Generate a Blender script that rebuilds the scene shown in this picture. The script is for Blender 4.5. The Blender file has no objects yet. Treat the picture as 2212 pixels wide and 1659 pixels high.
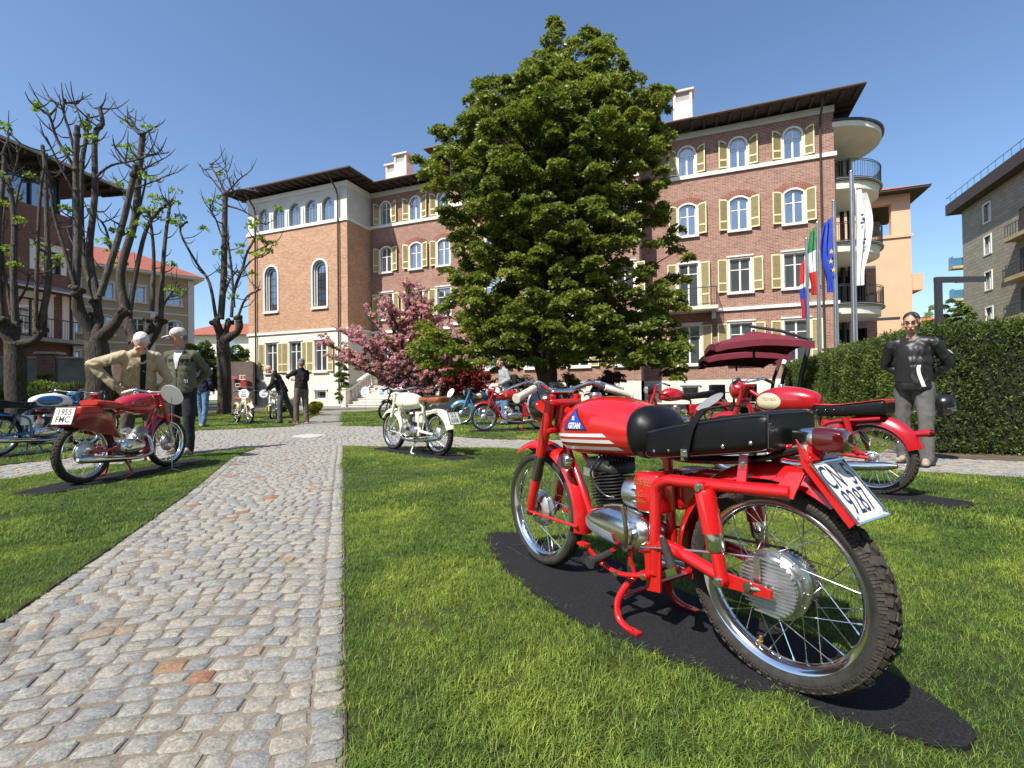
import bpy, math, random
import numpy as np
from mathutils import Vector, Matrix
random.seed(7); RNG = np.random.default_rng(7)
C = bpy.context.scene
COL = C.collection
# ---------------------------------------------------------------- camera, sky, sun, exposure
CAM_H, PITCH, ROLL, FPX = 0.87, 0.013, 0.0127, 1050.0
cd = bpy.data.cameras.new('camera'); cam = bpy.data.objects.new('camera', cd); COL.objects.link(cam)
cd.sensor_width = 36; cd.lens = 36*FPX/2212; cd.clip_start = 0.05; cd.clip_end = 1500
cam.matrix_world = Matrix.Translation((0, 0, CAM_H)) @ Matrix.Rotation(math.pi/2+PITCH, 4, 'X') @ Matrix.Rotation(-ROLL, 4, 'Z')
C.camera = cam
SUN_EL = math.radians(51); SUN_H = Vector((0.665, 0.747, 0)).normalized()   # the way the light travels over the ground
w = bpy.data.worlds.new('World'); C.world = w; w.use_nodes = True
nt = w.node_tree; bg = nt.nodes['Background']
sky = nt.nodes.new('ShaderNodeTexSky'); sky.sky_type = 'NISHITA'; sky.sun_disc = False
sky.sun_elevation = SUN_EL; sky.sun_rotation = math.atan2(-SUN_H.x, -SUN_H.y) % (2*math.pi)
sky.altitude = 200; sky.air_density = 1.0; sky.dust_density = 1.0; sky.ozone_density = 3.2
hs = nt.nodes.new('ShaderNodeHueSaturation'); hs.inputs['Saturation'].default_value = 1.04; nt.links.new(sky.outputs[0], hs.inputs['Color']); nt.links.new(hs.outputs[0], bg.inputs[0]); bg.inputs[1].default_value = 0.135
sl = bpy.data.lights.new('sun', 'SUN'); sl.energy = 5.0; sl.angle = math.radians(0.5); sl.color = (1.0, 0.95, 0.87)
so = bpy.data.objects.new('sun', sl); COL.objects.link(so)
so.rotation_euler = Vector((SUN_H.x*math.cos(SUN_EL), SUN_H.y*math.cos(SUN_EL), -math.sin(SUN_EL))).to_track_quat('-Z', 'Y').to_euler()
so.location = (-20, -25, 40)
C.view_settings.view_transform = 'Standard'; C.view_settings.look = 'None'; C.view_settings.exposure = 0.55; C.view_settings.gamma = 1.0
C.view_settings.use_curve_mapping = False

# ---------------------------------------------------------------- where a point of the photograph lies on the ground
_f = Vector((0, math.cos(PITCH), math.sin(PITCH))); _u = Vector((0, -math.sin(PITCH), math.cos(PITCH)))
_rt = Vector((1, 0, 0))*math.cos(ROLL) - _u*math.sin(ROLL); _up = Vector((1, 0, 0))*math.sin(ROLL) + _u*math.cos(ROLL)
def ray(px, py): return _f + _rt*((px-1106)/FPX) + _up*((829.5-py)/FPX)
def G(px, py):
    r = ray(px, py); t = -CAM_H/r.z
    return (r.x*t, r.y*t)
def AT(px, py, Y):
    r = ray(px, py); t = Y/r.y
    return Vector((r.x*t, Y, CAM_H+r.z*t))

# ---------------------------------------------------------------- mesh helpers
class MB:
    def __init__(s): s.v = []; s.f = []; s.m = []
    def add(s, vs, fs, mi=0):
        o = len(s.v); s.v.extend([tuple(v) for v in vs]); s.f.extend([tuple(i+o for i in f) for f in fs]); s.m.extend([mi]*len(fs))
        return s
    def box(s, c, d, rot=None, mi=0):
        x, y, z = d[0]/2, d[1]/2, d[2]/2
        vs = [Vector(p) for p in ((-x,-y,-z),(x,-y,-z),(x,y,-z),(-x,y,-z),(-x,-y,z),(x,-y,z),(x,y,z),(-x,y,z))]
        if rot is not None: vs = [rot @ v for v in vs]
        c = Vector(c)
        return s.add([v+c for v in vs], [(0,3,2,1),(4,5,6,7),(0,1,5,4),(1,2,6,5),(2,3,7,6),(3,0,4,7)], mi)
    def b2(s, a, b, mi=0): return s.box([(a[i]+b[i])/2 for i in range(3)], [abs(b[i]-a[i]) for i in range(3)], None, mi)
    def bev(s, c, d, r=0.01, rot=None, mi=0, e=5.0, n=20):
        # rounded box: superellipse loft in z
        cx, cy, cz = c; R = rot or Matrix.Identity(3); rings = []
        for q, zz in ((r, -1), (r*.3, -1+r*.35/d[2]*2), (0, -1+2*r/d[2]), (0, 1-2*r/d[2]), (r*.3, 1-r*.35/d[2]*2), (r, 1)):
            ring = []
            for k in range(n):
                a = 2*math.pi*(k+.5)/n; ca, sa = math.cos(a), math.sin(a)
                ring.append(Vector((math.copysign(abs(ca)**(2/e), ca)*(d[0]/2-q), math.copysign(abs(sa)**(2/e), sa)*(d[1]/2-q), zz*d[2]/2)))
            rings.append([R @ p + Vector(c) for p in ring])
        return s.loft(rings, mi)
    def loft(s, rings, mi=0, closed=True, caps=True):
        n = len(rings[0]); vs = [p for r in rings for p in r]; fs = []
        for i in range(len(rings)-1):
            for k in range(n if closed else n-1):
                a = i*n+k; b = i*n+(k+1) % n
                fs.append((a, b, b+n, a+n))
        if caps and closed: fs.append(tuple(range(n-1, -1, -1))); fs.append(tuple((len(rings)-1)*n+k for k in range(n)))
        return s.add(vs, fs, mi)
    def tube(s, pts, r, seg=8, mi=0, sm=0, flat=None):
        pts = [Vector(p) for p in pts]
        if sm: pts, r = smooth(pts, r, sm)
        if not hasattr(r, '__len__'): r = [r]*len(pts)
        rings = []; t0 = (pts[1]-pts[0]).normalized()
        up = Vector((0, 0, 1)) if abs(t0.z) < .9 else Vector((1, 0, 0))
        nrm = t0.cross(up).normalized()
        for i, p in enumerate(pts):
            t = ((pts[min(i+1, len(pts)-1)]-pts[max(i-1, 0)])).normalized()
            nrm = (nrm - t*nrm.dot(t)).normalized(); bn = t.cross(nrm)
            k2 = flat or 1.0
            rings.append([p + nrm*math.cos(2*math.pi*k/seg)*r[i] + bn*math.sin(2*math.pi*k/seg)*r[i]*k2 for k in range(seg)])
        return s.loft(rings, mi)
    def cyl(s, a, b, r, seg=12, mi=0): return s.tube([a, b], r, seg, mi)
    def lathe(s, prof, o, ax=(0, 1, 0), seg=32, mi=0, a0=0, a1=None, loop=False):
        ax = Vector(ax).normalized(); o = Vector(o)
        e1 = ax.orthogonal().normalized(); e2 = ax.cross(e1); n = seg if a1 is None else seg+1
        vs = []; fs = []
        for k in range(n):
            a = 2*math.pi*k/seg if a1 is None else a0+(a1-a0)*k/seg
            d = e1*math.cos(a)+e2*math.sin(a)
            for (r, h) in prof: vs.append(o+d*r+ax*h)
        m = len(prof)
        for k in range(seg):
            b = (k+1) % n
            for j in range(m if loop else m-1):
                j2 = (j+1) % m
                fs.append((k*m+j, b*m+j, b*m+j2, k*m+j2))
        return s.add(vs, fs, mi)
    def ell(s, c, r, rot=None, nu=16, nv=10, mi=0):
        c = Vector(c); vs = []; fs = []
        for j in range(nv+1):
            th = math.pi*j/nv
            for k in range(nu):
                a = 2*math.pi*k/nu
                p = Vector((r[0]*math.sin(th)*math.cos(a), r[1]*math.sin(th)*math.sin(a), r[2]*math.cos(th)))
                vs.append((rot @ p if rot else p)+c)
        for j in range(nv):
            for k in range(nu):
                a = j*nu+k; b = j*nu+(k+1) % nu
                fs.append((a, a+nu, b+nu, b))
        return s.add(vs, fs, mi)
    def prism(s, poly, z0, z1, mi=0):   # poly: list of (x, y), counter-clockwise
        n = len(poly); vs = [(x, y, z0) for x, y in poly]+[(x, y, z1) for x, y in poly]
        return s.add(vs, [tuple(range(n-1, -1, -1)), tuple(range(n, 2*n))]+[(k, (k+1) % n, n+(k+1) % n, n+k) for k in range(n)], mi)
    def slab(s, outline, off, mi=0):    # outline: 3D points, pushed along off
        off = Vector(off); n = len(outline); vs = [Vector(p) for p in outline]+[Vector(p)+off for p in outline]
        return s.add(vs, [tuple(range(n-1, -1, -1)), tuple(range(n, 2*n))]+[(k, (k+1) % n, n+(k+1) % n, n+k) for k in range(n)], mi)
    def build(s, name, mat, parent=None, sm=40, **props):
        me = bpy.data.meshes.new(name); me.from_pydata(s.v, [], s.f)
        for m in (mat if isinstance(mat, (list, tuple)) else [mat]): me.materials.append(m)
        if any(s.m): me.polygons.foreach_set('material_index', s.m)
        if sm:
            me.polygons.foreach_set('use_smooth', [True]*len(s.f)); me.set_sharp_from_angle(angle=math.radians(sm))
        me.update()
        return link(name, me, parent, **props)
def link(name, me, parent=None, **props):
    o = bpy.data.objects.new(name, me); COL.objects.link(o)
    if parent is not None: o.parent = parent
    for k, v in props.items(): o[k] = v
    return o
def smooth(pts, r, n):
    out = []; ro = []; L = len(pts)
    for i in range(L-1):
        p0, p1, p2, p3 = pts[max(i-1, 0)], pts[i], pts[i+1], pts[min(i+2, L-1)]
        for k in range(n):
            t = k/n
            out.append(.5*((2*p1)+(p2-p0)*t+(2*p0-5*p1+4*p2-p3)*t*t+(3*p1-p0-3*p2+p3)*t**3))
            if hasattr(r, '__len__'): ro.append(r[i]*(1-t)+r[i+1]*t)
    out.append(pts[-1])
    if hasattr(r, '__len__'): ro.append(r[-1]); return out, ro
    return out, r
def thing(name, label, cat, loc=(0, 0, 0), rz=0.0, group=None):
    o = bpy.data.objects.new(name, None); COL.objects.link(o); o.location = loc; o.rotation_euler = (0, 0, rz)
    o['label'] = label; o['category'] = cat; o.empty_display_size = .2
    if group: o['group'] = group
    return o
def tag(o, label, cat, group=None):
    o['label'] = label; o['category'] = cat
    if group: o['group'] = group
    return o
def copy_tree(o, parent=None):
    c = o.copy(); COL.objects.link(c)
    if parent is not None: c.parent = parent
    for ch in list(o.children): copy_tree(ch, c)
    return c
def quadmesh(name, V, mats, parent=None, mi=None, tint=None, sm=True, **props):
    # V: (N, k, 3) numpy array of k-gons
    N, k, _ = V.shape; me = bpy.data.meshes.new(name)
    me.vertices.add(N*k); me.vertices.foreach_set('co', V.reshape(-1).astype(np.float32))
    me.loops.add(N*k); me.loops.foreach_set('vertex_index', np.arange(N*k, dtype=np.int32))
    me.polygons.add(N); me.polygons.foreach_set('loop_start', (np.arange(N)*k).astype(np.int32))
    try: me.polygons.foreach_set('loop_total', np.full(N, k, dtype=np.int32))
    except Exception: pass
    for m in mats: me.materials.append(m)
    if mi is not None: me.polygons.foreach_set('material_index', mi.astype(np.int32))
    if tint is not None:
        a = me.attributes.new('tint', 'FLOAT', 'FACE'); a.data.foreach_set('value', tint.astype(np.float32))
    me.update(calc_edges=True)
    return link(name, me, parent, **props)

# ---------------------------------------------------------------- materials
def newmat(name):
    m = bpy.data.materials.new(name); m.use_nodes = True
    return m, m.node_tree, m.node_tree.nodes['Principled BSDF']
def ramp(nt, fac, stops):
    r = nt.nodes.new('ShaderNodeValToRGB'); cr = r.color_ramp
    while len(cr.elements) < len(stops): cr.elements.new(.5)
    for e, (p, c) in zip(cr.elements, stops): e.position = p; e.color = (*c, 1)
    nt.links.new(fac, r.inputs[0]); return r.outputs[0]
def noise_node(nt, scale, detail=4, vec=None, rough=.5, dist=0):
    n = nt.nodes.new('ShaderNodeTexNoise'); n.inputs['Scale'].default_value = scale; n.inputs['Detail'].default_value = detail
    n.inputs['Roughness'].default_value = rough; n.inputs['Distortion'].default_value = dist
    if vec is not None: nt.links.new(vec, n.inputs['Vector'])
    return n.outputs['Fac']
def objco(nt):
    t = nt.nodes.new('ShaderNodeTexCoord'); return t.outputs['Object']
def bump(nt, b, h, strength=.3, dist=.01):
    n = nt.nodes.new('ShaderNodeBump'); n.inputs['Strength'].default_value = strength; n.inputs['Distance'].default_value = dist
    nt.links.new(h, n.inputs['Height']); nt.links.new(n.outputs[0], b.inputs['Normal'])
def mixc(nt, fac, a, b, mode='MIX'):
    n = nt.nodes.new('ShaderNodeMix'); n.data_type = 'RGBA'; n.blend_type = mode
    for sock, val in ((n.inputs[0], fac), (n.inputs[6], a), (n.inputs[7], b)):
        if hasattr(val, 'is_linked') or hasattr(val, 'links'): nt.links.new(val, sock)
        elif isinstance(val, (int, float)): sock.default_value = val
        else: sock.default_value = (*val, 1)
    return n.outputs[2]
_cache = {}
def mat(name, col, rough=.5, metal=0.0, coat=0.0, var=.12, scale=9.0, bmp=0.0, bscale=60.0, spec=.5, wear=0.0, rvar=.08):
    """plain surface with a little colour drift, roughness drift and fine relief"""
    key = name
    if key in _cache: return _cache[key]
    m, nt, b = newmat(name); vec = objco(nt)
    n1 = noise_node(nt, scale, 5, vec)
    dark = tuple(c*(1-var) for c in col); lite = tuple(min(1, c*(1+var)) for c in col)
    cc = ramp(nt, n1, [(.3, dark), (.7, lite)])
    if wear:
        n2 = noise_node(nt, scale*4, 6, vec, .7)
        cc = mixc(nt, ramp(nt, n2, [(.58, (0, 0, 0)), (.72, (wear, wear, wear))]), cc, tuple(c*.35+.06 for c in col))
    nt.links.new(cc, b.inputs['Base Color'])
    r = nt.nodes.new('ShaderNodeMapRange'); nt.links.new(noise_node(nt, scale*3, 3, vec), r.inputs[0])
    r.inputs['To Min'].default_value = max(.02, rough-rvar); r.inputs['To Max'].default_value = min(1, rough+rvar)
    nt.links.new(r.outputs[0], b.inputs['Roughness'])
    b.inputs['Metallic'].default_value = metal; b.inputs['Coat Weight'].default_value = coat; b.inputs['Coat Roughness'].default_value = .06
    b.inputs['Specular IOR Level'].default_value = spec
    if bmp: bump(nt, b, noise_node(nt, bscale, 6, vec, .6), bmp, .004)
    _cache[key] = m; return m
def brick_mat(name, c1, c2, mortar, bw=.26, bh=.075, blotch=.35, mort=.011, dark=None):
    m, nt, b = newmat(name); vec = objco(nt)
    sx = nt.nodes.new('ShaderNodeSeparateXYZ'); nt.links.new(vec, sx.inputs[0])
    ad = nt.nodes.new('ShaderNodeMath'); ad.operation = 'ADD'; nt.links.new(sx.outputs[0], ad.inputs[0]); nt.links.new(sx.outputs[1], ad.inputs[1])
    cb = nt.nodes.new('ShaderNodeCombineXYZ'); nt.links.new(ad.outputs[0], cb.inputs[0]); nt.links.new(sx.outputs[2], cb.inputs[1])
    br = nt.nodes.new('ShaderNodeTexBrick'); nt.links.new(cb.outputs[0], br.inputs['Vector'])
    br.inputs['Scale'].default_value = 1; br.inputs['Brick Width'].default_value = bw; br.inputs['Row Height'].default_value = bh
    br.inputs['Mortar Size'].default_value = mort; br.inputs['Mortar Smooth'].default_value = .3; br.inputs['Bias'].default_value = 0
    br.inputs['Color1'].default_value = (*c1, 1); br.inputs['Color2'].default_value = (*c2, 1); br.inputs['Mortar'].default_value = (*mortar, 1)
    n = noise_node(nt, 1.1, 6, cb.outputs[0], .6); n2 = noise_node(nt, 7, 5, cb.outputs[0], .7)
    v = ramp(nt, n, [(.25, (1-blotch,)*3), (.5, (1, 1, 1)), (.8, (1+blotch*.5,)*3)])
    v2 = ramp(nt, n2, [(.3, (.78, .78, .8)), (.7, (1.18, 1.15, 1.1))])
    cc = mixc(nt, 1.0, mixc(nt, 1.0, br.outputs[0], v, 'MULTIPLY'), v2, 'MULTIPLY')
    nt.links.new(cc, b.inputs['Base Color']); b.inputs['Roughness'].default_value = .9
    inv = nt.nodes.new('ShaderNodeMath'); inv.operation = 'SUBTRACT'; inv.inputs[0].default_value = 1; nt.links.new(br.outputs['Fac'], inv.inputs[1])
    bump(nt, b, inv.outputs[0], .7, .012)
    return m
def leaf_mat(name, c1, c2, c3, trans=.35, rough=.5, scale=.9, spec=.4):
    m, nt, b = newmat(name)
    g = nt.nodes.new('ShaderNodeNewGeometry'); a = nt.nodes.new('ShaderNodeAttribute'); a.attribute_name = 'tint'
    cc = ramp(nt, a.outputs['Fac'], [(0, c1), (.5, c2), (1, c3)])
    n = noise_node(nt, scale, 3, g.outputs['Position'])
    cc = mixc(nt, 1.0, cc, ramp(nt, n, [(.3, (.8, .82, .8)), (.7, (1.2, 1.15, 1.1))]), 'MULTIPLY')
    nt.links.new(cc, b.inputs['Base Color']); b.inputs['Roughness'].default_value = rough; b.inputs['Specular IOR Level'].default_value = spec
    t = nt.nodes.new('ShaderNodeBsdfTranslucent'); nt.links.new(mixc(nt, 1.0, cc, (1.3, 1.35, .6), 'MULTIPLY'), t.inputs[0])
    mx = nt.nodes.new('ShaderNodeMixShader'); mx.inputs[0].default_value = trans
    nt.links.new(b.outputs[0], mx.inputs[1]); nt.links.new(t.outputs[0], mx.inputs[2])
    nt.links.new(mx.outputs[0], nt.nodes['Material Output'].inputs[0])
    return m

M = {}
M['red'] = mat('red_paint', (.50, .008, .010), .25, 0, .9, .10, 5)
M['crimson'] = mat('crimson_paint', (.38, .006, .014), .25, 0, .8, .06, 3)
M['ivory'] = mat('ivory_paint', (.78, .75, .60), .3, 0, .6, .05, 3)
M['white'] = mat('white_enamel', (.80, .80, .76), .35, 0, .3, .04, 3)
M['cream'] = mat('cream_enamel', (.70, .62, .42), .35, 0, .5, .05, 3)
M['blue'] = mat('blue_paint', (.02, .13, .33), .25, 0, .8, .08, 3)
M['steelblue'] = mat('steel_blue_paint', (.07, .20, .33), .3, 0, .7, .08, 3)
M['navy'] = mat('dark_blue_paint', (.015, .025, .07), .25, 0, .8, .1, 3)
M['chrome'] = mat('chrome', (.78, .78, .78), .12, 1, 0, .05, 12, rvar=.06)
M['steel'] = mat('brushed_steel', (.55, .55, .53), .3, 1, 0, .12, 30)
M['alloy'] = mat('cast_alloy', (.56, .56, .55), .36, .85, 0, .15, 20, .15, 160)
M['darkmetal'] = mat('dark_metal', (.09, .09, .09), .45, .6, 0, .2, 20, .2, 120)
M['iron'] = mat('black_iron_fins', (.03, .03, .03), .5, .3, 0, .2, 30)
M['rubber'] = mat('tyre_rubber', (.030, .028, .025), .78, 0, 0, .3, 40, .25, 200, .3)
M['rubberworn'] = mat('dusty_tread_rubber', (.055, .047, .038), .85, 0, 0, .35, 60, .4, 220, .3)
M['leather'] = mat('black_seat_leather', (.005, .005, .006), .40, 0, 0, .25, 12, .2, 200, .3)
M['tan'] = mat('tan_seat_leather', (.26, .075, .022), .45, 0, 0, .2, 12, .15, 200)
M['redseat'] = mat('red_seat_vinyl', (.42, .03, .015), .4, 0, 0, .15, 12, .1, 200)
M['black'] = mat('black_enamel', (.012, .012, .014), .25, 0, .6, .1, 6)
M['grip'] = mat('ivory_rubber_grip', (.62, .57, .47), .55, 0, 0, .1, 40, .2, 200)
M['lens'] = mat('red_tail_lens', (.07, .001, .002), .1, 0, 1.0, .15, 30)
M['glass'] = mat('headlamp_glass', (.55, .57, .56), .08, .6, .5, .1, 60)
M['platewhite'] = mat('number_plate_white', (.74, .72, .64), .45, 0, .1, .07, 30)
M['plateink'] = mat('number_plate_ink', (.012, .025, .10), .5, 0, 0, .05, 9)
M['ink'] = mat('black_ink', (.015, .015, .015), .6, 0, 0, .05, 9)
M['gold'] = mat('gold_transfer', (.36, .20, .03), .4, .3, 0, .1, 20)
M['badgeblue'] = mat('badge_blue', (.03, .07, .45), .3, 0, .5, .05, 9)
M['disc'] = mat('white_number_disc', (.82, .82, .82), .4, 0, .1, .03, 9)
M['felt'] = mat('black_felt_mat', (.016, .016, .018), .95, 0, 0, .5, 160, .6, 500, .2)
M['brick'] = brick_mat('red_brown_brick', (.37, .185, .135), (.235, .105, .078), (.46, .36, .29), blotch=.16)
M['brickarch'] = mat('arch_brick', (.27, .10, .07), .9, 0, 0, .25, 14, .3, 80)
M['brickorange'] = brick_mat('orange_brick', (.58, .335, .20), (.42, .21, .12), (.50, .38, .26), blotch=.16)
M['brickleft'] = brick_mat('old_red_brick', (.24, .105, .075), (.17, .075, .055), (.22, .17, .14), blotch=.2)
M['bricktan'] = brick_mat('tan_brick', (.36, .26, .15), (.30, .21, .12), (.33, .27, .19), blotch=.12)
M['stucco'] = mat('cream_render', (.72, .67, .56), .9, 0, 0, .06, 1.5, .3, 60)
M['stuccogrey'] = mat('grey_cream_render', (.62, .60, .53), .92, 0, 0, .08, 1.2, .5, 45)
M['orange'] = mat('apricot_render', (.70, .41, .26), .92, 0, 0, .06, .8, .2, 40)
M['beige'] = mat('ochre_render', (.50, .40, .24), .92, 0, 0, .08, .8, .2, 40)
M['concrete'] = mat('grey_concrete', (.34, .33, .31), .9, 0, 0, .12, 2, .3, 50)
M['oldwall'] = mat('weathered_wall_render', (.20, .185, .155), .95, 0, 0, .35, 1.3, .6, 30, wear=.5)
M['brownwall'] = mat('brown_rough_render', (.17, .125, .105), .95, 0, 0, .15, 3, .5, 40)
M['trim'] = mat('white_window_trim', (.78, .76, .70), .7, 0, 0, .04, 3)
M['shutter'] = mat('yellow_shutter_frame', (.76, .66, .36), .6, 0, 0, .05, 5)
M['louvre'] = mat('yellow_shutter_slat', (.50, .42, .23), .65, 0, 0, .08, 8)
M['eave'] = mat('dark_brown_eave_wood', (.055, .036, .028), .7, 0, 0, .3, 6)
M['pipe'] = mat('brown_downpipe', (.075, .05, .042), .5, .3, 0, .15, 4)
M['tile'] = mat('terracotta_tile', (.42, .13, .07), .85, 0, 0, .25, 3, .5, 20)
M['railing'] = mat('dark_grey_railing', (.05, .055, .06), .5, .5, 0, .1, 9)
M['darkroom'] = mat('dark_room', (.03, .03, .03), .9)
M['curtain'] = mat('pale_curtain', (.45, .48, .44), .9)
M['pole'] = mat('brushed_flag_pole', (.50, .50, .50), .3, .9, 0, .1, 2)
M['lamp'] = mat('anthracite_lamp_post', (.05, .052, .055), .5, .3, 0, .1, 4)
M['bark'] = mat('dark_tree_bark', (.075, .058, .044), .95, 0, 0, .45, 5, 1.0, 28, .2)
M['barkgrey'] = mat('grey_branch_bark', (.15, .125, .10), .95, 0, 0, .45, 6, .8, 30, .2)
M['cut'] = mat('sawn_wood', (.48, .36, .22), .8, 0, 0, .2, 20)
M['soil'] = mat('garden_soil', (.10, .075, .05), .98, 0, 0, .4, 6, .8, 60)
M['stone'] = mat('white_stone_steps', (.66, .62, .53), .85, 0, 0, .08, 2, .2, 50)
M['parasol'] = mat('burgundy_canvas', (.15, .012, .028), .8, 0, 0, .1, 5)
M['skin'] = mat('skin', (.50, .27, .19), .55, 0, 0, .12, 30, .1, 120, .4)
M['skinpink'] = mat('fair_skin', (.60, .34, .27), .55, 0, 0, .12, 30, .1, 120, .4)
M['windowglass'] = mat('window_glass', (.30, .34, .38), .05, .85, 0, .1, .7, rvar=.03)
M['panel'] = mat('grey_aluminium', (.45, .46, .47), .45, .6, 0, .1, 5)
def cobble_mat():
    m, nt, b = newmat('granite_cobble'); a = nt.nodes.new('ShaderNodeAttribute'); a.attribute_name = 'tint'
    g = nt.nodes.new('ShaderNodeNewGeometry')
    cc = ramp(nt, a.outputs['Fac'], [(0, (.25, .255, .25)), (.25, (.29, .29, .275)), (.5, (.325, .315, .28)), (.72, (.365, .335, .28)), (.90, (.31, .29, .245)), (.96, (.31, .21, .12)), (1, (.31, .13, .08))])
    n = noise_node(nt, 60, 8, g.outputs['Position'], .75); n3 = noise_node(nt, 150, 6, g.outputs['Position'], .9)
    n2 = noise_node(nt, 14, 4, g.outputs['Position'], .6)
    cc = mixc(nt, 1.0, cc, ramp(nt, n, [(.34, (.55, .57, .60)), (.5, (.92, .92, .92)), (.66, (1.32, 1.28, 1.18))]), 'MULTIPLY')
    cc = mixc(nt, 1.0, cc, ramp(nt, n3, [(.38, (.55, .55, .58)), (.5, (.95, .95, .95)), (.62, (1.3, 1.28, 1.22))]), 'MULTIPLY')
    cc = mixc(nt, ramp(nt, n2, [(.55, (0, 0, 0)), (.75, (.45, .45, .45))]), cc, (.33, .30, .24))
    nt.links.new(cc, b.inputs['Base Color']); b.inputs['Roughness'].default_value = .8
    bump(nt, b, n, .8, .009); return m
M['cobble'] = cobble_mat()
def bed_mat():   # sand and grit joints, with a stone pattern of its own far off
    m, nt, b = newmat('paving_bed'); g = nt.nodes.new('ShaderNodeNewGeometry')
    n = noise_node(nt, 90, 6, g.outputs['Position'], .8); n2 = noise_node(nt, 2.5, 4, g.outputs['Position'])
    sand = mixc(nt, 1.0, ramp(nt, n, [(.3, (.12, .10, .075)), (.7, (.29, .245, .185))]), ramp(nt, n2, [(.3, (.8, .8, .8)), (.7, (1.1, 1.1, 1.1))]), 'MULTIPLY')
    mp = nt.nodes.new('ShaderNodeMapping'); mp.inputs['Rotation'].default_value = (0, 0, .34); nt.links.new(g.outputs['Position'], mp.inputs[0])
    br = nt.nodes.new('ShaderNodeTexBrick'); nt.links.new(mp.outputs[0], br.inputs['Vector']); br.inputs['Scale'].default_value = 1
    br.inputs['Brick Width'].default_value = .13; br.inputs['Row Height'].default_value = .1; br.inputs['Mortar Size'].default_value = .01
    br.inputs['Color1'].default_value = (.29, .275, .245, 1); br.inputs['Color2'].default_value = (.22, .215, .20, 1); br.inputs['Mortar'].default_value = (.17, .15, .12, 1)
    sy = nt.nodes.new('ShaderNodeSeparateXYZ'); nt.links.new(g.outputs['Position'], sy.inputs[0])
    mr = nt.nodes.new('ShaderNodeMath'); mr.operation = 'GREATER_THAN'; mr.inputs[1].default_value = 12.9; nt.links.new(sy.outputs[1], mr.inputs[0])
    far = mixc(nt, 1.0, br.outputs[0], ramp(nt, n, [(.3, (.75, .75, .75)), (.7, (1.15, 1.15, 1.1))]), 'MULTIPLY')
    nt.links.new(mixc(nt, mr.outputs[0], sand, far), b.inputs['Base Color']); b.inputs['Roughness'].default_value = .95
    bump(nt, b, n, .6, .006); return m
M['bed'] = bed_mat()
def turf_mat(name, blade):
    m, nt, b = newmat(name); g = nt.nodes.new('ShaderNodeNewGeometry')
    n = noise_node(nt, .9, 4, g.outputs['Position'], .6, .6); n2 = noise_node(nt, 5, 4, g.outputs['Position'], .7)
    if blade:
        cc = ramp(nt, n, [(.30, (.085, .150, .030)), (.45, (.12, .20, .036)), (.56, (.20, .285, .045)), (.66, (.31, .38, .07))])
        a = nt.nodes.new('ShaderNodeAttribute'); a.attribute_name = 'tint'
        cc = mixc(nt, 1.0, cc, ramp(nt, a.outputs['Fac'], [(0, (.5, .52, .5)), (.5, (1, 1, 1)), (.85, (1.6, 1.5, 1.5)), (1, (2.3, 1.9, 2.0))]), 'MULTIPLY')
        cc = mixc(nt, 1.0, cc, ramp(nt, n2, [(.3, (.75, .8, .8)), (.7, (1.25, 1.2, 1.1))]), 'MULTIPLY')
    else:
        n3 = noise_node(nt, 60, 6, g.outputs['Position'], .8)
        cc = ramp(nt, n, [(.30, (.05, .075, .018)), (.5, (.08, .11, .025)), (.72, (.15, .18, .035))])
        cc = mixc(nt, 1.0, cc, ramp(nt, n3, [(.3, (.5, .55, .5)), (.7, (1.4, 1.35, 1.2))]), 'MULTIPLY'); bump(nt, b, n3, 1.0, .03)
    nt.links.new(cc, b.inputs['Base Color']); b.inputs['Roughness'].default_value = .6; b.inputs['Specular IOR Level'].default_value = .35
    if blade:
        t = nt.nodes.new('ShaderNodeBsdfTranslucent'); nt.links.new(cc, t.inputs[0])
        mx = nt.nodes.new('ShaderNodeMixShader'); mx.inputs[0].default_value = .4
        nt.links.new(b.outputs[0], mx.inputs[1]); nt.links.new(t.outputs[0], mx.inputs[2]); nt.links.new(mx.outputs[0], nt.nodes['Material Output'].inputs[0])
    return m
M['turf'] = turf_mat('turf', False); M['blade'] = turf_mat('grass_blade', True)
M['leaf'] = leaf_mat('magnolia_leaf', (.078, .118, .017), (.158, .200, .032), (.28, .30, .055), .40, .42, .5)
M['yew'] = leaf_mat('yew_leaf', (.038, .066, .013), (.082, .122, .022), (.16, .20, .042), .22, .55, 1.5)
M['lime'] = leaf_mat('young_leaf', (.13, .23, .03), (.20, .32, .04), (.30, .40, .07), .45, .5, .5)
M['bush'] = leaf_mat('shrub_leaf', (.05, .09, .015), (.10, .155, .025), (.18, .24, .04), .25, .5, 1.0)
M['purple'] = leaf_mat('purple_leaf', (.045, .012, .022), (.085, .025, .035), (.14, .05, .05), .25, .5, 1.0)
M['maple'] = leaf_mat('red_maple_leaf', (.16, .018, .02), (.26, .03, .03), (.34, .07, .05), .35, .5, 1.0)
M['yellow'] = leaf_mat('yellow_green_leaf', (.22, .24, .02), (.38, .38, .04), (.50, .46, .06), .35, .5, 1.0)
M['pink'] = leaf_mat('redbud_blossom', (.50, .22, .42), (.68, .36, .58), (.80, .54, .70), .45, .6, 1.2)
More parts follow.
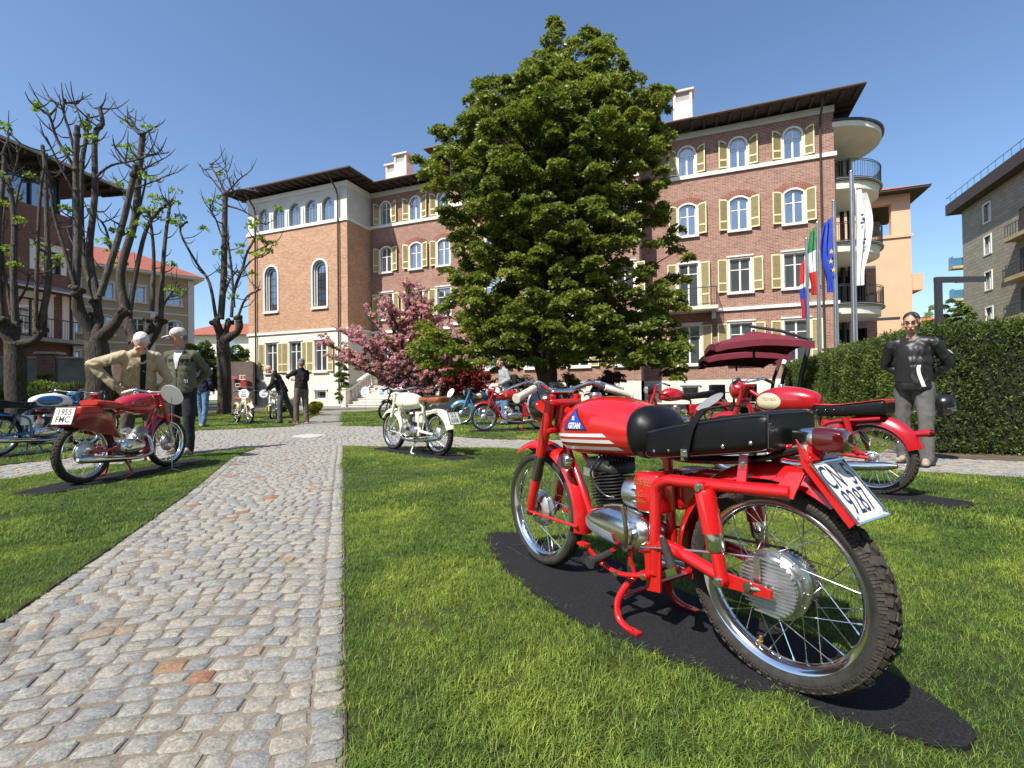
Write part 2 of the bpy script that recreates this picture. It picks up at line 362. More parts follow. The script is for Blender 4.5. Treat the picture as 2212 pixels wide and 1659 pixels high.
# ================================================================ GROUND
S = dict(kind='structure')
def sheet(name, poly, z, m, thick=0, **pr):
    mb = MB(); n = len(poly)
    if thick: mb.prism(poly, z-thick, z)
    else: mb.add([(x, y, z) for x, y in poly], [tuple(range(n))])
    return mb.build(name, m, None, 0, **pr)
def inside(poly, P):
    x, y = P[:, 0], P[:, 1]; r = np.zeros(len(P), bool); n = len(poly)
    for i in range(n):
        x1, y1 = poly[i]; x2, y2 = poly[(i+1) % n]
        c = ((y1 > y) != (y2 > y)) & (x < (x2-x1)*(y-y1)/((y2-y1) or 1e-12)+x1); r ^= c
    return r
sheet('ground', [(-300, -150), (300, -150), (300, 600), (-300, 600)], -.05, M['turf'], **S)
sheet('pavement', [(-34, -3), (26, -3), (26, 36), (-34, 36)], -.0085, M['bed'], **S)
A1 = G(742, 964)
LAWN_A = [(-.052, .15), (A1[0], A1[1]), G(1100, 970), G(1500, 990), G(1985, 1020), G(2212, 1033), (9.5, 2.2), (9.5, -1.5), (.53, -1.5)]
LAWN_B = [G(740, 920), G(740, 890), (-6.6, 22.3), (1.5, 21.6), (9.0, 18.0), (10.4, 15.6), (6.2, 7.7), (4.6, 6.2), G(1500, 962), G(1205, 950), G(1071, 949), G(983, 943), G(900, 930), G(826, 921)]
LAWN_C = [G(551, 969), G(500, 989), G(400, 1070), G(230, 1190), G(0, 1345), (-2.9, -1.5), (-12, -1.5), (-12, 4.2), G(0, 1038), G(130, 1021), G(390, 986)]
LAWN_D = [G(0, 1005), G(130, 992), G(300, 965), G(427, 930), G(553, 925), G(633, 920), G(694, 891), (-10.9, 22.3), (-14, 26), (-26, 26), (-26, 8.2)]
LAWNS = [LAWN_A, LAWN_B, LAWN_C, LAWN_D]
for L in LAWNS: sheet('lawn', L, .004, M['turf'], .04, **S)
# thin steel edging between lawn and paving
for L, idx in ((LAWN_A, (0, 1, 2, 3, 4, 5)), (LAWN_C, (10, 0, 1, 2, 3, 4, 5)), (LAWN_C, (8, 9, 10)), (LAWN_B, (1, 0, 13, 12, 11, 10, 9)), (LAWN_D, (0, 1, 2, 3, 4, 5, 6))):
    pts = [L[i] for i in idx]; mb = MB()
    for a, b in zip(pts[:-1], pts[1:]):
        d = (Vector(b)-Vector(a)); mb.box(((a[0]+b[0])/2, (a[1]+b[1])/2, -.010), (d.length, .006, .036), Matrix.Rotation(math.atan2(d.y, d.x), 3, 'Z'))
    mb.build('lawn_edging', M['pipe'], None, 0, **S)
# cobbles: laid row by row across the path, one stone at a time
PD = Vector((A1[0]+.052, A1[1]-.15)).normalized(); PU = Vector((-PD.y, PD.x))      # along the path, to its left
O = Vector((-.052, .15))
def stone(c, w, h, yaw, z):
    # irregular block, chipped corners, top inset; centre c, size w (across) x h (along)
    out = []
    for sx, sy in ((-1, -1), (1, -1), (1, 1), (-1, 1)):
        cx, cy = sx*w/2*random.uniform(.90, 1.03), sy*h/2*random.uniform(.88, 1.03)
        k = random.uniform(.05, .16); k2 = random.uniform(.05, .16)
        a = (cx, cy-sy*h*k) ; b = (cx-sx*w*k2, cy)
        out += [a, b] if sx*sy > 0 else [b, a]
    ca, sa = math.cos(yaw), math.sin(yaw); ins = .005
    def P(p, q, zz):
        l = math.hypot(*p); s = (l-q)/l; x, y = p[0]*s, p[1]*s
        return (c[0]+x*ca-y*sa, c[1]+x*sa+y*ca, zz)
    tx, ty = random.uniform(-.04, .04), random.uniform(-.04, .04)
    vs = [P(p, 0, -.03) for p in out]+[P(p, 0, z-.0035+p[0]*tx+p[1]*ty) for p in out]+[P(p, ins, z+p[0]*tx+p[1]*ty+random.uniform(-.0012, .0012)) for p in out]
    vs.append((c[0], c[1], z+.002)); n = 8; fs = []
    for k in range(n):
        j = (k+1) % n
        fs += [(k, j, n+j, n+k), (n+k, n+j, 2*n+j, 2*n+k), (2*n+k, 2*n+j, 3*n)]
    return vs, fs
stones = []
NOLAWN = lambda P: not any(inside(L, np.array([P]))[0] for L in LAWNS)
leftedge = [Vector(G(551, 969)), Vector(G(500, 989)), Vector(G(400, 1070)), Vector(G(230, 1190)), Vector(G(0, 1345)), Vector((-2.9, -1.5))]
le = sorted([((p-O).dot(PD), (p-O).dot(PU)) for p in leftedge])
LV = np.array([a for a, b in le]); LU = np.array([b for a, b in le])
v = -.6; Vend = (A1[0]-O.x)*PD.x+(A1[1]-O.y)*PD.y; row = 0
edge_end = (leftedge[0]-O).dot(PD)
while v < edge_end:                              # the path between the two near lawns
    W = float(np.interp(v, LV, LU)); rh = random.uniform(.068, .084); n = max(8, round(W/.090)); u = 0.004
    ws = np.array([random.uniform(.72, 1.3) for _ in range(n)]); ws[0] = ws[-1] = .95; ws = ws/ws.sum()*(W-.008)
    for k, wd in enumerate(ws):
        uc = u+wd/2; u += wd; q = uc/W
        vv = v + .20*math.sin(math.pi*min(1, max(0, (q-.06)/.9)))+random.uniform(-.006, .006)
        yaw = math.atan2(PD.y, PD.x)-math.pi/2 + (.17*math.pi*math.cos(math.pi*q)/W)*-.8*(1 if .08 < q < .94 else 0) + random.uniform(-.06, .06)
        c = O+PD*vv+PU*uc
        if vv < edge_end-.02: stones.append((c, wd-.007, rh-.007, yaw))
    v += rh; row += 1
us = np.arange(-13, 9, .112)                     # the crossing and the square beyond
v = edge_end-.05
while v < 13.6:
    rh = random.uniform(.088, .10); off = random.uniform(0, .1)
    for u in us:
        vv = v+.10*math.sin(u*1.9+off*.3)+random.uniform(-.006, .006); uu = u+off+random.uniform(-.012, .012)
        c = O+PD*vv+PU*uu
        if c.y < 2.2 or c.y > 13.2 or abs(c.x)/max(c.y, .1) > 1.25: continue
        stones.append((c, .106, rh-.007, math.atan2(PD.y, PD.x)-math.pi/2+.19*math.cos(u*1.9)*-.8+random.uniform(-.08, .08)))
    v += rh
v = edge_end-.05-.095                            # the arms of the crossing, beside the near lawns
while v > 1.2:
    for u in us:
        vv = v+.10*math.sin(u*1.9)+random.uniform(-.006, .006); c = O+PD*vv+PU*(u+random.uniform(-.012, .012))
        if c.y < 2.2 or abs(c.x)/max(c.y, .1) > 1.25 or (-.2 < u < 2.2): continue
        stones.append((c, .106, .087, math.atan2(PD.y, PD.x)-math.pi/2+.19*math.cos(u*1.9)*-.8+random.uniform(-.08, .08)))
    v -= .094
ctr = np.array([[s[0].x, s[0].y] for s in stones]); keep = np.ones(len(stones), bool)
for L in LAWNS: keep &= ~inside(L, ctr)
M['starstone'] = mat('pale_star_stone', (.44, .43, .40), .85, 0, 0, .15, 3, .2, 60)
STAR = [G(626, 943), G(667, 946.5), G(708, 939.5), G(664, 936.5)]
keep &= ~inside(STAR, ctr)
stones = [s for s, k in zip(stones, keep) if k]
stones.sort(key=lambda s: s[0].length if s[0].y > .7 else 50+s[0].length)
path = sheet('path', [(-.06, .1), (A1[0]-.02, A1[1]), leftedge[0][:], leftedge[1][:], leftedge[2][:], leftedge[3][:], leftedge[4][:], (-2.85, -1.4), (.45, -1.4)], -.0045, M['bed'], **S)
rest = MB(); rt = []
def tintval(): return random.random()**1.0 if random.random() > .02 else random.uniform(.95, 1)
for i, (c, w_, h_, yaw) in enumerate(stones):
    d = c.length; vs, fs = stone(c, w_, h_, yaw, random.uniform(-.002, .002)); t = tintval()
    if t > .92 and random.random() > .3: t *= .8
    if i < 300:
        me = bpy.data.meshes.new('cobble'); me.from_pydata(vs, [], fs); me.materials.append(M['cobble'])
        me.polygons.foreach_set('use_smooth', [True]*len(fs)); me.set_sharp_from_angle(angle=math.radians(38))
        a = me.attributes.new('tint', 'FLOAT', 'FACE'); a.data.foreach_set('value', [t]*len(fs))
        link('cobble', me, path)
    else:
        rest.add(vs, fs); rt += [t]*len(fs)
ob = rest.build('cobble_field', M['cobble'], path, 38, kind='stuff')
a = ob.data.attributes.new('tint', 'FLOAT', 'FACE'); a.data.foreach_set('value', rt)
s = sheet('paving_star', STAR, .0015, M['starstone'], .02); tag(s, 'pale four pointed stone star set into the cobbles where the paths cross', 'paving stone')
# planting beds and yard paving at the foot of the building
sheet('planting_bed', [(-6.5, 22.4), (1.5, 21.7), (9.1, 18.1), (15.5, 23.6), (2, 29.5), (-5.5, 27)], .012, M['soil'], .03, **S)
sheet('planting_bed', [(-26, 21.5), (-15.5, 22.0), (-10.5, 22.3), (-12.2, 27.8), (-26, 27)], .012, M['soil'], .03, **S)
sheet('planting_bed', [(4.9, 6.0), (5.25, 5.7), (8.5, 4.0), (12, 4), (14, 20), (10.2, 20)], .010, M['soil'], .03, **S)

# ---------------------------------------------------------------- black mats under the machines
MATS = []
def floor_mat(pts, label, wavy=0.0):
    P = [Vector(p) for p in pts]; sm_, _ = smooth(P+[P[0]], 0, 5); pl = [(p.x, p.y) for p in sm_[:-1]]
    area = sum(a[0]*b[1]-b[0]*a[1] for a, b in zip(pl, pl[1:]+pl[:1]))
    if area < 0: pl = pl[::-1]
    MATS.append(pl); mb = MB(); mb.prism(pl, .0045, .017); o = mb.build('floor_mat', M['felt'], None, 30)
    return tag(o, label, 'mat', 'black felt mats under the motorcycles')
floor_mat([G(*p) for p in [(1046, 1171), (1060, 1156), (1120, 1158), (1190, 1180), (1320, 1215), (1450, 1275), (1600, 1335), (1750, 1385), (1903, 1455), (2007, 1512), (2095, 1580), (2106, 1611), (2064, 1629), (1934, 1595), (1799, 1559), (1705, 1507), (1627, 1499), (1486, 1442), (1382, 1408), (1314, 1376), (1241, 1343), (1146, 1281), (1084, 1226)]], 'long wavy black mat under the nearest red motorcycle')
def strip_mat(r, f, wd, ext0, ext1, label, bulge=.1):
    r = Vector(r); f = Vector(f); d = (f-r).normalized(); n = Vector((-d.y, d.x)); L = (f-r).length; out = []
    for k in range(9):
        t = k/8; out.append(r+d*(-ext0+(L+ext0+ext1)*t)+n*wd*(.45+.55*math.sin(math.pi*(t*.9+.05)) + bulge*math.sin(7*t)))
    for k in range(9):
        t = 1-k/8; out.append(r+d*(-ext0+(L+ext0+ext1)*t)-n*wd*(.45+.55*math.sin(math.pi*(t*.9+.05)) + bulge*math.sin(5*t+1)))
    return floor_mat(out, label)

# ---------------------------------------------------------------- grass
def tuft(nb, h, spread, wdt, seed):
    r = np.random.default_rng(seed); V = []; F = []; T = []
    for i in range(nb):
        a = r.uniform(0, 2*math.pi); bx, by = r.normal(0, spread, 2); hh = h*r.uniform(.5, 1.15); ln = r.uniform(.15, 1.6)*hh
        d = np.array([math.cos(a), math.sin(a)]); s = np.array([-d[1], d[0]])*wdt*r.uniform(.6, 1.2); o = len(V)
        for q, (zz, lean, ww) in enumerate(((0, 0, 1), (.55, .3, .8), (1, 1, .06))):
            for sg in (-1, 1): V.append((bx+d[0]*ln*lean+s[0]*sg*ww, by+d[1]*ln*lean+s[1]*sg*ww, hh*zz*(1-.25*lean)))
        F += [(o, o+1, o+3, o+2), (o+2, o+3, o+5, o+4)]; t = r.random(); T += [t, t]
    me = bpy.data.meshes.new('grass_tuft'); me.from_pydata(V, [], F); me.materials.append(M['blade'])
    at = me.attributes.new('tint', 'FLOAT', 'FACE'); at.data.foreach_set('value', T)
    me.polygons.foreach_set('use_smooth', [True]*len(F))
    return bpy.data.objects.new('grass_tuft', me)
def scatter(name, pts, rot, scl, insts, **props):
    me = bpy.data.meshes.new(name); me.from_pydata([tuple(p) for p in pts], [], [])
    for nm, ty, val in (('rz', 'FLOAT', rot), ('sc', 'FLOAT', scl), ('ix', 'INT', np.arange(len(pts)) % len(insts))):
        a = me.attributes.new(nm, ty, 'POINT'); a.data.foreach_set('value', val)
    o = link(name, me, None, **props); md = o.modifiers.new('scatter', 'NODES')
    g = bpy.data.node_groups.new(name, 'GeometryNodeTree'); md.node_group = g
    g.interface.new_socket('Geometry', in_out='INPUT', socket_type='NodeSocketGeometry'); g.interface.new_socket('Geometry', in_out='OUTPUT', socket_type='NodeSocketGeometry')
    N = g.nodes.new; L = g.links.new; gi = N('NodeGroupInput'); go = N('NodeGroupOutput'); ip = N('GeometryNodeInstanceOnPoints')
    gg = N('GeometryNodeGeometryToInstance')
    for i in insts:
        oi = N('GeometryNodeObjectInfo'); oi.inputs[0].default_value = i; L(oi.outputs['Geometry'], gg.inputs[0])
    def attr(nm, ty):
        a = N('GeometryNodeInputNamedAttribute'); a.data_type = ty; a.inputs[0].default_value = nm; return a.outputs[0]
    cx = N('ShaderNodeCombineXYZ'); L(attr('rz', 'FLOAT'), cx.inputs[2])
    L(gi.outputs[0], ip.inputs['Points']); L(gg.outputs[0], ip.inputs['Instance']); ip.inputs['Pick Instance'].default_value = True
    L(attr('ix', 'INT'), ip.inputs['Instance Index']); L(cx.outputs[0], ip.inputs['Rotation'])
    L(attr('sc', 'FLOAT'), ip.inputs['Scale']); L(ip.outputs[0], go.inputs[0])
    return o
def grass():
    near = [tuft(30, .028, .022, .0012, s) for s in range(6)]; mid = [tuft(26, .036, .038, .0022, 10+s) for s in range(4)]; far = [tuft(28, .042, .085, .0055, 20+s) for s in range(4)]
    for nm, insts, d0, d1, dens in (('lawn_grass', near, .5, 3.6, 1350), ('lawn_grass', mid, 3.6, 8.2, 560), ('lawn_grass', far, 8.2, 24, 90)):
        n = int((2*1.25*d1+1)*(d1-d0+.2)*dens*.9); P = np.column_stack([RNG.uniform(-1.3*d1, 1.3*d1, n), RNG.uniform(max(d0*.6, .25), d1, n)])
        r = np.hypot(P[:, 0]*.8, P[:, 1]); k = (r >= d0) & (r < d1) & (np.abs(P[:, 0]) < 1.22*P[:, 1]+.5)
        ins = np.zeros(n, bool)
        for L in LAWNS: ins |= inside(L, P)
        k &= ins
        for m_ in MATS: k &= ~inside(m_, P)
        P = P[k]; P3 = np.column_stack([P, np.full(len(P), .003)])
        hv = .75+.45*np.sin(P[:, 0]*2.1+np.sin(P[:, 1]*1.7)*1.5)*np.sin(P[:, 1]*1.3+.7)*.6+RNG.uniform(-.15, .25, len(P))
        hv = np.maximum(.45, hv)
        scatter(nm, P3, RNG.uniform(0, 6.28, len(P)), hv, insts, kind='stuff')
# ================================================================ THE LONG BRICK HOUSE
ANG = 0.372
KX, KY = 16.28, 24.2
house = thing('brick_house', 'long four storey red brick house with yellow shutters and a white topped tower', 'building', (KX, KY, 0), math.pi-ANG)
# local frame: x runs left along the front, y points into the garden?  (rotation pi-ANG: +x = left along the front, +y = towards the garden)
def arch_pts(xc, hw, zs, rise, n=14):
    # from right spring to left spring over the top (x decreasing -> increasing)
    if rise <= 0: return [(xc-hw, zs), (xc+hw, zs)]
    if abs(rise-hw) < .02: return [(xc-hw*math.cos(math.pi*k/n), zs+hw*math.sin(math.pi*k/n)) for k in range(n+1)]
    R = (hw*hw+rise*rise)/(2*rise); a = math.asin(hw/R)
    return [(xc+R*math.sin(-a+2*a*k/n), zs+rise-R+R*math.cos(-a+2*a*k/n)) for k in range(n+1)]
def wall(name, x0, x1, z0, z1, y, ops, m, parent, depth=.22, tf=None):
    """front wall plane at y with real openings; ops: (xc, halfwidth, z0, zspring, rise)"""
    mb = MB(); xs = sorted({x0, x1}|{o[0]-o[1] for o in ops}|{o[0]+o[1] for o in ops}); zs = sorted({z0, z1}|{o[2] for o in ops}|{o[3]+o[4] for o in ops})
    xs = [x for x in xs if x0 <= x <= x1]; zs = [z for z in zs if z0 <= z <= z1]
    T = tf or (lambda x, yy, z: (x, yy, z))
    def hole(xm, zm): return any(o[0]-o[1] < xm < o[0]+o[1] and o[2] < zm < o[3]+o[4] for o in ops)
    for i in range(len(xs)-1):
        for j in range(len(zs)-1):
            if not hole((xs[i]+xs[i+1])/2, (zs[j]+zs[j+1])/2):
                mb.add([T(xs[i], y, zs[j]), T(xs[i+1], y, zs[j]), T(xs[i+1], y, zs[j+1]), T(xs[i], y, zs[j+1])], [(0, 3, 2, 1)])
    for xc, hw, a, zsp, rise in ops:
        zt = zsp+rise; ap = arch_pts(xc, hw, zsp, rise)
        if rise > 0:
            for (xa, za), (xb, zb) in zip(ap[:-1], ap[1:]):
                if abs(zt-za) < 1e-4 and abs(zt-zb) < 1e-4: continue
                mb.add([T(xa, y, za), T(xb, y, zb), T(xb, y, zt), T(xa, y, zt)], [(0, 3, 2, 1)])
        ring = [(xc-hw, a)]+ap+[(xc+hw, a)]
        for (xa, za), (xb, zb) in zip(ring, ring[1:]+ring[:1]):
            mb.add([T(xa, y, za), T(xb, y, zb), T(xb, y-depth, zb), T(xa, y-depth, za)], [(0, 1, 2, 3)])
    return mb.build(name, m, parent, 0)
def ring_prism(mb, outer, inner, y0, y1):
    n = len(outer)
    vs = [(x, y0, z) for x, z in outer]+[(x, y0, z) for x, z in inner]+[(x, y1, z) for x, z in outer]+[(x, y1, z) for x, z in inner]
    fs = []
    for k in range(n-1):
        j = k+1
        fs += [(k, j, n+j, n+k), (2*n+k, 3*n+k, 3*n+j, 2*n+j), (k, 2*n+k, 2*n+j, j), (n+k, n+j, 3*n+j, 3*n+k)]
    fs += [(0, n, 3*n, 2*n), (n-1, 3*n-1, 4*n-1, 2*n-1)]
    mb.add(vs, fs)
def outline(xc, hw, a, zsp, rise): return [(xc-hw, a)]+arch_pts(xc, hw, zsp, rise)+[(xc+hw, a)]
def window(parent, xc, y, hw, a, zsp, rise, trim=.09, sill=True, mull='cross', frame='trim', rec=.10, surround=True, transom=None, sillw=.12, door=False):
    """one window as a part, its frame, glass and sill as sub-parts; geometry in the house's own frame"""
    mb = MB(); zt = zsp+rise
    if surround:
        o = outline(xc, hw+trim, a, zsp, rise+(trim if rise > 0 else 0)); i = outline(xc, hw, a, zsp, rise)
        if rise == 0: o = [(xc-hw-trim, a), (xc-hw-trim, zsp+trim), (xc+hw+trim, zsp+trim), (xc+hw+trim, a)]; i = [(xc-hw, a), (xc-hw, zsp), (xc+hw, zsp), (xc+hw, a)]
        ring_prism(mb, o, i, y+.045, y-.02)
        if rise == 0 and not door: mb.b2((xc-hw-trim-.05, y+.003, zsp+trim), (xc+hw+trim+.05, y+.11, zsp+trim+.07))
    else:
        mb.b2((xc-hw, y-rec-.03, a), (xc+hw, y-rec-.02, a+.01))
    w_ = mb.build('window', M['trim'], parent, 0)
    fr = MB(); t = .055; o = outline(xc, hw-.002, a, zsp, rise); i = outline(xc, hw-t, a+.001, zsp, max(0, rise-t*.9))
    if rise == 0: i = [(xc-hw+t, a), (xc-hw+t, zsp-t), (xc+hw-t, zsp-t), (xc+hw-t, a)]; o = [(xc-hw, a), (xc-hw, zsp), (xc+hw, zsp), (xc+hw, a)]
    ring_prism(fr, o, i, y-rec+.02, y-rec-.04); fr.b2((xc-hw+t, y-rec+.018, a), (xc+hw-t, y-rec-.04, a+t))
    tz = transom if transom else a+(zt-a)*.68; b = .022
    if mull in ('cross', 'lead'):
        fr.b2((xc-.04 if mull == 'cross' else xc-.012, y-rec+.022, a+t), (xc+.04 if mull == 'cross' else xc+.012, y-rec-.03, zt-t))
        fr.b2((xc-hw+t, y-rec+.015, tz-b), (xc+hw-t, y-rec-.03, tz+b))
    if mull == 'lead':
        for dx in (-.45, .45): fr.b2((xc+dx*hw-.008, y-rec+.012, a+t), (xc+dx*hw+.008, y-rec-.02, tz))
        for k in range(1, 5):
            aa = math.pi*k/5; fr.tube([(xc+.22*hw*math.cos(aa), y-rec, tz+.2*hw*math.sin(aa)), (xc+hw*.97*math.cos(aa), y-rec, tz+(zt-tz)*.97*math.sin(aa))], .009, 4)
    if mull == 'bars':
        for dx in (-.33, .33): fr.b2((xc+dx*hw-.012, y-rec+.012, a+t), (xc+dx*hw+.012, y-rec-.02, zt-.2))
        for k in range(1, 6): z_ = a+(zt-a)*k/6.3; fr.b2((xc-hw+t, y-rec+.012, z_-.012), (xc+hw-t, y-rec-.02, z_+.012))
    fr.build('frame', M[frame], w_, 0)
    gl = MB(); gl.add([(x, y-rec-.01, z) for x, z in outline(xc, hw-.02, a+.02, zsp-.01, rise)], [tuple(range(len(outline(xc, hw, a, zsp, rise))))]); gl.build('pane', M['windowglass'], w_, 0)
    if sill:
        sb = MB(); sb.b2((xc-hw-trim-.06, y-.02, a-sillw), (xc+hw+trim+.06, y+.14, a-.001)); sb.build('sill', M['trim'], w_, 0)
    return w_
_sh = {}
def shutter(parent, x, y, w_, z0, z1, side, archr=0.0, ajar=.22):
    """louvred shutter hung at x, opening away from the window; side -1: towards smaller x"""
    key = (round(w_, 2), round(z1-z0, 2), side, round(archr, 2)); h = z1-z0
    if key not in _sh:
        fr = MB(); t = .055; top = (lambda u: h-archr+math.sqrt(max(0, archr**2-(archr*u)**2)) if archr else h)   # u: 0 at hinge .. 1 far edge (archr: drop to the far... )
        # the shutter closes half the arch: its hinge side is the low one
        def zt(u): return h-archr+archr*math.sin(math.acos(max(0, 1-u))) if archr else h
        fr.b2((0, 0, 0), (t*side, .045, zt(0)-.0)); fr.b2(((w_-t)*side, 0, 0), (w_*side, .045, zt(1)))
        for z_ in (0, h*.26): fr.b2((t*side, .002, z_), ((w_-t)*side, .043, z_+.07))
        n = 8; up = [(t+(w_-2*t)*k/n, zt((t+(w_-2*t)*k/n)/w_)) for k in range(n+1)]
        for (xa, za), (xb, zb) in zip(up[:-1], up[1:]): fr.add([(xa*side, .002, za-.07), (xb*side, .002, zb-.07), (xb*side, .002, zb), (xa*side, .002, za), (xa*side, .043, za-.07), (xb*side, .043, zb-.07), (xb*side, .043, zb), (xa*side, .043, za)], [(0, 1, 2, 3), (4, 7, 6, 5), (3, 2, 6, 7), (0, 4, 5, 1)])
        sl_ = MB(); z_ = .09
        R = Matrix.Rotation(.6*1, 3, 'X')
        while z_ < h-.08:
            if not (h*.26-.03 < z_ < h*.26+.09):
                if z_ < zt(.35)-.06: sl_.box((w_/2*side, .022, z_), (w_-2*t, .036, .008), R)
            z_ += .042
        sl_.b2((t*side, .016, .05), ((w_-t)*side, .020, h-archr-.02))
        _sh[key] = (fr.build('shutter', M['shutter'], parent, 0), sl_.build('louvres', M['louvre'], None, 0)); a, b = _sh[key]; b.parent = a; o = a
        o['kind'] = 'thing'; del o['kind']
    else:
        a, b = _sh[key]; o = a.copy(); COL.objects.link(o); o.parent = parent; c = b.copy(); COL.objects.link(c); c.parent = o
    o.location = (x, y+.03, z0); o.rotation_euler = (0, 0, side*ajar)
    return o
colR = [1.81, 4.37, 6.95]; colC = [10.2, 12.8, 15.4, 18.0]; colL = [22.25, 24.4, 26.82]
# --- right wing (y = 0) and the recessed left wing (same plane), centre block 1.5 m forward
def floor_ops(cols, door_at=None):
    ops = []
    for c in cols:
        ops.append((c, .40, 12.62, 13.78, .40)); ops.append((c, .43, 9.27, 10.82, .18))
        if c == door_at: ops.append((c, .50, 5.27, 7.72, 0))
        else: ops.append((c, .50, 5.95, 7.72, 0))
        ops.append((c, .54, 2.18, 4.28, 0))
    return ops
def fit_windows(cols, y, parent, door_at=None, shade=True):
    for c in cols:
        window(parent, c, y, .40, 12.62, 13.78, .40, transom=13.7, sill=False)
        window(parent, c, y, .43, 9.27, 10.82, .18, transom=10.35)
        if c == door_at: window(parent, c, y, .50, 5.27, 7.72, 0, trim=.1, transom=7.15, sill=False, door=True)
        else: window(parent, c, y, .50, 5.95, 7.72, 0, trim=.1, transom=7.15)
        window(parent, c, y, .54, 2.18, 4.28, 0, trim=.1, transom=3.7)
        for sd in (-1, 1):
            shutter(parent, c+sd*.50, y, .46, 12.66, 14.16, sd, .38, .2)
            shutter(parent, c+sd*.53, y, .46, 9.30, 10.98, sd, .10, .2)
            shutter(parent, c+sd*.62, y, .48, 5.97 if c != door_at else 5.30, 7.74, sd, 0, .15)
            shutter(parent, c+sd*.66, y, .50, 2.16, 4.30, sd, 0, .15)
        ab = MB()   # fan of bricks over the third row
        for k in range(17):
            a = -.62+1.24*k/16; R_ = 1.15; p = Vector((c+math.sin(a)*(R_+.16), y+.006, 11.08-R_+math.cos(a)*(R_+.16)))
            ab.box(p, (.062, .03, .30), Matrix.Rotation(a, 3, 'Y'))
        ab.build('brick_arch', M['brickarch'], parent, 0)
wall('front_wall', 0, 9.4, 1.3, 14.85, 0, floor_ops(colR, 6.95), M['brick'], house)
wall('front_wall', 20.9, 28.2, 1.3, 14.85, 0, floor_ops(colL), M['brick'], house)
fit_windows(colR, 0, house, 6.95); fit_windows(colL, 0, house)
wall('front_wall', 9.4, 20.9, 1.3, 15.5, 1.5, floor_ops(colC), M['brick'], house); fit_windows(colC, 1.5, house)
mb = MB()
for x in (9.4, 20.9): mb.add([(x, 0, 1.3), (x, 1.5, 1.3), (x, 1.5, 15.5), (x, 0, 15.5)], [(0, 1, 2, 3)])
mb.add([(9.4, 0, 14.85), (20.9, 0, 14.85), (20.9, 0, 15.5), (9.4, 0, 15.5)], [(0, 1, 2, 3)])
mb.build('return_wall', M['brick'], house, 0)
# plinths
def plinth(x0, x1, y, ops): wall('plinth', x0, x1, -.05, 1.3, y+.05, ops, M['stucco'], house, .3)
bo = [(c, .42, .35, .95, 0) for c in (1.81, 4.37, 6.95)]; bl = [(c, .42, .35, .95, 0) for c in colL]
plinth(0, 9.4, 0, bo); plinth(20.9, 28.2, 0, bl); plinth(9.4, 20.9, 1.5, [])
for c in (1.81, 4.37, 6.95): window(house, c, .05, .42, .35, .95, 0, trim=.07, mull='none', rec=.2, sill=False)
# band courses
mb = MB()
mb.b2((-.10, -.06, 12.40), (9.4, .10, 12.60)); mb.b2((20.9, .002, 12.40), (25.6, .10, 12.60)); mb.b2((25.6, .002, 12.40), (28.1, .10, 12.60)); mb.b2((9.35, 1.502, 12.40), (20.95, 1.60, 12.60)); mb.build('band_course', M['trim'], house, 0)
mb = MB(); mb.b2((-.10, -.06, 4.98), (9.4, .10, 5.14)); mb.b2((20.9, .002, 4.98), (28.1, .10, 5.14)); mb.b2((9.35, 1.502, 4.98), (20.95, 1.60, 5.14)); mb.build('band_course', M['trim'], house, 0)
mb = MB(); mb.b2((-.03, .002, 14.62), (9.4, .09, 14.95)); mb.b2((20.9, .002, 14.62), (28.1, .09, 14.95)); mb.b2((9.3, 1.502, 15.3), (21.0, 1.59, 15.6)); mb.build('cornice', M['stuccogrey'], house, 0)
# french balcony in front of the third column
bp = MB(); bp.b2((5.5, .02, 5.02), (8.35, 1.05, 5.2)); bp.b2((5.6, .101, 4.6), (5.8, .5, 5.018)); bp.b2((8.05, .101, 4.6), (8.25, .5, 5.018)); b_ = bp.build('balcony', M['stone'], house, 0)
rb = MB(); rb.b2((5.55, .98, 6.15), (8.3, 1.01, 6.19)); rb.b2((5.55, .98, 5.28), (8.3, 1.01, 5.31))
for x in np.arange(5.57, 8.3, .11): rb.cyl((x, .995, 5.2), (x, .995, 6.16), .009, 5)
for x in (5.56, 8.29):
    rb.b2((x-.015, .05, 6.15), (x+.015, 1.0, 6.19))
    for yy in np.arange(.15, 1, .11): rb.cyl((x, yy, 5.2), (x, yy, 6.16), .009, 5)
rb.build('railing', M['railing'], b_, 0)
# right-hand side wall with the garden loggias and the rounded balconies (local -x side, going back = -y)
sw = MB()
def side(y0, y1, z0, z1): sw.add([(0, y0, z0), (0, y1, z0), (0, y1, z1), (0, y0, z1)], [(0, 1, 2, 3)])
side(0, -1.0, -.05, 14.85); side(-5.2, -14, -.05, 14.85)
for z0, z1 in ((-.05, .1), (4.2, 4.9), (7.5, 8.0), (13.5, 14.85)): side(-1.0, -5.2, z0, z1)
sw.build('side_wall', M['brick'], house, 0)
lg = MB()
for z0, z1 in ((.1, 4.2), (4.9, 7.5), (8.0, 11.0), (11.3, 13.5)):
    lg.add([(2.2, -1, z0), (2.2, -5.2, z0), (2.2, -5.2, z1), (2.2, -1, z1), (0, -1, z0), (0, -5.2, z0), (0, -5.2, z1), (0, -1, z1)], [(0, 3, 2, 1), (0, 1, 5, 4), (3, 7, 6, 2), (0, 4, 7, 3), (1, 2, 6, 5)])
lg.build('loggia', M['brickarch'], house, 0)
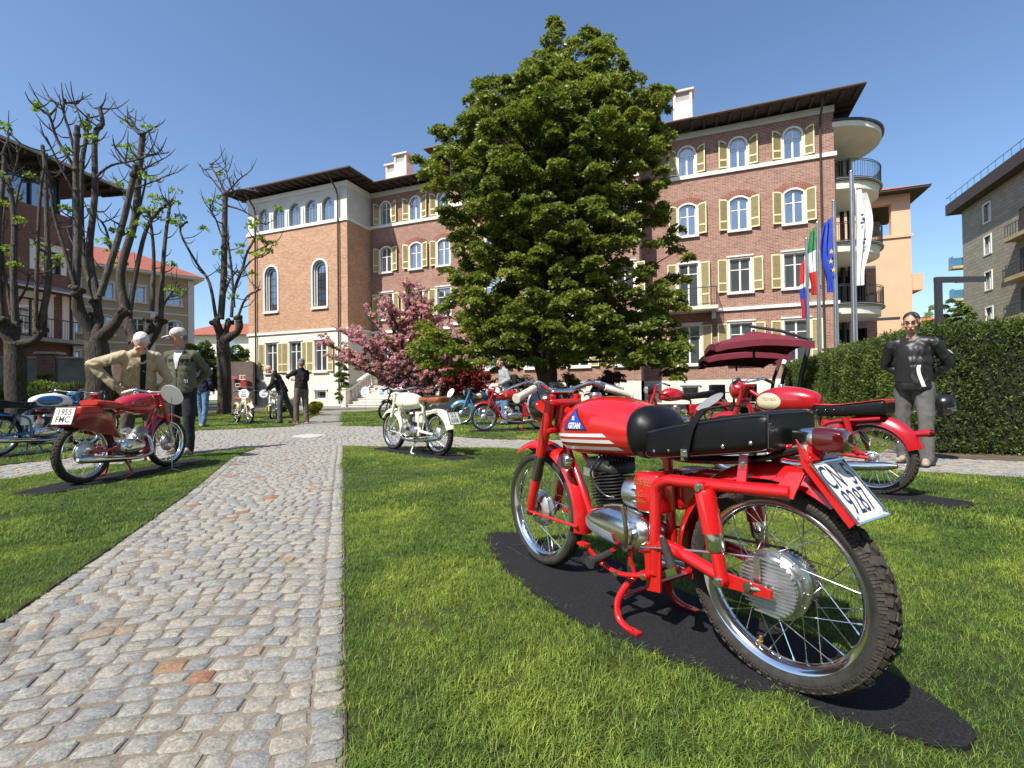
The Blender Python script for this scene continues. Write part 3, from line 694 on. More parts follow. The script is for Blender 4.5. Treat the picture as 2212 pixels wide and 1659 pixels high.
def bal_outline(p, b0, b1, n=10, ins=0.0):
    pts = [(0, -b0-ins)]; rx, ry = p-ins, (b1-b0)/2-ins; cy = -(b0+b1)/2
    pts = [(.0, -b0-ins), (-(p-ry)*.6, -b0-ins)]
    x0 = -(p-ry)*.6
    for k in range(1, n*2): a = math.pi*k/(2*n); pts.append((x0-(p-abs(x0)-ins)*math.sin(a), cy+ry*math.cos(a)))
    pts += [(x0, -b1+ins), (0, -b1+ins)]
    return pts
for zf, top in ((4.95, 5.95), (8.1, 9.1), (11.3, 12.3)):
    pl = bal_outline(2.55, .45, 5.4); mb = MB(); mb.prism(pl, zf-.42, zf); mb.prism(bal_outline(2.75, .35, 5.6), zf+.001, zf+.10, 0)
    b_ = mb.build('balcony', M['stucco'], house, 30); rb = MB(); ol = bal_outline(2.68, .40, 5.5)
    d = 0
    for zz in (zf+.16, zf+.98, zf+1.06): rb.tube([(x, y, zz) for x, y in ol], .02, 5)
    for (xa, ya), (xb, yb) in zip(ol[:-1], ol[1:]):
        L = math.hypot(xb-xa, yb-ya); n = max(1, int(L/.12))
        for k in range(n): t = k/n; rb.cyl((xa+(xb-xa)*t, ya+(yb-ya)*t, zf+.1), (xa+(xb-xa)*t, ya+(yb-ya)*t, zf+.98), .011, 4)
    rb.build('railing', M['railing'], b_, 0); lip = MB(); lip.tube([(x, y, zf+.05) for x, y in ol], .075, 6); lip.build('fascia', M['railing'], b_, 30)
mb = MB(); mb.prism(bal_outline(2.85, -.02, 5.9), 13.85, 14.12); c_ = mb.build('canopy', M['stucco'], house, 30)
mb = MB(); mb.prism(bal_outline(2.95, -.06, 6.0), 14.122, 14.24); mb.build('roofing', M['railing'], c_, 30)
for yy, xx in ((-4.4, -1.3), (-4.4, -1.65)):
    mb = MB(); mb.cyl((xx, yy, 0), (xx, yy, 13.85), .11, 10); mb.build('column', M['railing'], house, 40)
# brick wing set back behind the rounded balconies, with deep dark loggia openings
wall('rear_wing_wall', -2.95, -.002, 0, 7.55, -4.7, [(-1.32, 1.15, .1, 4.2, 0), (-1.32, 1.15, 4.96, 7.3, 0)], M['brick'], house, .5)
mb = MB(); mb.b2((-2.9, -7.5, .05), (-.05, -5.9, 7.5)); mb.build('loggia_back', M['darkroom'], house, 0)
mb = MB(); mb.b2((-2.95, -7.6, 7.56), (-.002, -4.7, 7.7)); mb.build('wing_slab', M['stucco'], house, 0)
mb = MB(); mb.add([(-2.95, -4.7, 0), (-2.95, -7.6, 0), (-2.95, -7.6, 7.55), (-2.95, -4.7, 7.55)], [(0, 1, 2, 3)]); mb.build('wing_side', M['brick'], house, 0)
mb = MB(); mb.b2((-1.9, -4.9, 11.35), (-.002, -4.7, 13.84)); mb.build('attic_wall', M['stucco'], house, 0)
# roofs: low hips with wide eaves
def hip(name, x0, x1, y1, z, ov, depth=11, parent=house, rise=2.2, back=0):
    X0, X1, Y1, Y0 = x0-ov, x1+ov, y1+ov, y1-depth
    mb = MB(); mb.b2((X0, Y0, z), (X1, Y1, z+.10)); r_ = mb.build(name, M['eave'], parent, 0)
    t = MB(); ym = (Y0+Y1)/2; ins = (Y1-Y0)/2
    vs = [(X0-.02, Y0, z+.101), (X1+.02, Y0, z+.101), (X1+.02, Y1+.02, z+.101), (X0-.02, Y1+.02, z+.101), (X0+ins*.8, ym, z+rise), (X1-ins*.8, ym, z+rise)]
    t.add(vs, [(0, 4, 5, 1), (1, 5, 2), (2, 5, 4, 3), (3, 4, 0)]); t.build('roof_tiles', M['tile'], r_, 0)
    g = MB(); g.tube([(X0-.03, Y0+3, z+.05), (X0-.03, Y1+.05, z+.05), (X1+.03, Y1+.05, z+.05), (X1+.03, Y0+3, z+.05)], .075, 8); g.build('gutter', M['pipe'], r_, 40)
    rf = MB()
    for x in np.arange(X0+.25, X1, .62): rf.b2((x-.05, y1+.092, z-.13), (x+.05, Y1-.05, z-.001))
    for yy in np.arange(Y1-1.3, Y0+1, -.62):
        rf.b2((X0+.05, yy-.05, z-.13), (x0-.002, yy+.05, z-.001)); rf.b2((x1+.002, yy-.05, z-.13), (X1-.05, yy+.05, z-.001))
    rf.build('rafters', M['eave'], r_, 0)
    return r_
hip('roof', 0, 28.0, 0, 15.12, 1.06, 12)
hip('roof', 9.4, 20.9, 1.5, 15.75, 1.1, 12, rise=1.8)
# tower
TW = 2.49; tx0, tx1 = 28.1, 37.05
fiv = [29.68, 31.14, 32.6, 34.06, 35.52]
wall('front_wall', tx0, tx1, 5.12, 12.38, TW, [(30.43, .66, 6.75, 9.30, .66), (34.82, .66, 6.75, 9.30, .66)], M['brickorange'], house, .35)
wall('front_wall', tx0, tx1, 12.38, 14.95, TW, [(c, .53, 12.55, 13.6, .53) for c in fiv], M['stuccogrey'], house)
gt = [30.38, 32.61, 34.8]
wall('front_wall', tx0, tx1, -.05, 5.12, TW, [(c, .52, 2.35, 4.38, 0) for c in gt]+[(30.43, .48, .45, .98, 0), (34.8, .48, .45, .98, 0)], M['stucco'], house)
tw = MB(); tw.add([(tx0, -.1, 5.12), (tx0, TW, 5.12), (tx0, TW, 12.38), (tx0, -.1, 12.38), (tx1, -9, 5.12), (tx1, TW, 5.12), (tx1, TW, 12.38), (tx1, -9, 12.38)], [(0, 1, 2, 3), (4, 7, 6, 5)]); tw.build('side_wall', M['brickorange'], house, 0)
for za, zb in ((12.38, 14.95), (-.05, 5.12)):
    tw = MB(); tw.add([(tx0, -.1, za), (tx0, TW, za), (tx0, TW, zb), (tx0, -.1, zb)], [(0, 1, 2, 3)]); tw.build('side_wall', M['stuccogrey'], house, 0)
    tw = MB(); tw.add([(tx1, -9, za), (tx1, TW, za), (tx1, TW, zb), (tx1, -9, zb)], [(0, 3, 2, 1)]); tw.build('side_wall', M['stuccogrey'], house, 0)
mb = MB()
for z0, z1, o_ in ((12.30, 12.46, .09), (5.04, 5.20, .09)):
    mb.b2((tx0-o_, TW+.002, z0), (tx1+o_, TW+o_, z1)); mb.b2((tx0-o_, .103, z0), (tx0-.002, TW+.002, z1))
mb.b2((tx0-.07, TW+.002, 14.62), (tx1+.07, TW+.07, 14.95)); mb.b2((tx0-.07, .1, 14.62), (tx0-.002, TW+.002, 14.95))
mb.build('band_course', M['trim'], house, 0)
for c in fiv: window(house, c, TW, .53, 12.55, 13.6, .53, trim=.0, mull='lead', frame='panel', surround=False, rec=.16, transom=13.62, sill=False)
for c in [28.95]+[x+.73 for x in fiv]: mb = MB(); mb.b2((c-.07, TW+.003, 12.47), (c+.07, TW+.06, 13.62)); mb.build('pilaster', M['trim'], house, 0)
for c in (30.43, 34.82):
    mb = MB(); ring_prism(mb, outline(c, .72, 6.62, 9.30, .72), outline(c, .60, 6.62, 9.30, .60), TW+.05, TW-.02)
    ring_prism(mb, outline(c, .64, 6.70, 9.30, .64), outline(c, .50, 6.70, 9.28, .50), TW-.09, TW-.12); ring_prism(mb, outline(c, .52, 6.75, 9.25, .52), outline(c, .40, 6.75, 9.25, .40), TW-.20, TW-.24)
    mb.b2((c-.72, TW-.2, 6.55), (c+.72, TW+.12, 6.70)); s_ = mb.build('window_surround', M['trim'], house, 0)
    window(house, c, TW, .42, 6.72, 9.25, .42, trim=0, mull='bars', frame='railing', surround=False, rec=.27, sill=False)
for i, c in enumerate(gt):
    window(house, c, TW, .52, 2.35, 4.38, 0, trim=.09, transom=3.75)
    shutter(house, c-.63, TW, .50, 2.32, 4.4, -1, 0, .15); shutter(house, c+.63, TW, .50, 2.32, 4.4, 1, 0, .15)
for c in (30.43, 34.8): window(house, c, TW, .48, .45, .98, 0, trim=.08, mull='none', rec=.18, sill=False)
hip('roof', tx0, tx1, TW, 15.2, 1.0, 12, rise=2.0)
for x, y, zt in ((28.75, TW, 14.9), (36.2, TW, 14.9), (21.25, 0, 14.9), (.61, 0, 14.9)):
    mb = MB(); mb.tube([(x, y+1.0, 15.25), (x, y+.9, 15.0), (x, y+.25, 14.3), (x, y+.13, 13.9), (x, y+.13, .1)], .055, 8, sm=0); mb.build('downpipe', M['pipe'], house, 40)
for x, y, h_ in ((7.1, -.5, 17.45), (25.7, -.6, 17.5), (26.9, -1.3, 17.3)):
    mb = MB(); wd = 1.0
    mb.b2((x-wd/2, y-.45, 15.1), (x+wd/2, y+.45, h_-.62)); ch = mb.build('chimney', M['stucco'], house, 0); m2 = MB()
    for sx in (-1, 1):
        for sy in (-1, 1): m2.b2((x+sx*wd/2, y+sy*.45, h_-.62), (x+sx*(wd/2-.14), y+sy*.31, h_-.1))
    m2.b2((x-wd/2-.1, y-.55, h_-.1), (x+wd/2+.1, y+.55, h_)); m2.build('cap', M['stuccogrey'], ch, 0)
    m3 = MB(); m3.b2((x-wd/2+.06, y-.39, h_-.62), (x+wd/2-.06, y+.39, h_-.1)); m3.build('flue_grille', M['concrete'], ch, 0)
# back-of-house fill so that nothing shows through
mb = MB(); mb.b2((.3, -13.5, 0), (37, -9.0, 14.8)); mb.build('rear_block', M['brick'], house, 0)
mb = MB(); mb.b2((.4, -.30, .1), (9.3, -.26, 14.8)); mb.b2((21, -.30, .1), (28, -.26, 14.8)); mb.b2((9.6, 1.2, .1), (20.8, 1.24, 15.4)); mb.b2((28.3, TW-.46, .1), (36.9, TW-.42, 14.9)); mb.build('room_back', M['darkroom'], house, 0)
# stairs up to the house door
st = thing('garden_stairs', 'white stone garden stairs with a baluster rail beside the tower', 'stairs', (0, 0, 0))
Rz = math.pi-ANG; Sb = G(735, 872)
sd = Vector((-7.78+.0, 21+8.6, 0)); ux = Vector((math.cos(ANG)*1, -math.sin(ANG), 0)); back = Vector((math.sin(ANG), math.cos(ANG), 0))
s0 = AT(742, 871, 29.3); s0.z = 0; st.location = s0; st.rotation_euler = (0, 0, -ANG)
# local: x to the right along the house, y back towards it
for k in range(8):
    mb = MB(); mb.b2((.25, .33*k, 0), (3.4, 3.4, .16*(k+1))) if k == 7 else mb.b2((.25, .33*k, .16*k), (3.4, .33*(k+1)+.02, .16*(k+1))); mb.box((1.825, .33*k-.01, .16*(k+1)-.02), (3.15, .05, .045)); mb.build('step', M['stone'], st, 0)
for x in (.12, 3.53):
    mb = MB(); mb.b2((x-.17, -.15, 0), (x+.17, .19, 1.05)); mb.b2((x-.21, -.19, 1.05), (x+.21, .23, 1.15)); mb.b2((x-.17, 2.6, 0), (x+.17, 2.94, 2.35)); mb.b2((x-.21, 2.56, 2.35), (x+.21, 2.98, 2.45))
    mb.slab([(x-.12, .19, 0), (x-.12, 2.6, 0), (x-.12, 2.6, 1.35), (x-.12, .19, .15)], (.24, 0, 0)); mb.slab([(x-.15, .19, .95), (x-.15, 2.6, 2.15), (x-.15, 2.6, 2.3), (x-.15, .19, 1.08)], (.30, 0, 0)); mb.build('balustrade', M['stone'], st, 0)
    for k in range(8):
        yy = .38+.29*k; zb = .15+(1.2/2.41)*(yy-.19); zt = .95+(1.2/2.41)*(yy-.19)
        mb = MB(); mb.lathe([(.05, zb), (.045, zb+.1), (.075, zb+.3), (.04, zb+.6), (.05, zt+.02)], (x, yy, 0), (0, 0, 1), 8); mb.build('baluster', M['stone'], st, 50)
# ================================================================ NEIGHBOURS
# apricot house behind the right-hand end
oh = thing('apricot_house', 'apricot rendered house with an open roof loggia behind the brick house', 'building', (0, 0, 0), -ANG)
oc = AT(1970, 600, 38.0); oh.location = (oc.x, oc.y, 0)
# local: x to the right (corner at 0, house to the left), y back
def boxw(name, a, b, m, par): q = MB(); q.b2(a, b); return q.build(name, m, par, 0)
boxw('wall', (-9, 0, 0), (0, 8, 12.7), M['orange'], oh); boxw('wall', (-9, .002, 12.7), (-3.0, 8, 16.0), M['orange'], oh)
boxw('corner_pier', (-1.25, 0, 12.7), (0, .5, 16.0), M['orange'], oh); boxw('lintel', (-3.0, 0, 15.3), (-1.25, .5, 16.0), M['orange'], oh); boxw('rear_pier', (-.5, 7, 12.7), (0, 8, 16.0), M['orange'], oh)
boxw('cornice', (-9, -.12, 12.55), (.12, -.002, 12.78), M['orange'], oh)
boxw('floor_band', (-9, -.08, 4.1), (.08, -.002, 4.25), M['orange'], oh); boxw('post', (-2.2, 3, 12.7), (-1.9, 3.3, 16.0), M['brickarch'], oh); boxw('post', (-1.6, 6, 12.7), (-1.3, 6.3, 16.0), M['brickarch'], oh)
q = MB(); q.b2((-9.8, -1.0, 16.0), (1.0, 8.5, 16.14)); rf = q.build('roof', M['eave'], oh, 0)
q = MB(); q.add([(-9.8, -1.05, 16.141), (1.05, -1.05, 16.141), (1.05, 8.5, 16.141), (-9.8, 8.5, 16.141), (-6, 3.7, 17.9), (-3, 3.7, 17.9)], [(0, 1, 5, 4), (1, 2, 5), (2, 3, 4, 5), (3, 0, 4)]); q.build('roof_tiles', M['tile'], rf, 0)
for z_ in (3.2, 8.4): q = MB(); q.b2((.002, .5, z_), (.9, 2.6, z_+1.3)); q.build('balcony', M['orange'], oh, 0)
for z_ in (9.3, 5.6, 2.3): window(oh, -3.9, 0, .0+.4, z_, z_+1.6, 0, trim=.1, sill=False) if False else None
w2 = MB(); w2.b2((-2.95, -.03, 5.9), (-2.6, -.004, 7.7)); w2.build('window', M['trim'], oh, 0)
# little lodge roof beside it
lo = thing('small_lodge', 'small pale lodge with a dark tiled roof beyond the apricot house', 'building', (33.4, 38, 0), -ANG)
boxw('wall', (-1.2, 0, 0), (.2, 4, 5.9), M['stucco'], lo); q = MB(); q.add([(-1.9, -.7, 5.9), (.9, -.7, 5.9), (.9, 4.7, 5.9), (-1.9, 4.7, 5.9), (-.5, 2, 6.5)], [(0, 1, 4), (1, 2, 4), (2, 3, 4), (3, 0, 4), (0, 3, 2, 1)]); q.build('roof', M['tile'], lo, 0)
# block of flats on the right edge
fl = thing('apartment_block', 'tall grey green tiled block of flats at the right edge', 'building', (0, 0, 0), -ANG)
fc = AT(2081, 600, 46.0); fl.location = (fc.x, fc.y, 0)
M['cladding'] = brick_mat('grey_green_cladding', (.37, .34, .26), (.30, .275, .21), (.19, .17, .14), .75, .30, .12, .02)
M['claddinglight'] = brick_mat('straw_cladding', (.52, .43, .25), (.46, .38, .21), (.30, .25, .16), .5, .24, .1, .02)
# local: wall faces left (-x), runs from y = 0 (far corner) to y = -22 (near); x to the right
FH = 17.4
ys = [(-4.33, .50, z, z+1.5, 0) for z in (2.9, 6.0, 9.1, 12.2, 15.0)]
wall('wall', -22, 0, 0, FH, 0, ys, M['cladding'], fl, .2, tf=lambda x, y, z: (-y, x, z))
boxw('wall', (.3, -21.9, 0), (12, -.001, FH), M['cladding'], fl); boxw('wall', (-.9, -7.2, 0), (-.002, -4.6, FH-2.2), M['claddinglight'], fl) if False else None
for c, hw, z0, z1, r_ in ys:
    q = MB(); t = .12
    for a, b in (((-.05, c-hw-t, z0-t), (.15, c-hw, z1+t)), ((-.05, c+hw, z0-t), (.15, c+hw+t, z1+t)), ((-.05, c-hw, z1), (.15, c+hw, z1+t)), ((-.05, c-hw, z0-t), (.15, c+hw, z0))): q.b2(a, b)
    q.b2((.08, c-.03, z0), (.13, c+.03, z1)); w_ = q.build('window', M['trim'], fl, 0); q = MB(); q.b2((.16, c-hw, z0), (.18, c+hw, z1)); q.build('pane', M['windowglass'], w_, 0)
q = MB(); q.b2((-.9, -22.5, FH-.1), (12, .9, FH+.9)); pr = q.build('parapet', M['eave'], fl, 0)
q = MB(); q.b2((-.86, -22.4, FH+1.55), (-.82, .86, FH+1.6)); q.b2((-.86, .82, FH+1.55), (12, .86, FH+1.6))
for yy in np.arange(-22, .9, 1.1): q.b2((-.86, yy-.03, FH+.9), (-.82, yy+.03, FH+1.6))
q.build('glass_rail', M['steelblue'], pr, 0)
for i, z_ in enumerate((3.0, 6.1, 9.2, 12.3)):
    q = MB(); q.b2((-.9, -14.5, z_-.3), (-.003, -8.6, z_+.02)); 
    b_ = q.build('balcony', M['claddinglight'], fl, 0); r2 = MB(); r2.b2((-.88, -14.4, z_+.9), (-.84, -8.7, z_+.95))
    for yy in np.arange(-14.4, -8.6, .35): r2.b2((-.88, yy-.02, z_), (-.85, yy+.02, z_+.9))
    r2.build('railing', M['railing'], b_, 0); s2 = MB(); s2.b2((-.05, -12.5, z_+.1), (-.004, -8.9, z_+2.2)); s2.build('balcony_door', M['eave'], b_, 0)
    q = MB(); q.b2((-.75, .002, z_-.35), (1.9, 1.0, z_-.1)); b_ = q.build('balcony', M['claddinglight'], fl, 0)
    r2 = MB(); r2.b2((-.72, .1, z_-.1), (-.69, .95, z_+.85)); r2.b2((-.72, .95, z_-.1), (1.85, .98, z_+.85)); r2.build('glass_rail', M['steelblue'], b_, 0)
boxw('plant_room', (2.0, -20, FH+.9), (9, -6, FH+3.0), M['panel'], fl)
# left-hand modern brick building with a glazed attic and a wide roof
lx, ly = -22.5, 25.0; la = math.atan2(-.988, -.154)
lb = thing('roof_terrace_building', 'dark brick building with glazed attic and wide flat eaves at the left edge', 'building', (lx, ly, 0), la)
ops = [(1.24, .56, 6.95, 8.0, 0), (1.9, .62, 3.75, 5.55, 0), (5.2, .56, 6.95, 8.0, 0)]
wall('wall', 0, 16, 0, 10.0, 0, ops, M['brickleft'], lb)
boxw('side_wall', (0, -12, 0), (.02, -.002, 10.0), M['brickleft'], lb); boxw('room_back', (.1, -1, 0), (16, -.6, 10), M['darkroom'], lb)
for c, hw, z0, z1, r_ in ops: window(lb, c, 0, hw, z0, z1, 0, trim=.26, mull='cross', frame='railing', rec=.14, sill=False)
q = MB(); q.b2((-.15, .01, 3.45), (3.9, 1.0, 3.62)); b_ = q.build('balcony', M['concrete'], lb, 0); q = MB(); q.b2((-.1, .93, 4.5), (3.85, .97, 4.55))
for x in np.arange(-.1, 3.9, .12): q.cyl((x, .95, 3.62), (x, .95, 4.5), .009, 4)
q.build('railing', M['railing'], b_, 0)
q = MB(); q.add([(-.2, .002, 6.3), (3.6, .002, 6.3), (3.6, .9, 5.95), (-.2, .9, 5.95), (-.2, .002, 6.22), (3.6, .002, 6.22), (3.6, .9, 5.87), (-.2, .9, 5.87)], [(0, 3, 2, 1), (4, 5, 6, 7), (3, 7, 6, 2), (0, 4, 7, 3), (1, 2, 6, 5)]); q.build('porch_roof', M['panel'], lb, 0)
q = MB(); q.b2((.4, -8, 10.0), (16, -.5, 12.0)); g_ = q.build('glazed_attic', M['windowglass'], lb, 0); q = MB()
for x in np.arange(.4, 16, 1.3): q.b2((x-.04, -.49, 10), (x+.04, -.40, 12))
q.b2((.4, -.49, 10.0), (16, -.40, 10.1)); q.build('mullions', M['railing'], g_, 0)
q = MB(); q.b2((-1.9, -9, 12.0), (17, 1.25, 12.12)); r_ = q.build('roof', M['eave'], lb, 0); q = MB(); q.tube([(-1.93, -8, 12.07), (-1.93, 1.3, 12.07), (17, 1.3, 12.07)], .08, 8); q.build('gutter', M['concrete'], r_, 40)
q = MB()
for x in np.arange(-1.7, 16, .8): q.b2((x-.05, -.3, 11.82), (x+.05, 1.2, 11.999))
q.build('rafters', M['bark'], r_, 0)
q = MB(); q.cyl((.12, .08, 0), (.12, .08, 11.6), .055, 8); q.build('downpipe', M['panel'], lb, 40); q = MB(); q.b2((.3, .002, 3.7), (.62, .05, 5.9)); q.build('pilaster', M['trim'], lb, 0)
# ochre house behind
hb = thing('ochre_house', 'ochre three storey house with red tiled roof behind the bare trees', 'building', (-24.9, 38, 0), math.atan2(-.73, -.69))
ops = []
for t in (1.25, 3.5, 5.3, 7.1, 9.2):
    ops += [(t, .42, 7.7, 9.0-.2, 0), (t, .42, 5.2, 6.35, .12), (t, .42, 2.4, 3.9, 0)]
wall('wall', 0, 16, 0, 9.8, 0, ops, M['beige'], hb); boxw('side_wall', (-.02, -9, 0), (0, -.002, 9.8), M['beige'], hb); boxw('room_back', (.2, -1, 0), (16, -.6, 9.7), M['darkroom'], hb)
for c, hw, z0, z1, r_ in ops: window(hb, c, 0, hw, z0, z1, r_, trim=.1, mull='cross', rec=.12)
q = MB(); q.b2((-.06, .003, 0), (.35, .06, 9.7)); q.b2((2.45, .003, 0), (2.75, .06, 9.7)); q.b2((.35, .003, 6.95), (16, .05, 7.05)); q.b2((.35, .003, 4.6), (16, .05, 4.7)); q.build('quoins', M['trim'], hb, 0)
q = MB(); q.b2((-.6, -9, 9.8), (17, .7, 9.95)); r_ = q.build('eaves', M['trim'], hb, 0); q = MB(); q.add([(-.65, .75, 9.951), (17, .75, 9.951), (17, -9, 9.951), (-.65, -9, 9.951), (3, -4, 12.2), (14, -4, 12.2)], [(0, 1, 5, 4), (1, 2, 5), (2, 3, 4, 5), (3, 0, 4)]); q.build('roof_tiles', M['tile'], r_, 0)
M['redtile'] = mat('bright_red_roof', (.30, .085, .055), .85, 0, 0, .15, 2)
for ch in r_.children: ch.data.materials[0] = M['redtile']
# far flats with red roof between the trees
f0 = AT(420, 720, 72); ff = thing('distant_flats', 'distant white flats with balconies and red roof beyond the garden', 'building', (f0.x-3, 72, 0), 0)
boxw('wall', (0, 0, 0), (26, 10, 9.6), M['stucco'], ff); q = MB(); q.add([(-.8, -.8, 9.6), (26.8, -.8, 9.6), (26.8, 10, 9.6), (-.8, 10, 9.6), (4, 5, 12), (22, 5, 12)], [(0, 1, 5, 4), (1, 2, 5), (2, 3, 4, 5), (3, 0, 4), (0, 3, 2, 1)]); q.build('roof', M['redtile'], ff, 0)
for x in (3.2, 7.2, 11.2, 15.2, 19.2):
    for z_ in (3.6, 6.6):
        q = MB(); q.b2((x, -1.0, z_-.12), (x+2.6, -.002, z_+.03)); b_ = q.build('balcony', M['trim'], ff, 0); q = MB(); q.b2((x, -1.0, z_+.03), (x+2.6, -.96, z_+.9)); q.build('glass_rail', M['steelblue'], b_, 0)
        q = MB(); q.b2((x+.4, -.03, z_+.05), (x+1.8, -.004, z_+2.1)); q.build('window', M['windowglass'], ff, 0)
# building behind the photographer, across the street (seen only mirrored in the panes)
bh = thing('opposite_house', 'plain ochre block across the street mirrored in the window panes', 'building', (-20, -34, 0), 0)
boxw('wall', (-16, 0, 0), (50, 10, 22.5), M['beige'], bh); boxw('roof', (-17, -1, 22.5), (51, 11, 22.9), M['tile'], bh)

# garden walls
gw = thing('garden_wall', 'old rendered garden wall with brick pier behind the bare trees', 'wall', (0, 0, 0))
def wallseg(a, b, h, th, m, name, par, z0=-.03):
    a = Vector(a); b = Vector(b); d = (b-a); q = MB(); c = (a+b)/2
    q.box((c.x, c.y, (z0+h)/2), (d.length, th, h-z0), Matrix.Rotation(math.atan2(d.y, d.x), 3, 'Z')); return q.build(name, m, par, 0)
wa, wb = Vector((-27, 18.5)), Vector((-15.0, 21.6)); wallseg(wa, wb, 2.45, .3, M['oldwall'], 'wall', gw); wallseg(wa, wb, 2.52, .4, M['concrete'], 'coping', gw, 2.451)
for px in (108, 270):
    d = (px-1106)/1050; t = (d*wa.y-wa.x)/((wb.x-wa.x)-d*(wb.y-wa.y)); c = wa+(wb-wa)*t
    q = MB(); q.box((c.x, c.y, 1.3), (.62, .5, 2.66), Matrix.Rotation(.25, 3, 'Z')); p_ = q.build('brick_pier', M['brickleft'], gw, 0); q = MB(); q.box((c.x, c.y, 2.68), (.8, .66, .09), Matrix.Rotation(.25, 3, 'Z')); q.build('pier_cap', M['concrete'], p_, 0)
bw = thing('brown_wall', 'short brown rendered wall with fire signs beside the tower', 'wall', (0, 0, 0))
ba, bb = AT(492, 800, 27), AT(548, 800, 27.2); wallseg(ba.xy, bb.xy, 2.65, .3, M['brownwall'], 'wall', bw)
def signbox(name, x0, y0, x1, y1, m, par, d=.03, Y=26.82):
    a = AT(x0, y1, Y); b = AT(x1, y0, Y); q = MB(); q.b2((a.x, Y-d, a.z), (b.x, Y, b.z)); return q.build(name, m, par, 0)
M['firered'] = mat('fire_red', (.45, .02, .02), .5); M['signred'] = mat('faded_red_sign', (.45, .10, .09), .6)
s1 = signbox('fire_sign', 501, 812.5, 512, 819, M['signred'], None); tag(s1, 'small faded red sign on the brown wall, left of the pair', 'sign')
s2 = signbox('fire_sign', 518, 810, 531, 820.5, M['trim'], None); tag(s2, 'white and red fire equipment sign on the brown wall, right of the pair', 'sign')
for a, b, c, d in ((519, 811, 524, 818), (525.5, 811, 528, 818), (528.8, 811, 530.3, 818)): signbox('pictogram', a, b, c, d, M['signred'], s2, .012, 26.788)
s3 = signbox('hose_cabinet', 523, 824, 535, 834, M['firered'], None, .2); tag(s3, 'red fire hose cabinet below the signs on the brown wall', 'cabinet')
s4 = signbox('notice_frame', 508, 828, 519, 836, M['darkroom'], None, .1); tag(s4, 'small dark notice with pale frame on the brown wall', 'notice')
mbx = MB(); a = AT(508, 836, 26.7); b = AT(519, 828, 26.7)
for p, q_ in (((a.x, a.z), (a.x+.03, b.z)), ((b.x-.03, a.z), (b.x, b.z)), ((a.x, a.z), (b.x, a.z+.03)), ((a.x, b.z-.03), (b.x, b.z))): mbx.b2((p[0], 26.70, p[1]), (q_[0], 26.715, q_[1]))
mbx.build('frame', M['trim'], s4, 0)
# ================================================================ LEAVES, TREES, HEDGES
def leaf_quads(Cn, D, size, aspect=.5, rng=RNG, cup=.25):
    """rhombic leaves at Cn pointing along D"""
    n = len(Cn); D = D/np.linalg.norm(D, axis=1, keepdims=True); r = rng.normal(size=(n, 3)); Sd = np.cross(D, r); Sd /= np.linalg.norm(Sd, axis=1, keepdims=True)+1e-9
    Nn = np.cross(Sd, D); sz = (size*rng.uniform(.65, 1.25, n))[:, None]
    return np.stack([Cn, Cn+D*sz*.5+Sd*sz*aspect*.5+Nn*sz*cup*.3, Cn+D*sz, Cn+D*sz*.5-Sd*sz*aspect*.5+Nn*sz*cup*.3], 1)
def clumps_mesh(name, cen, rad, per, lsize, m, parent, flat=.45, k=6, updir=.55, rng=RNG, shell=True, aspect=.5, **props):
    """leaf rosettes on flattened clumps: cen (n,3), rad (n,)"""
    n = len(cen); idx = np.repeat(np.arange(n), per); N = len(idx)
    d = rng.normal(size=(N, 3)); d /= np.linalg.norm(d, axis=1, keepdims=True)
    rr = rng.uniform(.25, 1, N)**.4 if shell else rng.uniform(0, 1, N)**.6
    d[:, 2] = np.where(d[:, 2] < -.15, -d[:, 2]*rng.uniform(.2, 1, N), d[:, 2])
    P = cen[idx]+d*(rad[idx]*rr)[:, None]*np.array([1, 1, flat])
    ax = d*.7+np.array([0, 0, updir])+rng.normal(size=(N, 3))*.25; ax /= np.linalg.norm(ax, axis=1, keepdims=True)
    t = rng.normal(size=(N, 3)); e1 = np.cross(ax, t); e1 /= np.linalg.norm(e1, axis=1, keepdims=True); e2 = np.cross(ax, e1)
    Vs = []; T = []
    ct = np.clip(.5+rng.normal(size=n)*.16, 0, 1)
    for j in range(k):
        a = 2*math.pi*j/k+rng.uniform(-.3, .3, N); D = (np.cos(a)[:, None]*e1+np.sin(a)[:, None]*e2)+ax*rng.uniform(.15, .7, N)[:, None]
        Vs.append(leaf_quads(P, D, lsize, aspect, rng)); T.append(np.clip(ct[idx]+rng.normal(size=N)*.2, 0, 1))
    return quadmesh(name, np.concatenate(Vs), [m], parent, tint=np.concatenate(T), **props)
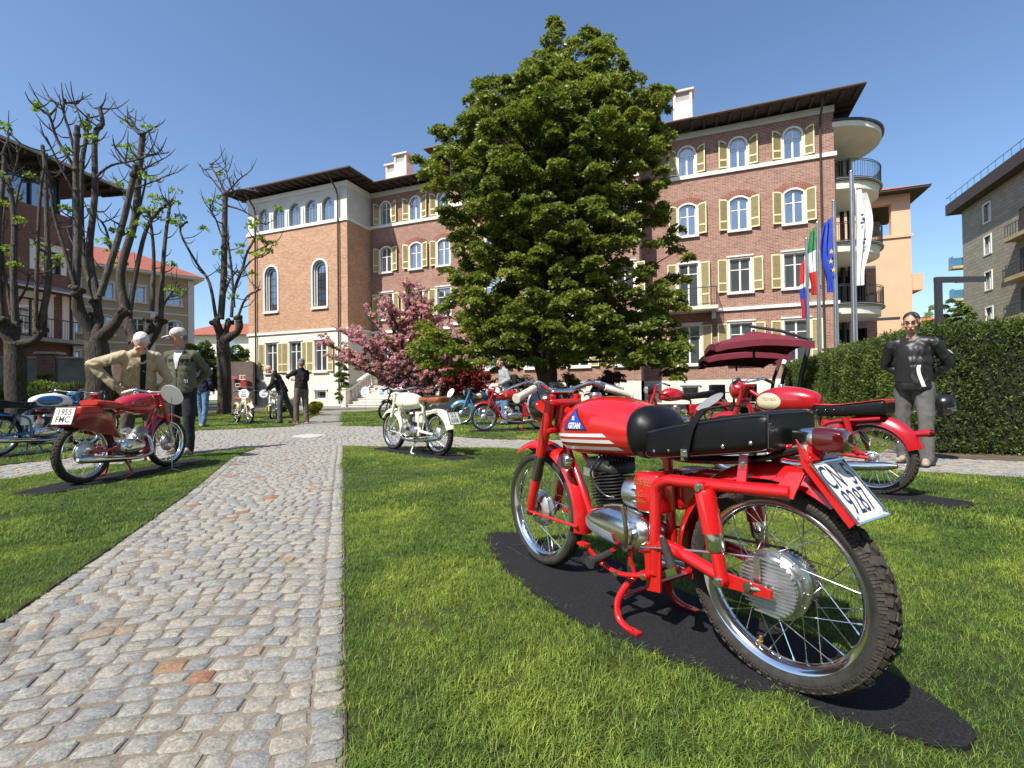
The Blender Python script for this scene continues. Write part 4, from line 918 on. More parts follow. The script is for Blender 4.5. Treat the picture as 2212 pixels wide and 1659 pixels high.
def big_tree():
    Y = 17.0; prof = [(112, 1175, 1322), (155, 1130, 1345), (195, 1030, 1400), (235, 1003, 1452), (290, 937, 1440), (350, 915, 1442), (420, 925, 1440), (480, 950, 1446), (540, 985, 1475), (600, 962, 1484), (660, 935, 1478), (720, 905, 1484), (765, 898, 1485), (800, 960, 1475)]
    z = np.array([AT(1190, p[0], Y).z for p in prof]); xl = np.array([AT(p[1], p[0], Y).x for p in prof]); xr = np.array([AT(p[2], p[0], Y).x for p in prof])
    o = np.argsort(z); z, xl, xr = z[o], xl[o], xr[o]; rng = np.random.default_rng(11)
    root = thing('magnolia_tree', 'tall dense dark green tree standing in front of the brick house', 'tree', (AT(1182, 850, Y).x, Y, 0)); ox, oy = root.location.x, root.location.y
    cen = []; rad = []
    zz = np.linspace(2.1, z[-1]-.3, 34)
    for i, zc in enumerate(zz):
        a_, b_ = np.interp(zc, z, xl), np.interp(zc, z, xr); mid = (a_+b_)/2; hw = (b_-a_)/2
        n = max(6, int(2.7*hw*5.0)); ph = rng.uniform(0, 6.28)
        for k in range(n):
            a = ph+2*math.pi*k/n*1.0+rng.uniform(-.25, .25); R = hw*(rng.uniform(.50, 1.02)+.08*math.sin(3*a+zc*1.9)); rc = rng.uniform(.18, .40)*(1 if hw > 1.5 else .75)
            R = max(0, R-rc*.9)
            x = mid+math.cos(a)*R; R *= 1-.13*abs(math.sin(a)); y = Y+math.sin(a)*min(R, 3.6)*.80
            # open window low on the right, where the wall shows through
            px = 1106+1050*x/y; py = 843-(zc-.87)*1050/y
            if math.sin(x*2.3+zc*1.1)+math.sin(y*2.9-zc*2.3)+math.sin(zc*3.7+a*2) < -.85: continue
            if ((1300 < px < 1410 and 520 < py < 625) or (1395 < px and 470 < py < 560)) and rng.random() < .85: continue
            cen.append((x-ox, y-oy, zc+rng.uniform(-.35, .35)-.05*R-(.22 if math.sin(a) < 0 else 0)*abs(math.sin(a))*max(0, zc-3)*.35)); rad.append(rc)
        for k in range(max(1, n//6)):
            a = rng.uniform(0, 6.28); R = hw*rng.uniform(.1, .6); cen.append((mid+math.cos(a)*R-ox, Y+math.sin(a)*R-oy, zc)); rad.append(rng.uniform(.4, .6))
    for px, py, r_ in ((1196, 50, .24), (1204, 62, .26), (1198, 80, .33), (1208, 105, .38), (1190, 118, .3), (1240, 100, .33), (1282, 78, .24), (1262, 88, .34), (1295, 105, .36), (1250, 120, .4), (1268, 72, .26), (1310, 95, .35), (1330, 125, .3), (1035, 190, .35), (1425, 212, .35), (1440, 200, .25), (945, 290, .35), (1458, 790, .35), (1465, 820, .22), (1478, 758, .35), (920, 760, .4), (1440, 300, .35), (1463, 500, .3), (960, 330, .35), (1150, 790, .45), (1240, 780, .5), (1330, 790, .45), (1090, 790, .4), (1400, 785, .4)):
        p = AT(px, py, Y-(1.8 if py > 700 else 0)); cen.append((p.x-ox, p.y-oy, p.z)); rad.append(r_)
    for zq, a_, b_ in zip(z, xl, xr):
        for xe, sg in ((a_, 1), (b_, -1)):
            for k in range(3): cen.append((xe+sg*(.22+.25*k)-ox, rng.uniform(-.5, .3), zq+rng.uniform(-.25, .25))); rad.append(rng.uniform(.2, .36))
    cen = np.array(cen); rad = np.array(rad)
    clumps_mesh('crown', cen, rad, 38, .14, M['leaf'], root, flat=.7, k=6, rng=rng)
    tb = MB()
    tb.tube([(-.02, 0, -.05), (-.03, 0, .5), (-.16, .02, 1.4), (-.5, 0, 2.4), (-.6, 0, 3.5)], [.30, .25, .2, .16, .12], 10, sm=4)
    tb.tube([(.12, .05, -.05), (.12, .05, .6), (.1, .05, 2), (.05, 0, 4), (.0, 0, 7), (.1, 0, 10), (.2, 0, 12.3)], [.30, .27, .25, .22, .16, .09, .03], 12, sm=4)
    t_ = tb.build('trunk', M['bark'], root, 60); lb_ = MB()
    for i in rng.permutation(len(cen))[:150]:
        c = Vector(cen[i]); h = max(1.8, c.z-math.hypot(c.x, c.y)*.35-.3); lb_.tube([(.08, .02, min(h, 11.5)), (c.x*.5, c.y*.5, h+(c.z-h)*.35), c], [.06, .04, .012], 5, sm=3)
    lb_.build('limbs', M['bark'], root, 60)
big_tree()
def bark_mat(name, c0, c1):
    m, nt, b = newmat(name); mp = nt.nodes.new('ShaderNodeMapping'); mp.inputs['Scale'].default_value = (1, 1, .22); nt.links.new(objco(nt), mp.inputs[0])
    n = noise_node(nt, 26, 6, mp.outputs[0], .65, .4); n2 = noise_node(nt, 3, 3, objco(nt))
    cc = mixc(nt, 1.0, ramp(nt, n, [(.35, c0), (.6, c1)]), ramp(nt, n2, [(.3, (.75, .75, .75)), (.7, (1.2, 1.2, 1.2))]), 'MULTIPLY')
    nt.links.new(cc, b.inputs['Base Color']); b.inputs['Roughness'].default_value = .95; bump(nt, b, n, 1.0, .05); return m
M['bark'] = bark_mat('furrowed_bark', (.018, .015, .012), (.085, .066, .05)); M['barkgrey'] = bark_mat('grey_limb_bark', (.035, .030, .026), (.125, .105, .088))
def pollard(name, Y, trunk, arms, limbs, label, seed, leafn=40, tr=.42, base=None, dz=1.0, S=1.0):
    rng = random.Random(seed); Zp = lambda x, y: (x*.4165, 172.8+y*.4165)
    b0 = AT(*Zp(*trunk[0]), Y); root = thing(name, label, 'tree', (b0.x, Y, 0), 0, 'bare pollarded trees on the left')
    def P(x, y, dy=0): p = AT(*Zp(x, y), Y+dy); return Vector((p.x-b0.x, p.y-Y, max(p.z, 0)))
    tb = MB(); pts = [Vector((0, 0, -.06)), Vector((0.0, 0, .25))]+[P(*t) for t in trunk[1:]]; n = len(pts)
    tr *= .70; tb.tube(pts, [tr*1.35, tr*1.02]+[tr*(1-.15*k/(n-2)) for k in range(n-2)], 14, sm=4)
    for a in arms:
        r0, r1, dy = a[0]*.72, a[1]*.78, a[2]; pl = [P(x, y, dy*k/(len(a)-4) if len(a) > 4 else dy) for k, (x, y) in enumerate(a[3:])]
        tb.tube([pl[0]-(pl[1]-pl[0])*.5]+pl, [r0*1.15]+[r0+(r1-r0)*k/(len(pl)-1) for k in range(len(pl))], 10, sm=4)
        for _ in range(7):
            c = pl[-1]+Vector((rng.uniform(-1, 1), rng.uniform(-1, 1), rng.uniform(-1, .7)))*r1*.9; tb.ell(c, (r1*rng.uniform(.5, .9),)*3, None, 8, 6)
        for _ in range(4):
            c = pl[rng.randrange(len(pl))]+Vector((rng.uniform(-1, 1), rng.uniform(-1, 1), rng.uniform(-1, 1)))*r0*.7; tb.ell(c, (r0*rng.uniform(.35, .6),)*3, None, 8, 6)
    # knobbly relief on the trunk
    for i, v in enumerate(tb.v):
        v = Vector(v); nz = Vector((math.sin(v.z*9+v.x*14), math.sin(v.z*7+v.y*17+1), math.sin(v.x*11+v.y*9)))*.018*S; tb.v[i] = tuple(v+nz)
    tb.build('trunk', M['bark'], root, 70)
    lm = MB(); tw = MB(); tips = []
    for L in limbs:
        r0, r1, dy = L[0]*.82, L[1]*.85, L[2]; pl = [P(x, y, dy*(.3+.7*k/(len(L)-4))) for k, (x, y) in enumerate(L[3:])]
        pl = [p+Vector((rng.uniform(-.05, .05), rng.uniform(-.08, .08), 0)) if k else p for k, p in enumerate(pl)]
        lm.tube(pl, [r0+(r1-r0)*k/(len(pl)-1) for k in range(len(pl))], 8, sm=4); sp, _ = smooth(pl, 0, 8); N = len(sp)
        for _ in range(3): c = sp[rng.randrange(N//2, N)]; lm.ell(c, (r1*1.5, r1*1.5, r1*1.8), None, 7, 5)
        nt_ = int(3+N*.20)
        for k in range(nt_):
            t = 1-(rng.random()**1.6)*.75; p = sp[int(t*(N-1))]; a = rng.uniform(0, 6.28); ln = rng.uniform(.25, .95)*S; o = Vector((math.cos(a), math.sin(a), rng.uniform(.1, .9))).normalized()
            q = p+o*ln*.5; e = q+(o*.55+Vector((0, 0, rng.uniform(.2, .9)))).normalized()*ln*.55; tw.tube([p, q, e], [r1*.45+.010, .017, .008], 5, sm=3); tips += [e, q]
            if rng.random() < .5:
                e2 = q+(o*.6+Vector((rng.uniform(-.7, .7), rng.uniform(-.7, .7), .5))).normalized()*ln*.45; tw.tube([q, e2], [.01, .004], 4); tips.append(e2)
    lm.build('limbs', M['barkgrey'], root, 70); tw.build('twigs', M['barkgrey'], root, 70, kind='stuff')
    cl = np.array([tuple(p) for p in rng.sample(tips, min(len(tips), leafn)) if p.z < b0.z+8.5*S or rng.random() < .2])
    if len(cl): clumps_mesh('young_leaves', cl, np.full(len(cl), .20*S), 12, .10*S, M['lime'], root, flat=.7, k=4, rng=np.random.default_rng(seed), updir=.2, aspect=.75)
pollard('pollarded_tree', 14.0, [(515, 1700), (512, 1500), (500, 1360)],
    [(.24, .17, -.3, (480, 1330), (440, 1255), (405, 1180), (400, 1090)), (.22, .15, .3, (500, 1330), (505, 1230), (500, 1150)), (.24, .16, .1, (530, 1330), (590, 1270), (640, 1200))],
    [(.11, .075, -.4, (395, 1080), (393, 800), (400, 500), (405, 240)), (.06, .03, -.8, (385, 1060), (330, 880), (280, 700), (245, 550), (205, 350)), (.11, .05, .5, (500, 1140), (440, 950), (425, 750), (432, 450), (450, 300), (440, 170)), (.12, .06, .3, (510, 1140), (470, 900), (475, 600), (485, 290), (520, 220), (512, 140)),
     (.11, .09, .2, (520, 1120), (580, 950), (640, 720), (700, 440)), (.06, .025, -.5, (398, 470), (300, 310), (255, 190), (180, 140)), (.05, .03, -.2, (400, 440), (370, 280), (340, 170), (335, 100)), (.03, .015, .1, (450, 300), (410, 180), (390, 110)), (.05, .02, -.6, (400, 600), (330, 480), (245, 300)), (.05, .02, .4, (490, 510), (560, 440), (700, 415), (840, 378)), (.04, .02, 0, (250, 190), (275, 150), (282, 108)), (.05, .025, .5, (580, 900), (530, 760), (500, 700))],
    'largest bare pollarded tree with thick pale limbs behind the man in beige', 3, 14)
pollard('pollarded_tree', 19.5, [(735, 1720), (725, 1450), (705, 1350)],
    [(.30, .2, .2, (690, 1330), (665, 1260), (650, 1200)), (.2, .16, 0, (740, 1330), (780, 1290), (770, 1250)), (.24, .18, .2, (745, 1400), (800, 1320), (835, 1250))],
    [(.20, .12, .1, (650, 1190), (635, 1000), (690, 720), (715, 500), (735, 275)), (.12, .06, .4, (670, 1220), (700, 1000), (740, 800), (800, 700), (890, 620)), (.12, .06, .3, (835, 1240), (845, 1000), (862, 800), (885, 640)), (.10, .05, -.4, (790, 1200), (800, 900), (780, 680)), (.06, .03, 0, (720, 280), (680, 240), (652, 205)), (.06, .02, 0, (730, 280), (690, 220), (668, 160)), (.06, .03, 0, (740, 280), (775, 265), (805, 238)), (.05, .02, .2, (740, 400), (800, 390), (875, 380)),
     (.06, .03, -.2, (700, 700), (650, 580), (580, 500)), (.06, .03, 0, (660, 430), (620, 380), (592, 332)), (.06, .02, .2, (720, 480), (800, 440), (860, 408)), (.06, .03, .3, (690, 800), (740, 560), (760, 480)), (.05, .02, 0, (700, 560), (790, 520), (870, 495)), (.06, .03, .3, (830, 1200), (880, 1120), (935, 1060))],
    'bare pollarded tree behind the two old men, its tall limb pointing up on the right', 5, 44, .40, S=1.1)
pollard('pollarded_tree', 16.5, [(85, 1680), (80, 1480), (75, 1370)],
    [(.30, .22, -.2, (60, 1350), (30, 1280), (10, 1240)), (.22, .15, .2, (70, 1350), (85, 1260)), (.20, .17, .1, (110, 1370), (180, 1350), (215, 1300))],
    [(.12, .06, 0, (10, 1230), (0, 950), (10, 700), (5, 500), (15, 380)), (.13, .08, -.3, (80, 1250), (85, 1000), (75, 720), (35, 500)), (.13, .05, .2, (200, 1290), (245, 1050), (245, 800), (228, 500), (205, 340)), (.08, .04, -.3, (185, 1280), (190, 1000), (215, 600), (245, 380)), (.07, .04, .3, (60, 1220), (30, 900), (20, 650)), (.05, .02, .2, (75, 700), (110, 560), (130, 470)), (.05, .02, 0, (90, 1160), (130, 1080), (150, 1010)), (.04, .02, 0, (60, 520), (90, 430), (105, 365)), (.05, .02, 0, (15, 380), (35, 300), (30, 272))],
    'bare pollarded tree at the left edge beside the blue and white motorcycle', 8, 14, .40)
pollard('pollarded_tree', 21.0, [(1165, 1720), (1160, 1450), (1158, 1350)],
    [(.24, .18, -.2, (1145, 1330), (1120, 1250)), (.2, .14, .2, (1160, 1330), (1190, 1250)), (.22, .18, 0, (1180, 1340), (1235, 1300), (1240, 1240))],
    [(.17, .12, 0, (1145, 1240), (1155, 1000), (1165, 750), (1170, 590)), (.09, .04, .2, (1120, 1230), (1080, 1050), (1020, 950), (945, 790), (975, 735)), (.09, .05, .2, (1200, 1230), (1215, 1100), (1265, 980), (1290, 900), (1325, 820)), (.07, .04, -.2, (1235, 1230), (1280, 1130), (1350, 1085)), (.07, .03, .3, (1160, 1120), (1200, 1040), (1235, 985)), (.07, .05, -.2, (1215, 1180), (1195, 980), (1188, 850)),
     (.07, .03, 0, (1170, 590), (1140, 520), (1095, 435)), (.07, .03, 0, (1175, 590), (1250, 570), (1340, 578)), (.06, .02, 0, (1165, 600), (1110, 530), (1060, 460)), (.05, .02, 0, (1180, 580), (1240, 520), (1285, 490)), (.06, .02, .2, (1170, 650), (1260, 680), (1380, 750)), (.05, .03, 0, (1145, 800), (1120, 720), (1090, 670)), (.05, .02, 0, (1290, 900), (1350, 870), (1410, 845)), (.04, .02, 0, (1200, 560), (1175, 500), (1172, 440)), (.05, .02, 0, (1250, 1000), (1310, 930), (1360, 920))],
    'bare pollarded tree standing alone left of the tower', 12, 30, .38, S=1.1)
def shade_tree():
    src = [o for o in COL.objects if o.name == 'pollarded_tree.003'][0]; c = copy_tree(src); c.location = (-8.6, -5.7, 0); c.rotation_euler = (0, 0, .9); c['label'] = 'bare pollarded tree behind the photographer whose limbs shade the cobbles'
shade_tree()
def branching(name, label, base, tips, m, msec, seed, r0=.09, leaf=.05, per=10, group=None, crad=.2, second=None, gap=0):
    rng = random.Random(seed); root = thing(name, label, 'tree', (base[0], base[1], 0), 0, group); mb = MB(); pts = []
    for (x, y, z) in tips:
        e = Vector((x-base[0], y-base[1], z)); mid = Vector((e.x*.45+rng.uniform(-.1, .1), e.y*.45, e.z*.62)); P = [Vector((0, 0, -.05)), Vector((e.x*.12, e.y*.1, .35*min(1, e.z/2))), mid, e]
        mb.tube(P, [r0, r0*.8, r0*.45, .012], 6, sm=5); sp, _ = smooth(P, 0, 8)
        for k in range(9):
            t = rng.uniform(.38, 1); p = sp[int(t*(len(sp)-1))]; q = p+Vector((rng.uniform(-1, 1), rng.uniform(-1, 1), rng.uniform(-.2, 1.1)))*.5; mb.tube([p, (p+q)/2+Vector((0, 0, .05)), q], [.018, .012, .005], 4)
            for s_ in range(5): pts.append(tuple(p.lerp(q, s_/4)+Vector((rng.uniform(-1, 1), rng.uniform(-1, 1), rng.uniform(-1, 1)))*.06))
        for k in range(10): pts.append(tuple(sp[int(rng.uniform(.4, 1)*(len(sp)-1))]))
    mb.build('trunk', M['bark'], root, 70); pts = np.array(pts); g = np.random.default_rng(seed)
    clumps_mesh('blossom' if m is M['pink'] else 'leaves', pts, np.full(len(pts), crad*.55), per, leaf, m, root, flat=.9, k=4, rng=g, updir=.1, aspect=.7, shell=False)
    if second is not None: clumps_mesh('young_leaves', pts[::2], np.full(len(pts[::2]), crad), max(2, per//3), leaf*1.2, second, root, flat=.9, k=3, rng=g, updir=.2, aspect=.7, shell=False)
    return root
def tipset(Y, lst, dy=.9, n=1, seed=0):
    rng = random.Random(seed); out = []
    for px, py in lst:
        for _ in range(n): p = AT(px+rng.uniform(-12, 12), py+rng.uniform(-8, 8), Y+rng.uniform(-dy, dy)); out.append(tuple(p))
    return out
b_ = AT(905, 860, 20.5)
branching('redbud_tree', 'pink blossoming redbud tree leaning over the garden stairs', (b_.x, b_.y), tipset(20.5, [(700, 745), (720, 700), (745, 720), (760, 770), (785, 680), (800, 640), (815, 720), (835, 650), (850, 690), (860, 760), (800, 780), (740, 780), (880, 640), (905, 610), (890, 700), (915, 660), (920, 740), (770, 740), (840, 780), (880, 600), (930, 700), (720, 770), (830, 740), (900, 780), (950, 730), (960, 780), (940, 690), (975, 745), (985, 790), (905, 630), (925, 650)], 1.2, 2, 4), M['pink'], None, 21, .11, .075, 10, None, .17, M['bush'])
b_ = AT(975, 870, 21.5)
branching('redbud_tree', 'smaller pink and bronze blossoming tree half hidden behind the big green tree', (b_.x, b_.y), tipset(21.5, [(940, 790), (950, 740), (1000, 770), (1030, 800), (1050, 760), (980, 720), (1010, 730), (960, 680)], .8, 2, 9), M['pink'], None, 22, .07, .05, 5, None, .15, M['purple'])
b_ = AT(1020, 870, 20.0)
branching('japanese_maple', 'low red leaved maple behind the red motorcycles', (b_.x, b_.y), tipset(20, [(960, 815), (985, 800), (1010, 790), (1040, 805), (1065, 820), (1000, 825), (1045, 780)], .7, 2, 3), M['maple'], None, 23, .05, .07, 8, None, .2, None)
def bush(label, px0, px1, pytop, Y, m, leaf, n, seed, h0=0.0, name='shrub', cat='shrub', depth=None, group=None, k=5, per=60):
    a, b = AT(px0, 850, Y), AT(px1, 850, Y); top = AT((px0+px1)/2, pytop, Y).z; cx = (a.x+b.x)/2; W = (b.x-a.x)/2; D = depth or W; rng = np.random.default_rng(seed)
    r_ = max(.12, min(W, top)*.34); cs = []
    for i in range(n):
        d = rng.normal(size=3); d /= np.linalg.norm(d); q = rng.uniform(.2, 1)**.5
        cs.append((d[0]*max(.05, W-r_*.6)*q, d[1]*max(.05, D-r_*.6)*q, h0+max(r_*.3, (top-h0)*.5+d[2]*((top-h0)*.5-r_*.4)*q)))
    root = thing(name, label, cat, (cx, Y, 0), 0, group)
    clumps_mesh('leaves', np.array(cs), np.full(n, r_), per, leaf, m, root, flat=.85, k=k, rng=rng)
    mb = MB()
    for i in range(0, n, 3): c = Vector(cs[i]); mb.tube([(c.x*.2, c.y*.2, -.03), (c.x*.5, c.y*.5, c.z*.5), c], [.03, .02, .008], 5, sm=2)
    mb.build('stems', M['bark'], root, 70)
bush('dark green conifer shrub left of the garden stairs', 720, 758, 765, 29.5, M['yew'], .09, 30, 31)
bush('rounded green shrub right of the garden stairs behind the redbud trunk', 868, 925, 800, 23.5, M['bush'], .07, 34, 32)
bush('broad green box shrub left of the big tree trunk', 1075, 1170, 806, 20.5, M['bush'], .06, 44, 33)
bush('pale green box shrub right of the big tree trunk', 1185, 1262, 800, 20.0, M['bush'], .06, 40, 34)
bush('dark purple leaved shrub in front of the white plinth', 1262, 1352, 812, 18.8, M['purple'], .06, 44, 35)
bush('taller bronze red shrub behind the purple one', 1296, 1352, 790, 20.0, M['purple'], .07, 30, 36)
bush('low green shrub under the redbud', 930, 1010, 815, 22.0, M['bush'], .06, 30, 37)
bush('small yellow green tufted plant on the lawn edge near the stairs', 664, 694, 868, 19.5, M['yellow'], .10, 22, 38, 0, 'garden_plant', 'plant', .35)
bush('small yellow green plant behind the two mopeds', 576, 600, 874, 21.0, M['yellow'], .08, 14, 39, 0, 'garden_plant', 'plant', .3)
bush('low green shrub behind the two men in black', 590, 640, 868, 22.5, M['bush'], .07, 24, 40)
bush('dark creeper on the garden wall beside the brick pier', 78, 112, 800, 19.0, M['bush'], .08, 22, 41, .6, 'wall_creeper', 'plant', .3)
bush('leafy trees massed behind the brown wall', 395, 470, 738, 33, M['bush'], .17, 60, 42, 0, 'garden_tree', 'tree', 2.0)
bush('leafy tree top between the lone bare tree and the tower', 486, 545, 742, 34, M['bush'], .17, 50, 43, 0, 'garden_tree', 'tree', 2.0)
bush('dark leafy tree below the block of flats', 2045, 2085, 640, 33, M['bush'], .16, 60, 44, 2, 'garden_tree', 'tree', 1.6)
bush('pale feathery tree behind the lamp post', 2000, 2052, 655, 36, M['lime'], .12, 50, 45, 2, 'garden_tree', 'tree', 1.5, k=4, per=30)
bush('leafy tree behind the right hand hedge end', 1985, 2030, 690, 24, M['bush'], .12, 40, 46, 0, 'garden_tree', 'tree', 1.2)
# clipped hedges
def hedge(label, P0, P1, h, th, m, leaf, dens, seed, wob=.12, parentname='hedge', ends=True, near=None):
    rng = np.random.default_rng(seed); P0 = np.array(P0, float); P1 = np.array(P1, float); L = np.linalg.norm(P1-P0); d = (P1-P0)/L; nn = np.array([-d[1], d[0]])
    root = thing(parentname, label, 'hedge', (P0[0], P0[1], 0)); parts = []
    def face(n, kind):
        n = int(n); u = rng.uniform(0, L, n); v = rng.uniform(0, h, n); w_ = rng.uniform(0, th, n)
        if kind == 'f': q = [u, np.zeros(n), v]; no = [0, -1, .3]
        elif kind == 'b': q = [u, np.full(n, th), v]; no = [0, 1, .3]
        elif kind == 't': q = [u, w_, np.full(n, h)]; no = [0, 0, 1]
        elif kind == 's': q = [np.zeros(n), w_, v]; no = [-1, 0, .3]
        else: q = [np.full(n, L), w_, v]; no = [1, 0, .3]
        return np.column_stack(q), np.tile(no, (n, 1)).astype(float)
    A = [face(L*h*dens, 'f'), face(L*th*dens*.8, 't'), face(th*h*dens, 's'), face(th*h*dens*.6, 'e')]
    Q = np.vstack([a[0] for a in A]); No = np.vstack([a[1] for a in A])
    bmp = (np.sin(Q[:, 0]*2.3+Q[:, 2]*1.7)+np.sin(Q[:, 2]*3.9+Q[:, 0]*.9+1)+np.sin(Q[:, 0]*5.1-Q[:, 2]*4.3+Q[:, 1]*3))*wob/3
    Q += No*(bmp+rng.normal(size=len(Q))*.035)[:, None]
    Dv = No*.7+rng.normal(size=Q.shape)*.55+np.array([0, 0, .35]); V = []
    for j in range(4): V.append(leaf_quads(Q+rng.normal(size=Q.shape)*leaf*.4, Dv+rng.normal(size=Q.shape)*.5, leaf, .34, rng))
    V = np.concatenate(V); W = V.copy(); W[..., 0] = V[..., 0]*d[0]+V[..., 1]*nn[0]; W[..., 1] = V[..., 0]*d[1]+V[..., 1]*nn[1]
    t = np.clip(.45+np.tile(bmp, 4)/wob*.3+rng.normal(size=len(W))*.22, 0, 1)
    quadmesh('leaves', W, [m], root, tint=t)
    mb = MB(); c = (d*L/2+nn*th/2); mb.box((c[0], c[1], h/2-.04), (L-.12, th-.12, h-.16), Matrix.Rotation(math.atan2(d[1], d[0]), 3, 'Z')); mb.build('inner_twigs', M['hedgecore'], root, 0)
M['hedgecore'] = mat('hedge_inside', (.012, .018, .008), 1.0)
C1 = np.array([5.32, 6.15]); dl = np.array([.372, .928]); 
hedge('tall clipped yew hedge running back along the right side of the garden', C1+dl*3.0+np.array([.25, 0]), C1+dl*16.5, 1.62, 1.9, M['yew'], .075, 700, 51) if False else None
def hedge_long():
    # front = face towards the garden (left side of the direction of travel reversed): travel from far to near puts the garden on the right
    P0 = C1+dl*12.2; P1 = C1
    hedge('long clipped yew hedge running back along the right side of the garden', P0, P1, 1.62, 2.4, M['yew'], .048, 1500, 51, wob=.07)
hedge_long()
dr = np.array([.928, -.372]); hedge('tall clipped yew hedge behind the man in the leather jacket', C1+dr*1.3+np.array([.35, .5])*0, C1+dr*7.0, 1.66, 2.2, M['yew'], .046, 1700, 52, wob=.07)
hedge('low bright green hedge in front of the garden wall', (-19.6, 17.0), (-12.3, 18.6), 1.22, .8, M['bush'], .075, 420, 53)
# grey planter wall behind the motorcycles
pw = MB(); a, b = AT(905, 850, 17.5), AT(1130, 850, 16.8); d = (b-a); pw.box(((a.x+b.x)/2, (a.y+b.y)/2, .35), (d.length, .3, .74), Matrix.Rotation(math.atan2(d.y, d.x), 3, 'Z')); tag(pw.build('planter', M['railing'], None, 0), 'long low dark grey planter behind the white motorcycle', 'planter')
# flagpoles and flags
def flag(root, x, z0, z1, wd, cols, seed, name='flag', stars=False, label=None, lean=0):
    r = random.Random(seed); nU = 14; nV = 26; mb = MB(); vs = []; fs = []; mi = []
    for j in range(nV+1):
        v = j/nV
        for i in range(nU+1):
            u = i/nU; f_ = wd*(.55+.45*math.sin(math.pi*min(1, v*1.1+.08)))
            vs.append((x+.08+u*f_*(1-.2*math.sin(v*3+seed)), .13*math.sin(u*13+v*2.2+seed)*(.3+u*.5), z1-(z1-z0)*v-(.35*u*(1-v))*.6))
    for j in range(nV):
        for i in range(nU):
            fs.append((j*(nU+1)+i, j*(nU+1)+i+1, (j+1)*(nU+1)+i+1, (j+1)*(nU+1)+i))
            mi.append(cols(i/nU, j/nV))
    return vs, fs, mi
flagc = [mat('flag_blue', (.02, .06, .45), .7), mat('flag_white', (.70, .70, .68), .7), mat('flag_red', (.55, .03, .03), .7), mat('flag_green', (.02, .22, .07), .7), mat('flag_gold', (.75, .55, .05), .6), mat('flag_ink', (.05, .05, .05), .7)]
M['flagc'] = flagc
PX = [(12.35, 20.2), (11.55, 18.2), (10.78, 16.1), (9.83, 13.9)]
specs = [('slim flagpole with red and blue flag, farthest of the four', 'hanging red, white and blue flag on the farthest pole', lambda u, v: 2 if (v < .35 or .62 < v) and u > .25 else (1 if v < .45 else 0), (3.7, 6.2, .26)),
 ('second flagpole from the left, carrying the green white red flag', 'hanging Italian green, white and red flag', lambda u, v: 3 if v < .33 else (1 if v < .62 else 2), (4.3, 6.9, .28)),
 ('third flagpole from the left, carrying the blue flag', 'hanging blue European flag with gold stars', lambda u, v: 0, (4.0, 6.5, .36)),
 ('tallest looking flagpole, nearest the hedge, carrying the white flag', 'hanging white flag with a dark emblem', lambda u, v: 1, (3.75, 6.6, .38))]
for (x, y), (lab, flab, fn, (z0, z1, wd)), i in zip(PX, specs, range(4)):
    po = thing('flagpole', lab, 'flagpole', (x, y, 0), 0, 'flagpoles behind the hedge'); q = MB(); q.tube([(0, 0, 0), (0, 0, 3.5), (0, 0, 7.0)], [.085, .07, .05], 12); q.build('pole', M['pole'], po, 40); q = MB(); q.ell((0, 0, 7.03), (.06, .06, .05)); q.cyl((.07, 0, 1.2), (.07, 0, 6.9), .006, 4); q.build('halyard', M['steel'], po, 40)
    vs, fs, mi = flag(po, 0, z0, z1, wd, fn, i+1); mb = MB(); mb.v = vs; mb.f = fs; mb.m = mi; sgn = -1 if i < 3 else 1
    if i < 3: mb.v = [(-a+.0, b, c) for a, b, c in mb.v]; mb.f = [f[::-1] for f in mb.f]
    if i == 0: mb.v = [(a*.9, b, c) for a, b, c in mb.v]
    fo = mb.build('flag', flagc, None, 60); fo.location = (x, y, 0); tag(fo, flab, 'flag')
    if i == 2:
        for sx, sz in ((-.22, 5.30), (-.24, 4.98), (-.16, 4.70)):
            s_ = MB(); pts = []
            for k in range(10): rr = .09 if k % 2 == 0 else .036; a = math.pi/2+k*math.pi/5; pts.append((sx+rr*math.cos(a), -.17, sz+rr*math.sin(a)))
            s_.slab(pts, (0, .012, 0)); s_.build('star', flagc[4], fo, 0)
    if i == 3:
        e = MB()
        for k, (cx, cz) in enumerate(((.22, 5.75), (.26, 5.62), (.20, 5.52), (.28, 5.05), (.25, 4.95))): e.ell((cx, -.10, cz), (.045, .012, .035), None, 8, 6)
        e.build('emblem', flagc[5], fo, 40)
# lamp post
lp = thing('lamp_post', 'dark inverted L shaped lamp post behind the right hedge', 'street lamp', (AT(2027, 640, 13.5).x, 13.5, 0)); q = MB(); q.b2((-.08, -.05, 0), (.08, .05, 3.72)); q.build('post', M['lamp'], lp, 0); q = MB(); q.b2((-.08, -.055, 3.721), (1.3, .055, 3.87)); ar = q.build('arm', M['lamp'], lp, 0); q = MB(); q.b2((.5, -.04, 3.705), (1.2, .04, 3.72)); q.build('led_panel', M['platewhite'], ar, 0)
# low light posts near the loggias
for px, Y, lab in ((1840, 23.0, 'low T shaped garden light before the loggias, right one'), (1790, 23.6, 'low T shaped garden light before the loggias, left one')):
    p = AT(px, 800, Y); t = thing('garden_light', lab, 'lamp', (p.x, p.y, 0), -ANG); q = MB(); q.b2((-.05, -.05, 0), (.05, .05, 3.9 if px > 1800 else 2.6)); q.build('post', M['lamp'], t, 0); h_ = 3.9 if px > 1800 else 2.6; q = MB(); q.b2((-.25, -.08, h_+.001), (1.9 if px > 1800 else 1.2, .08, h_+.12)); q.build('arm', M['lamp'], t, 0)
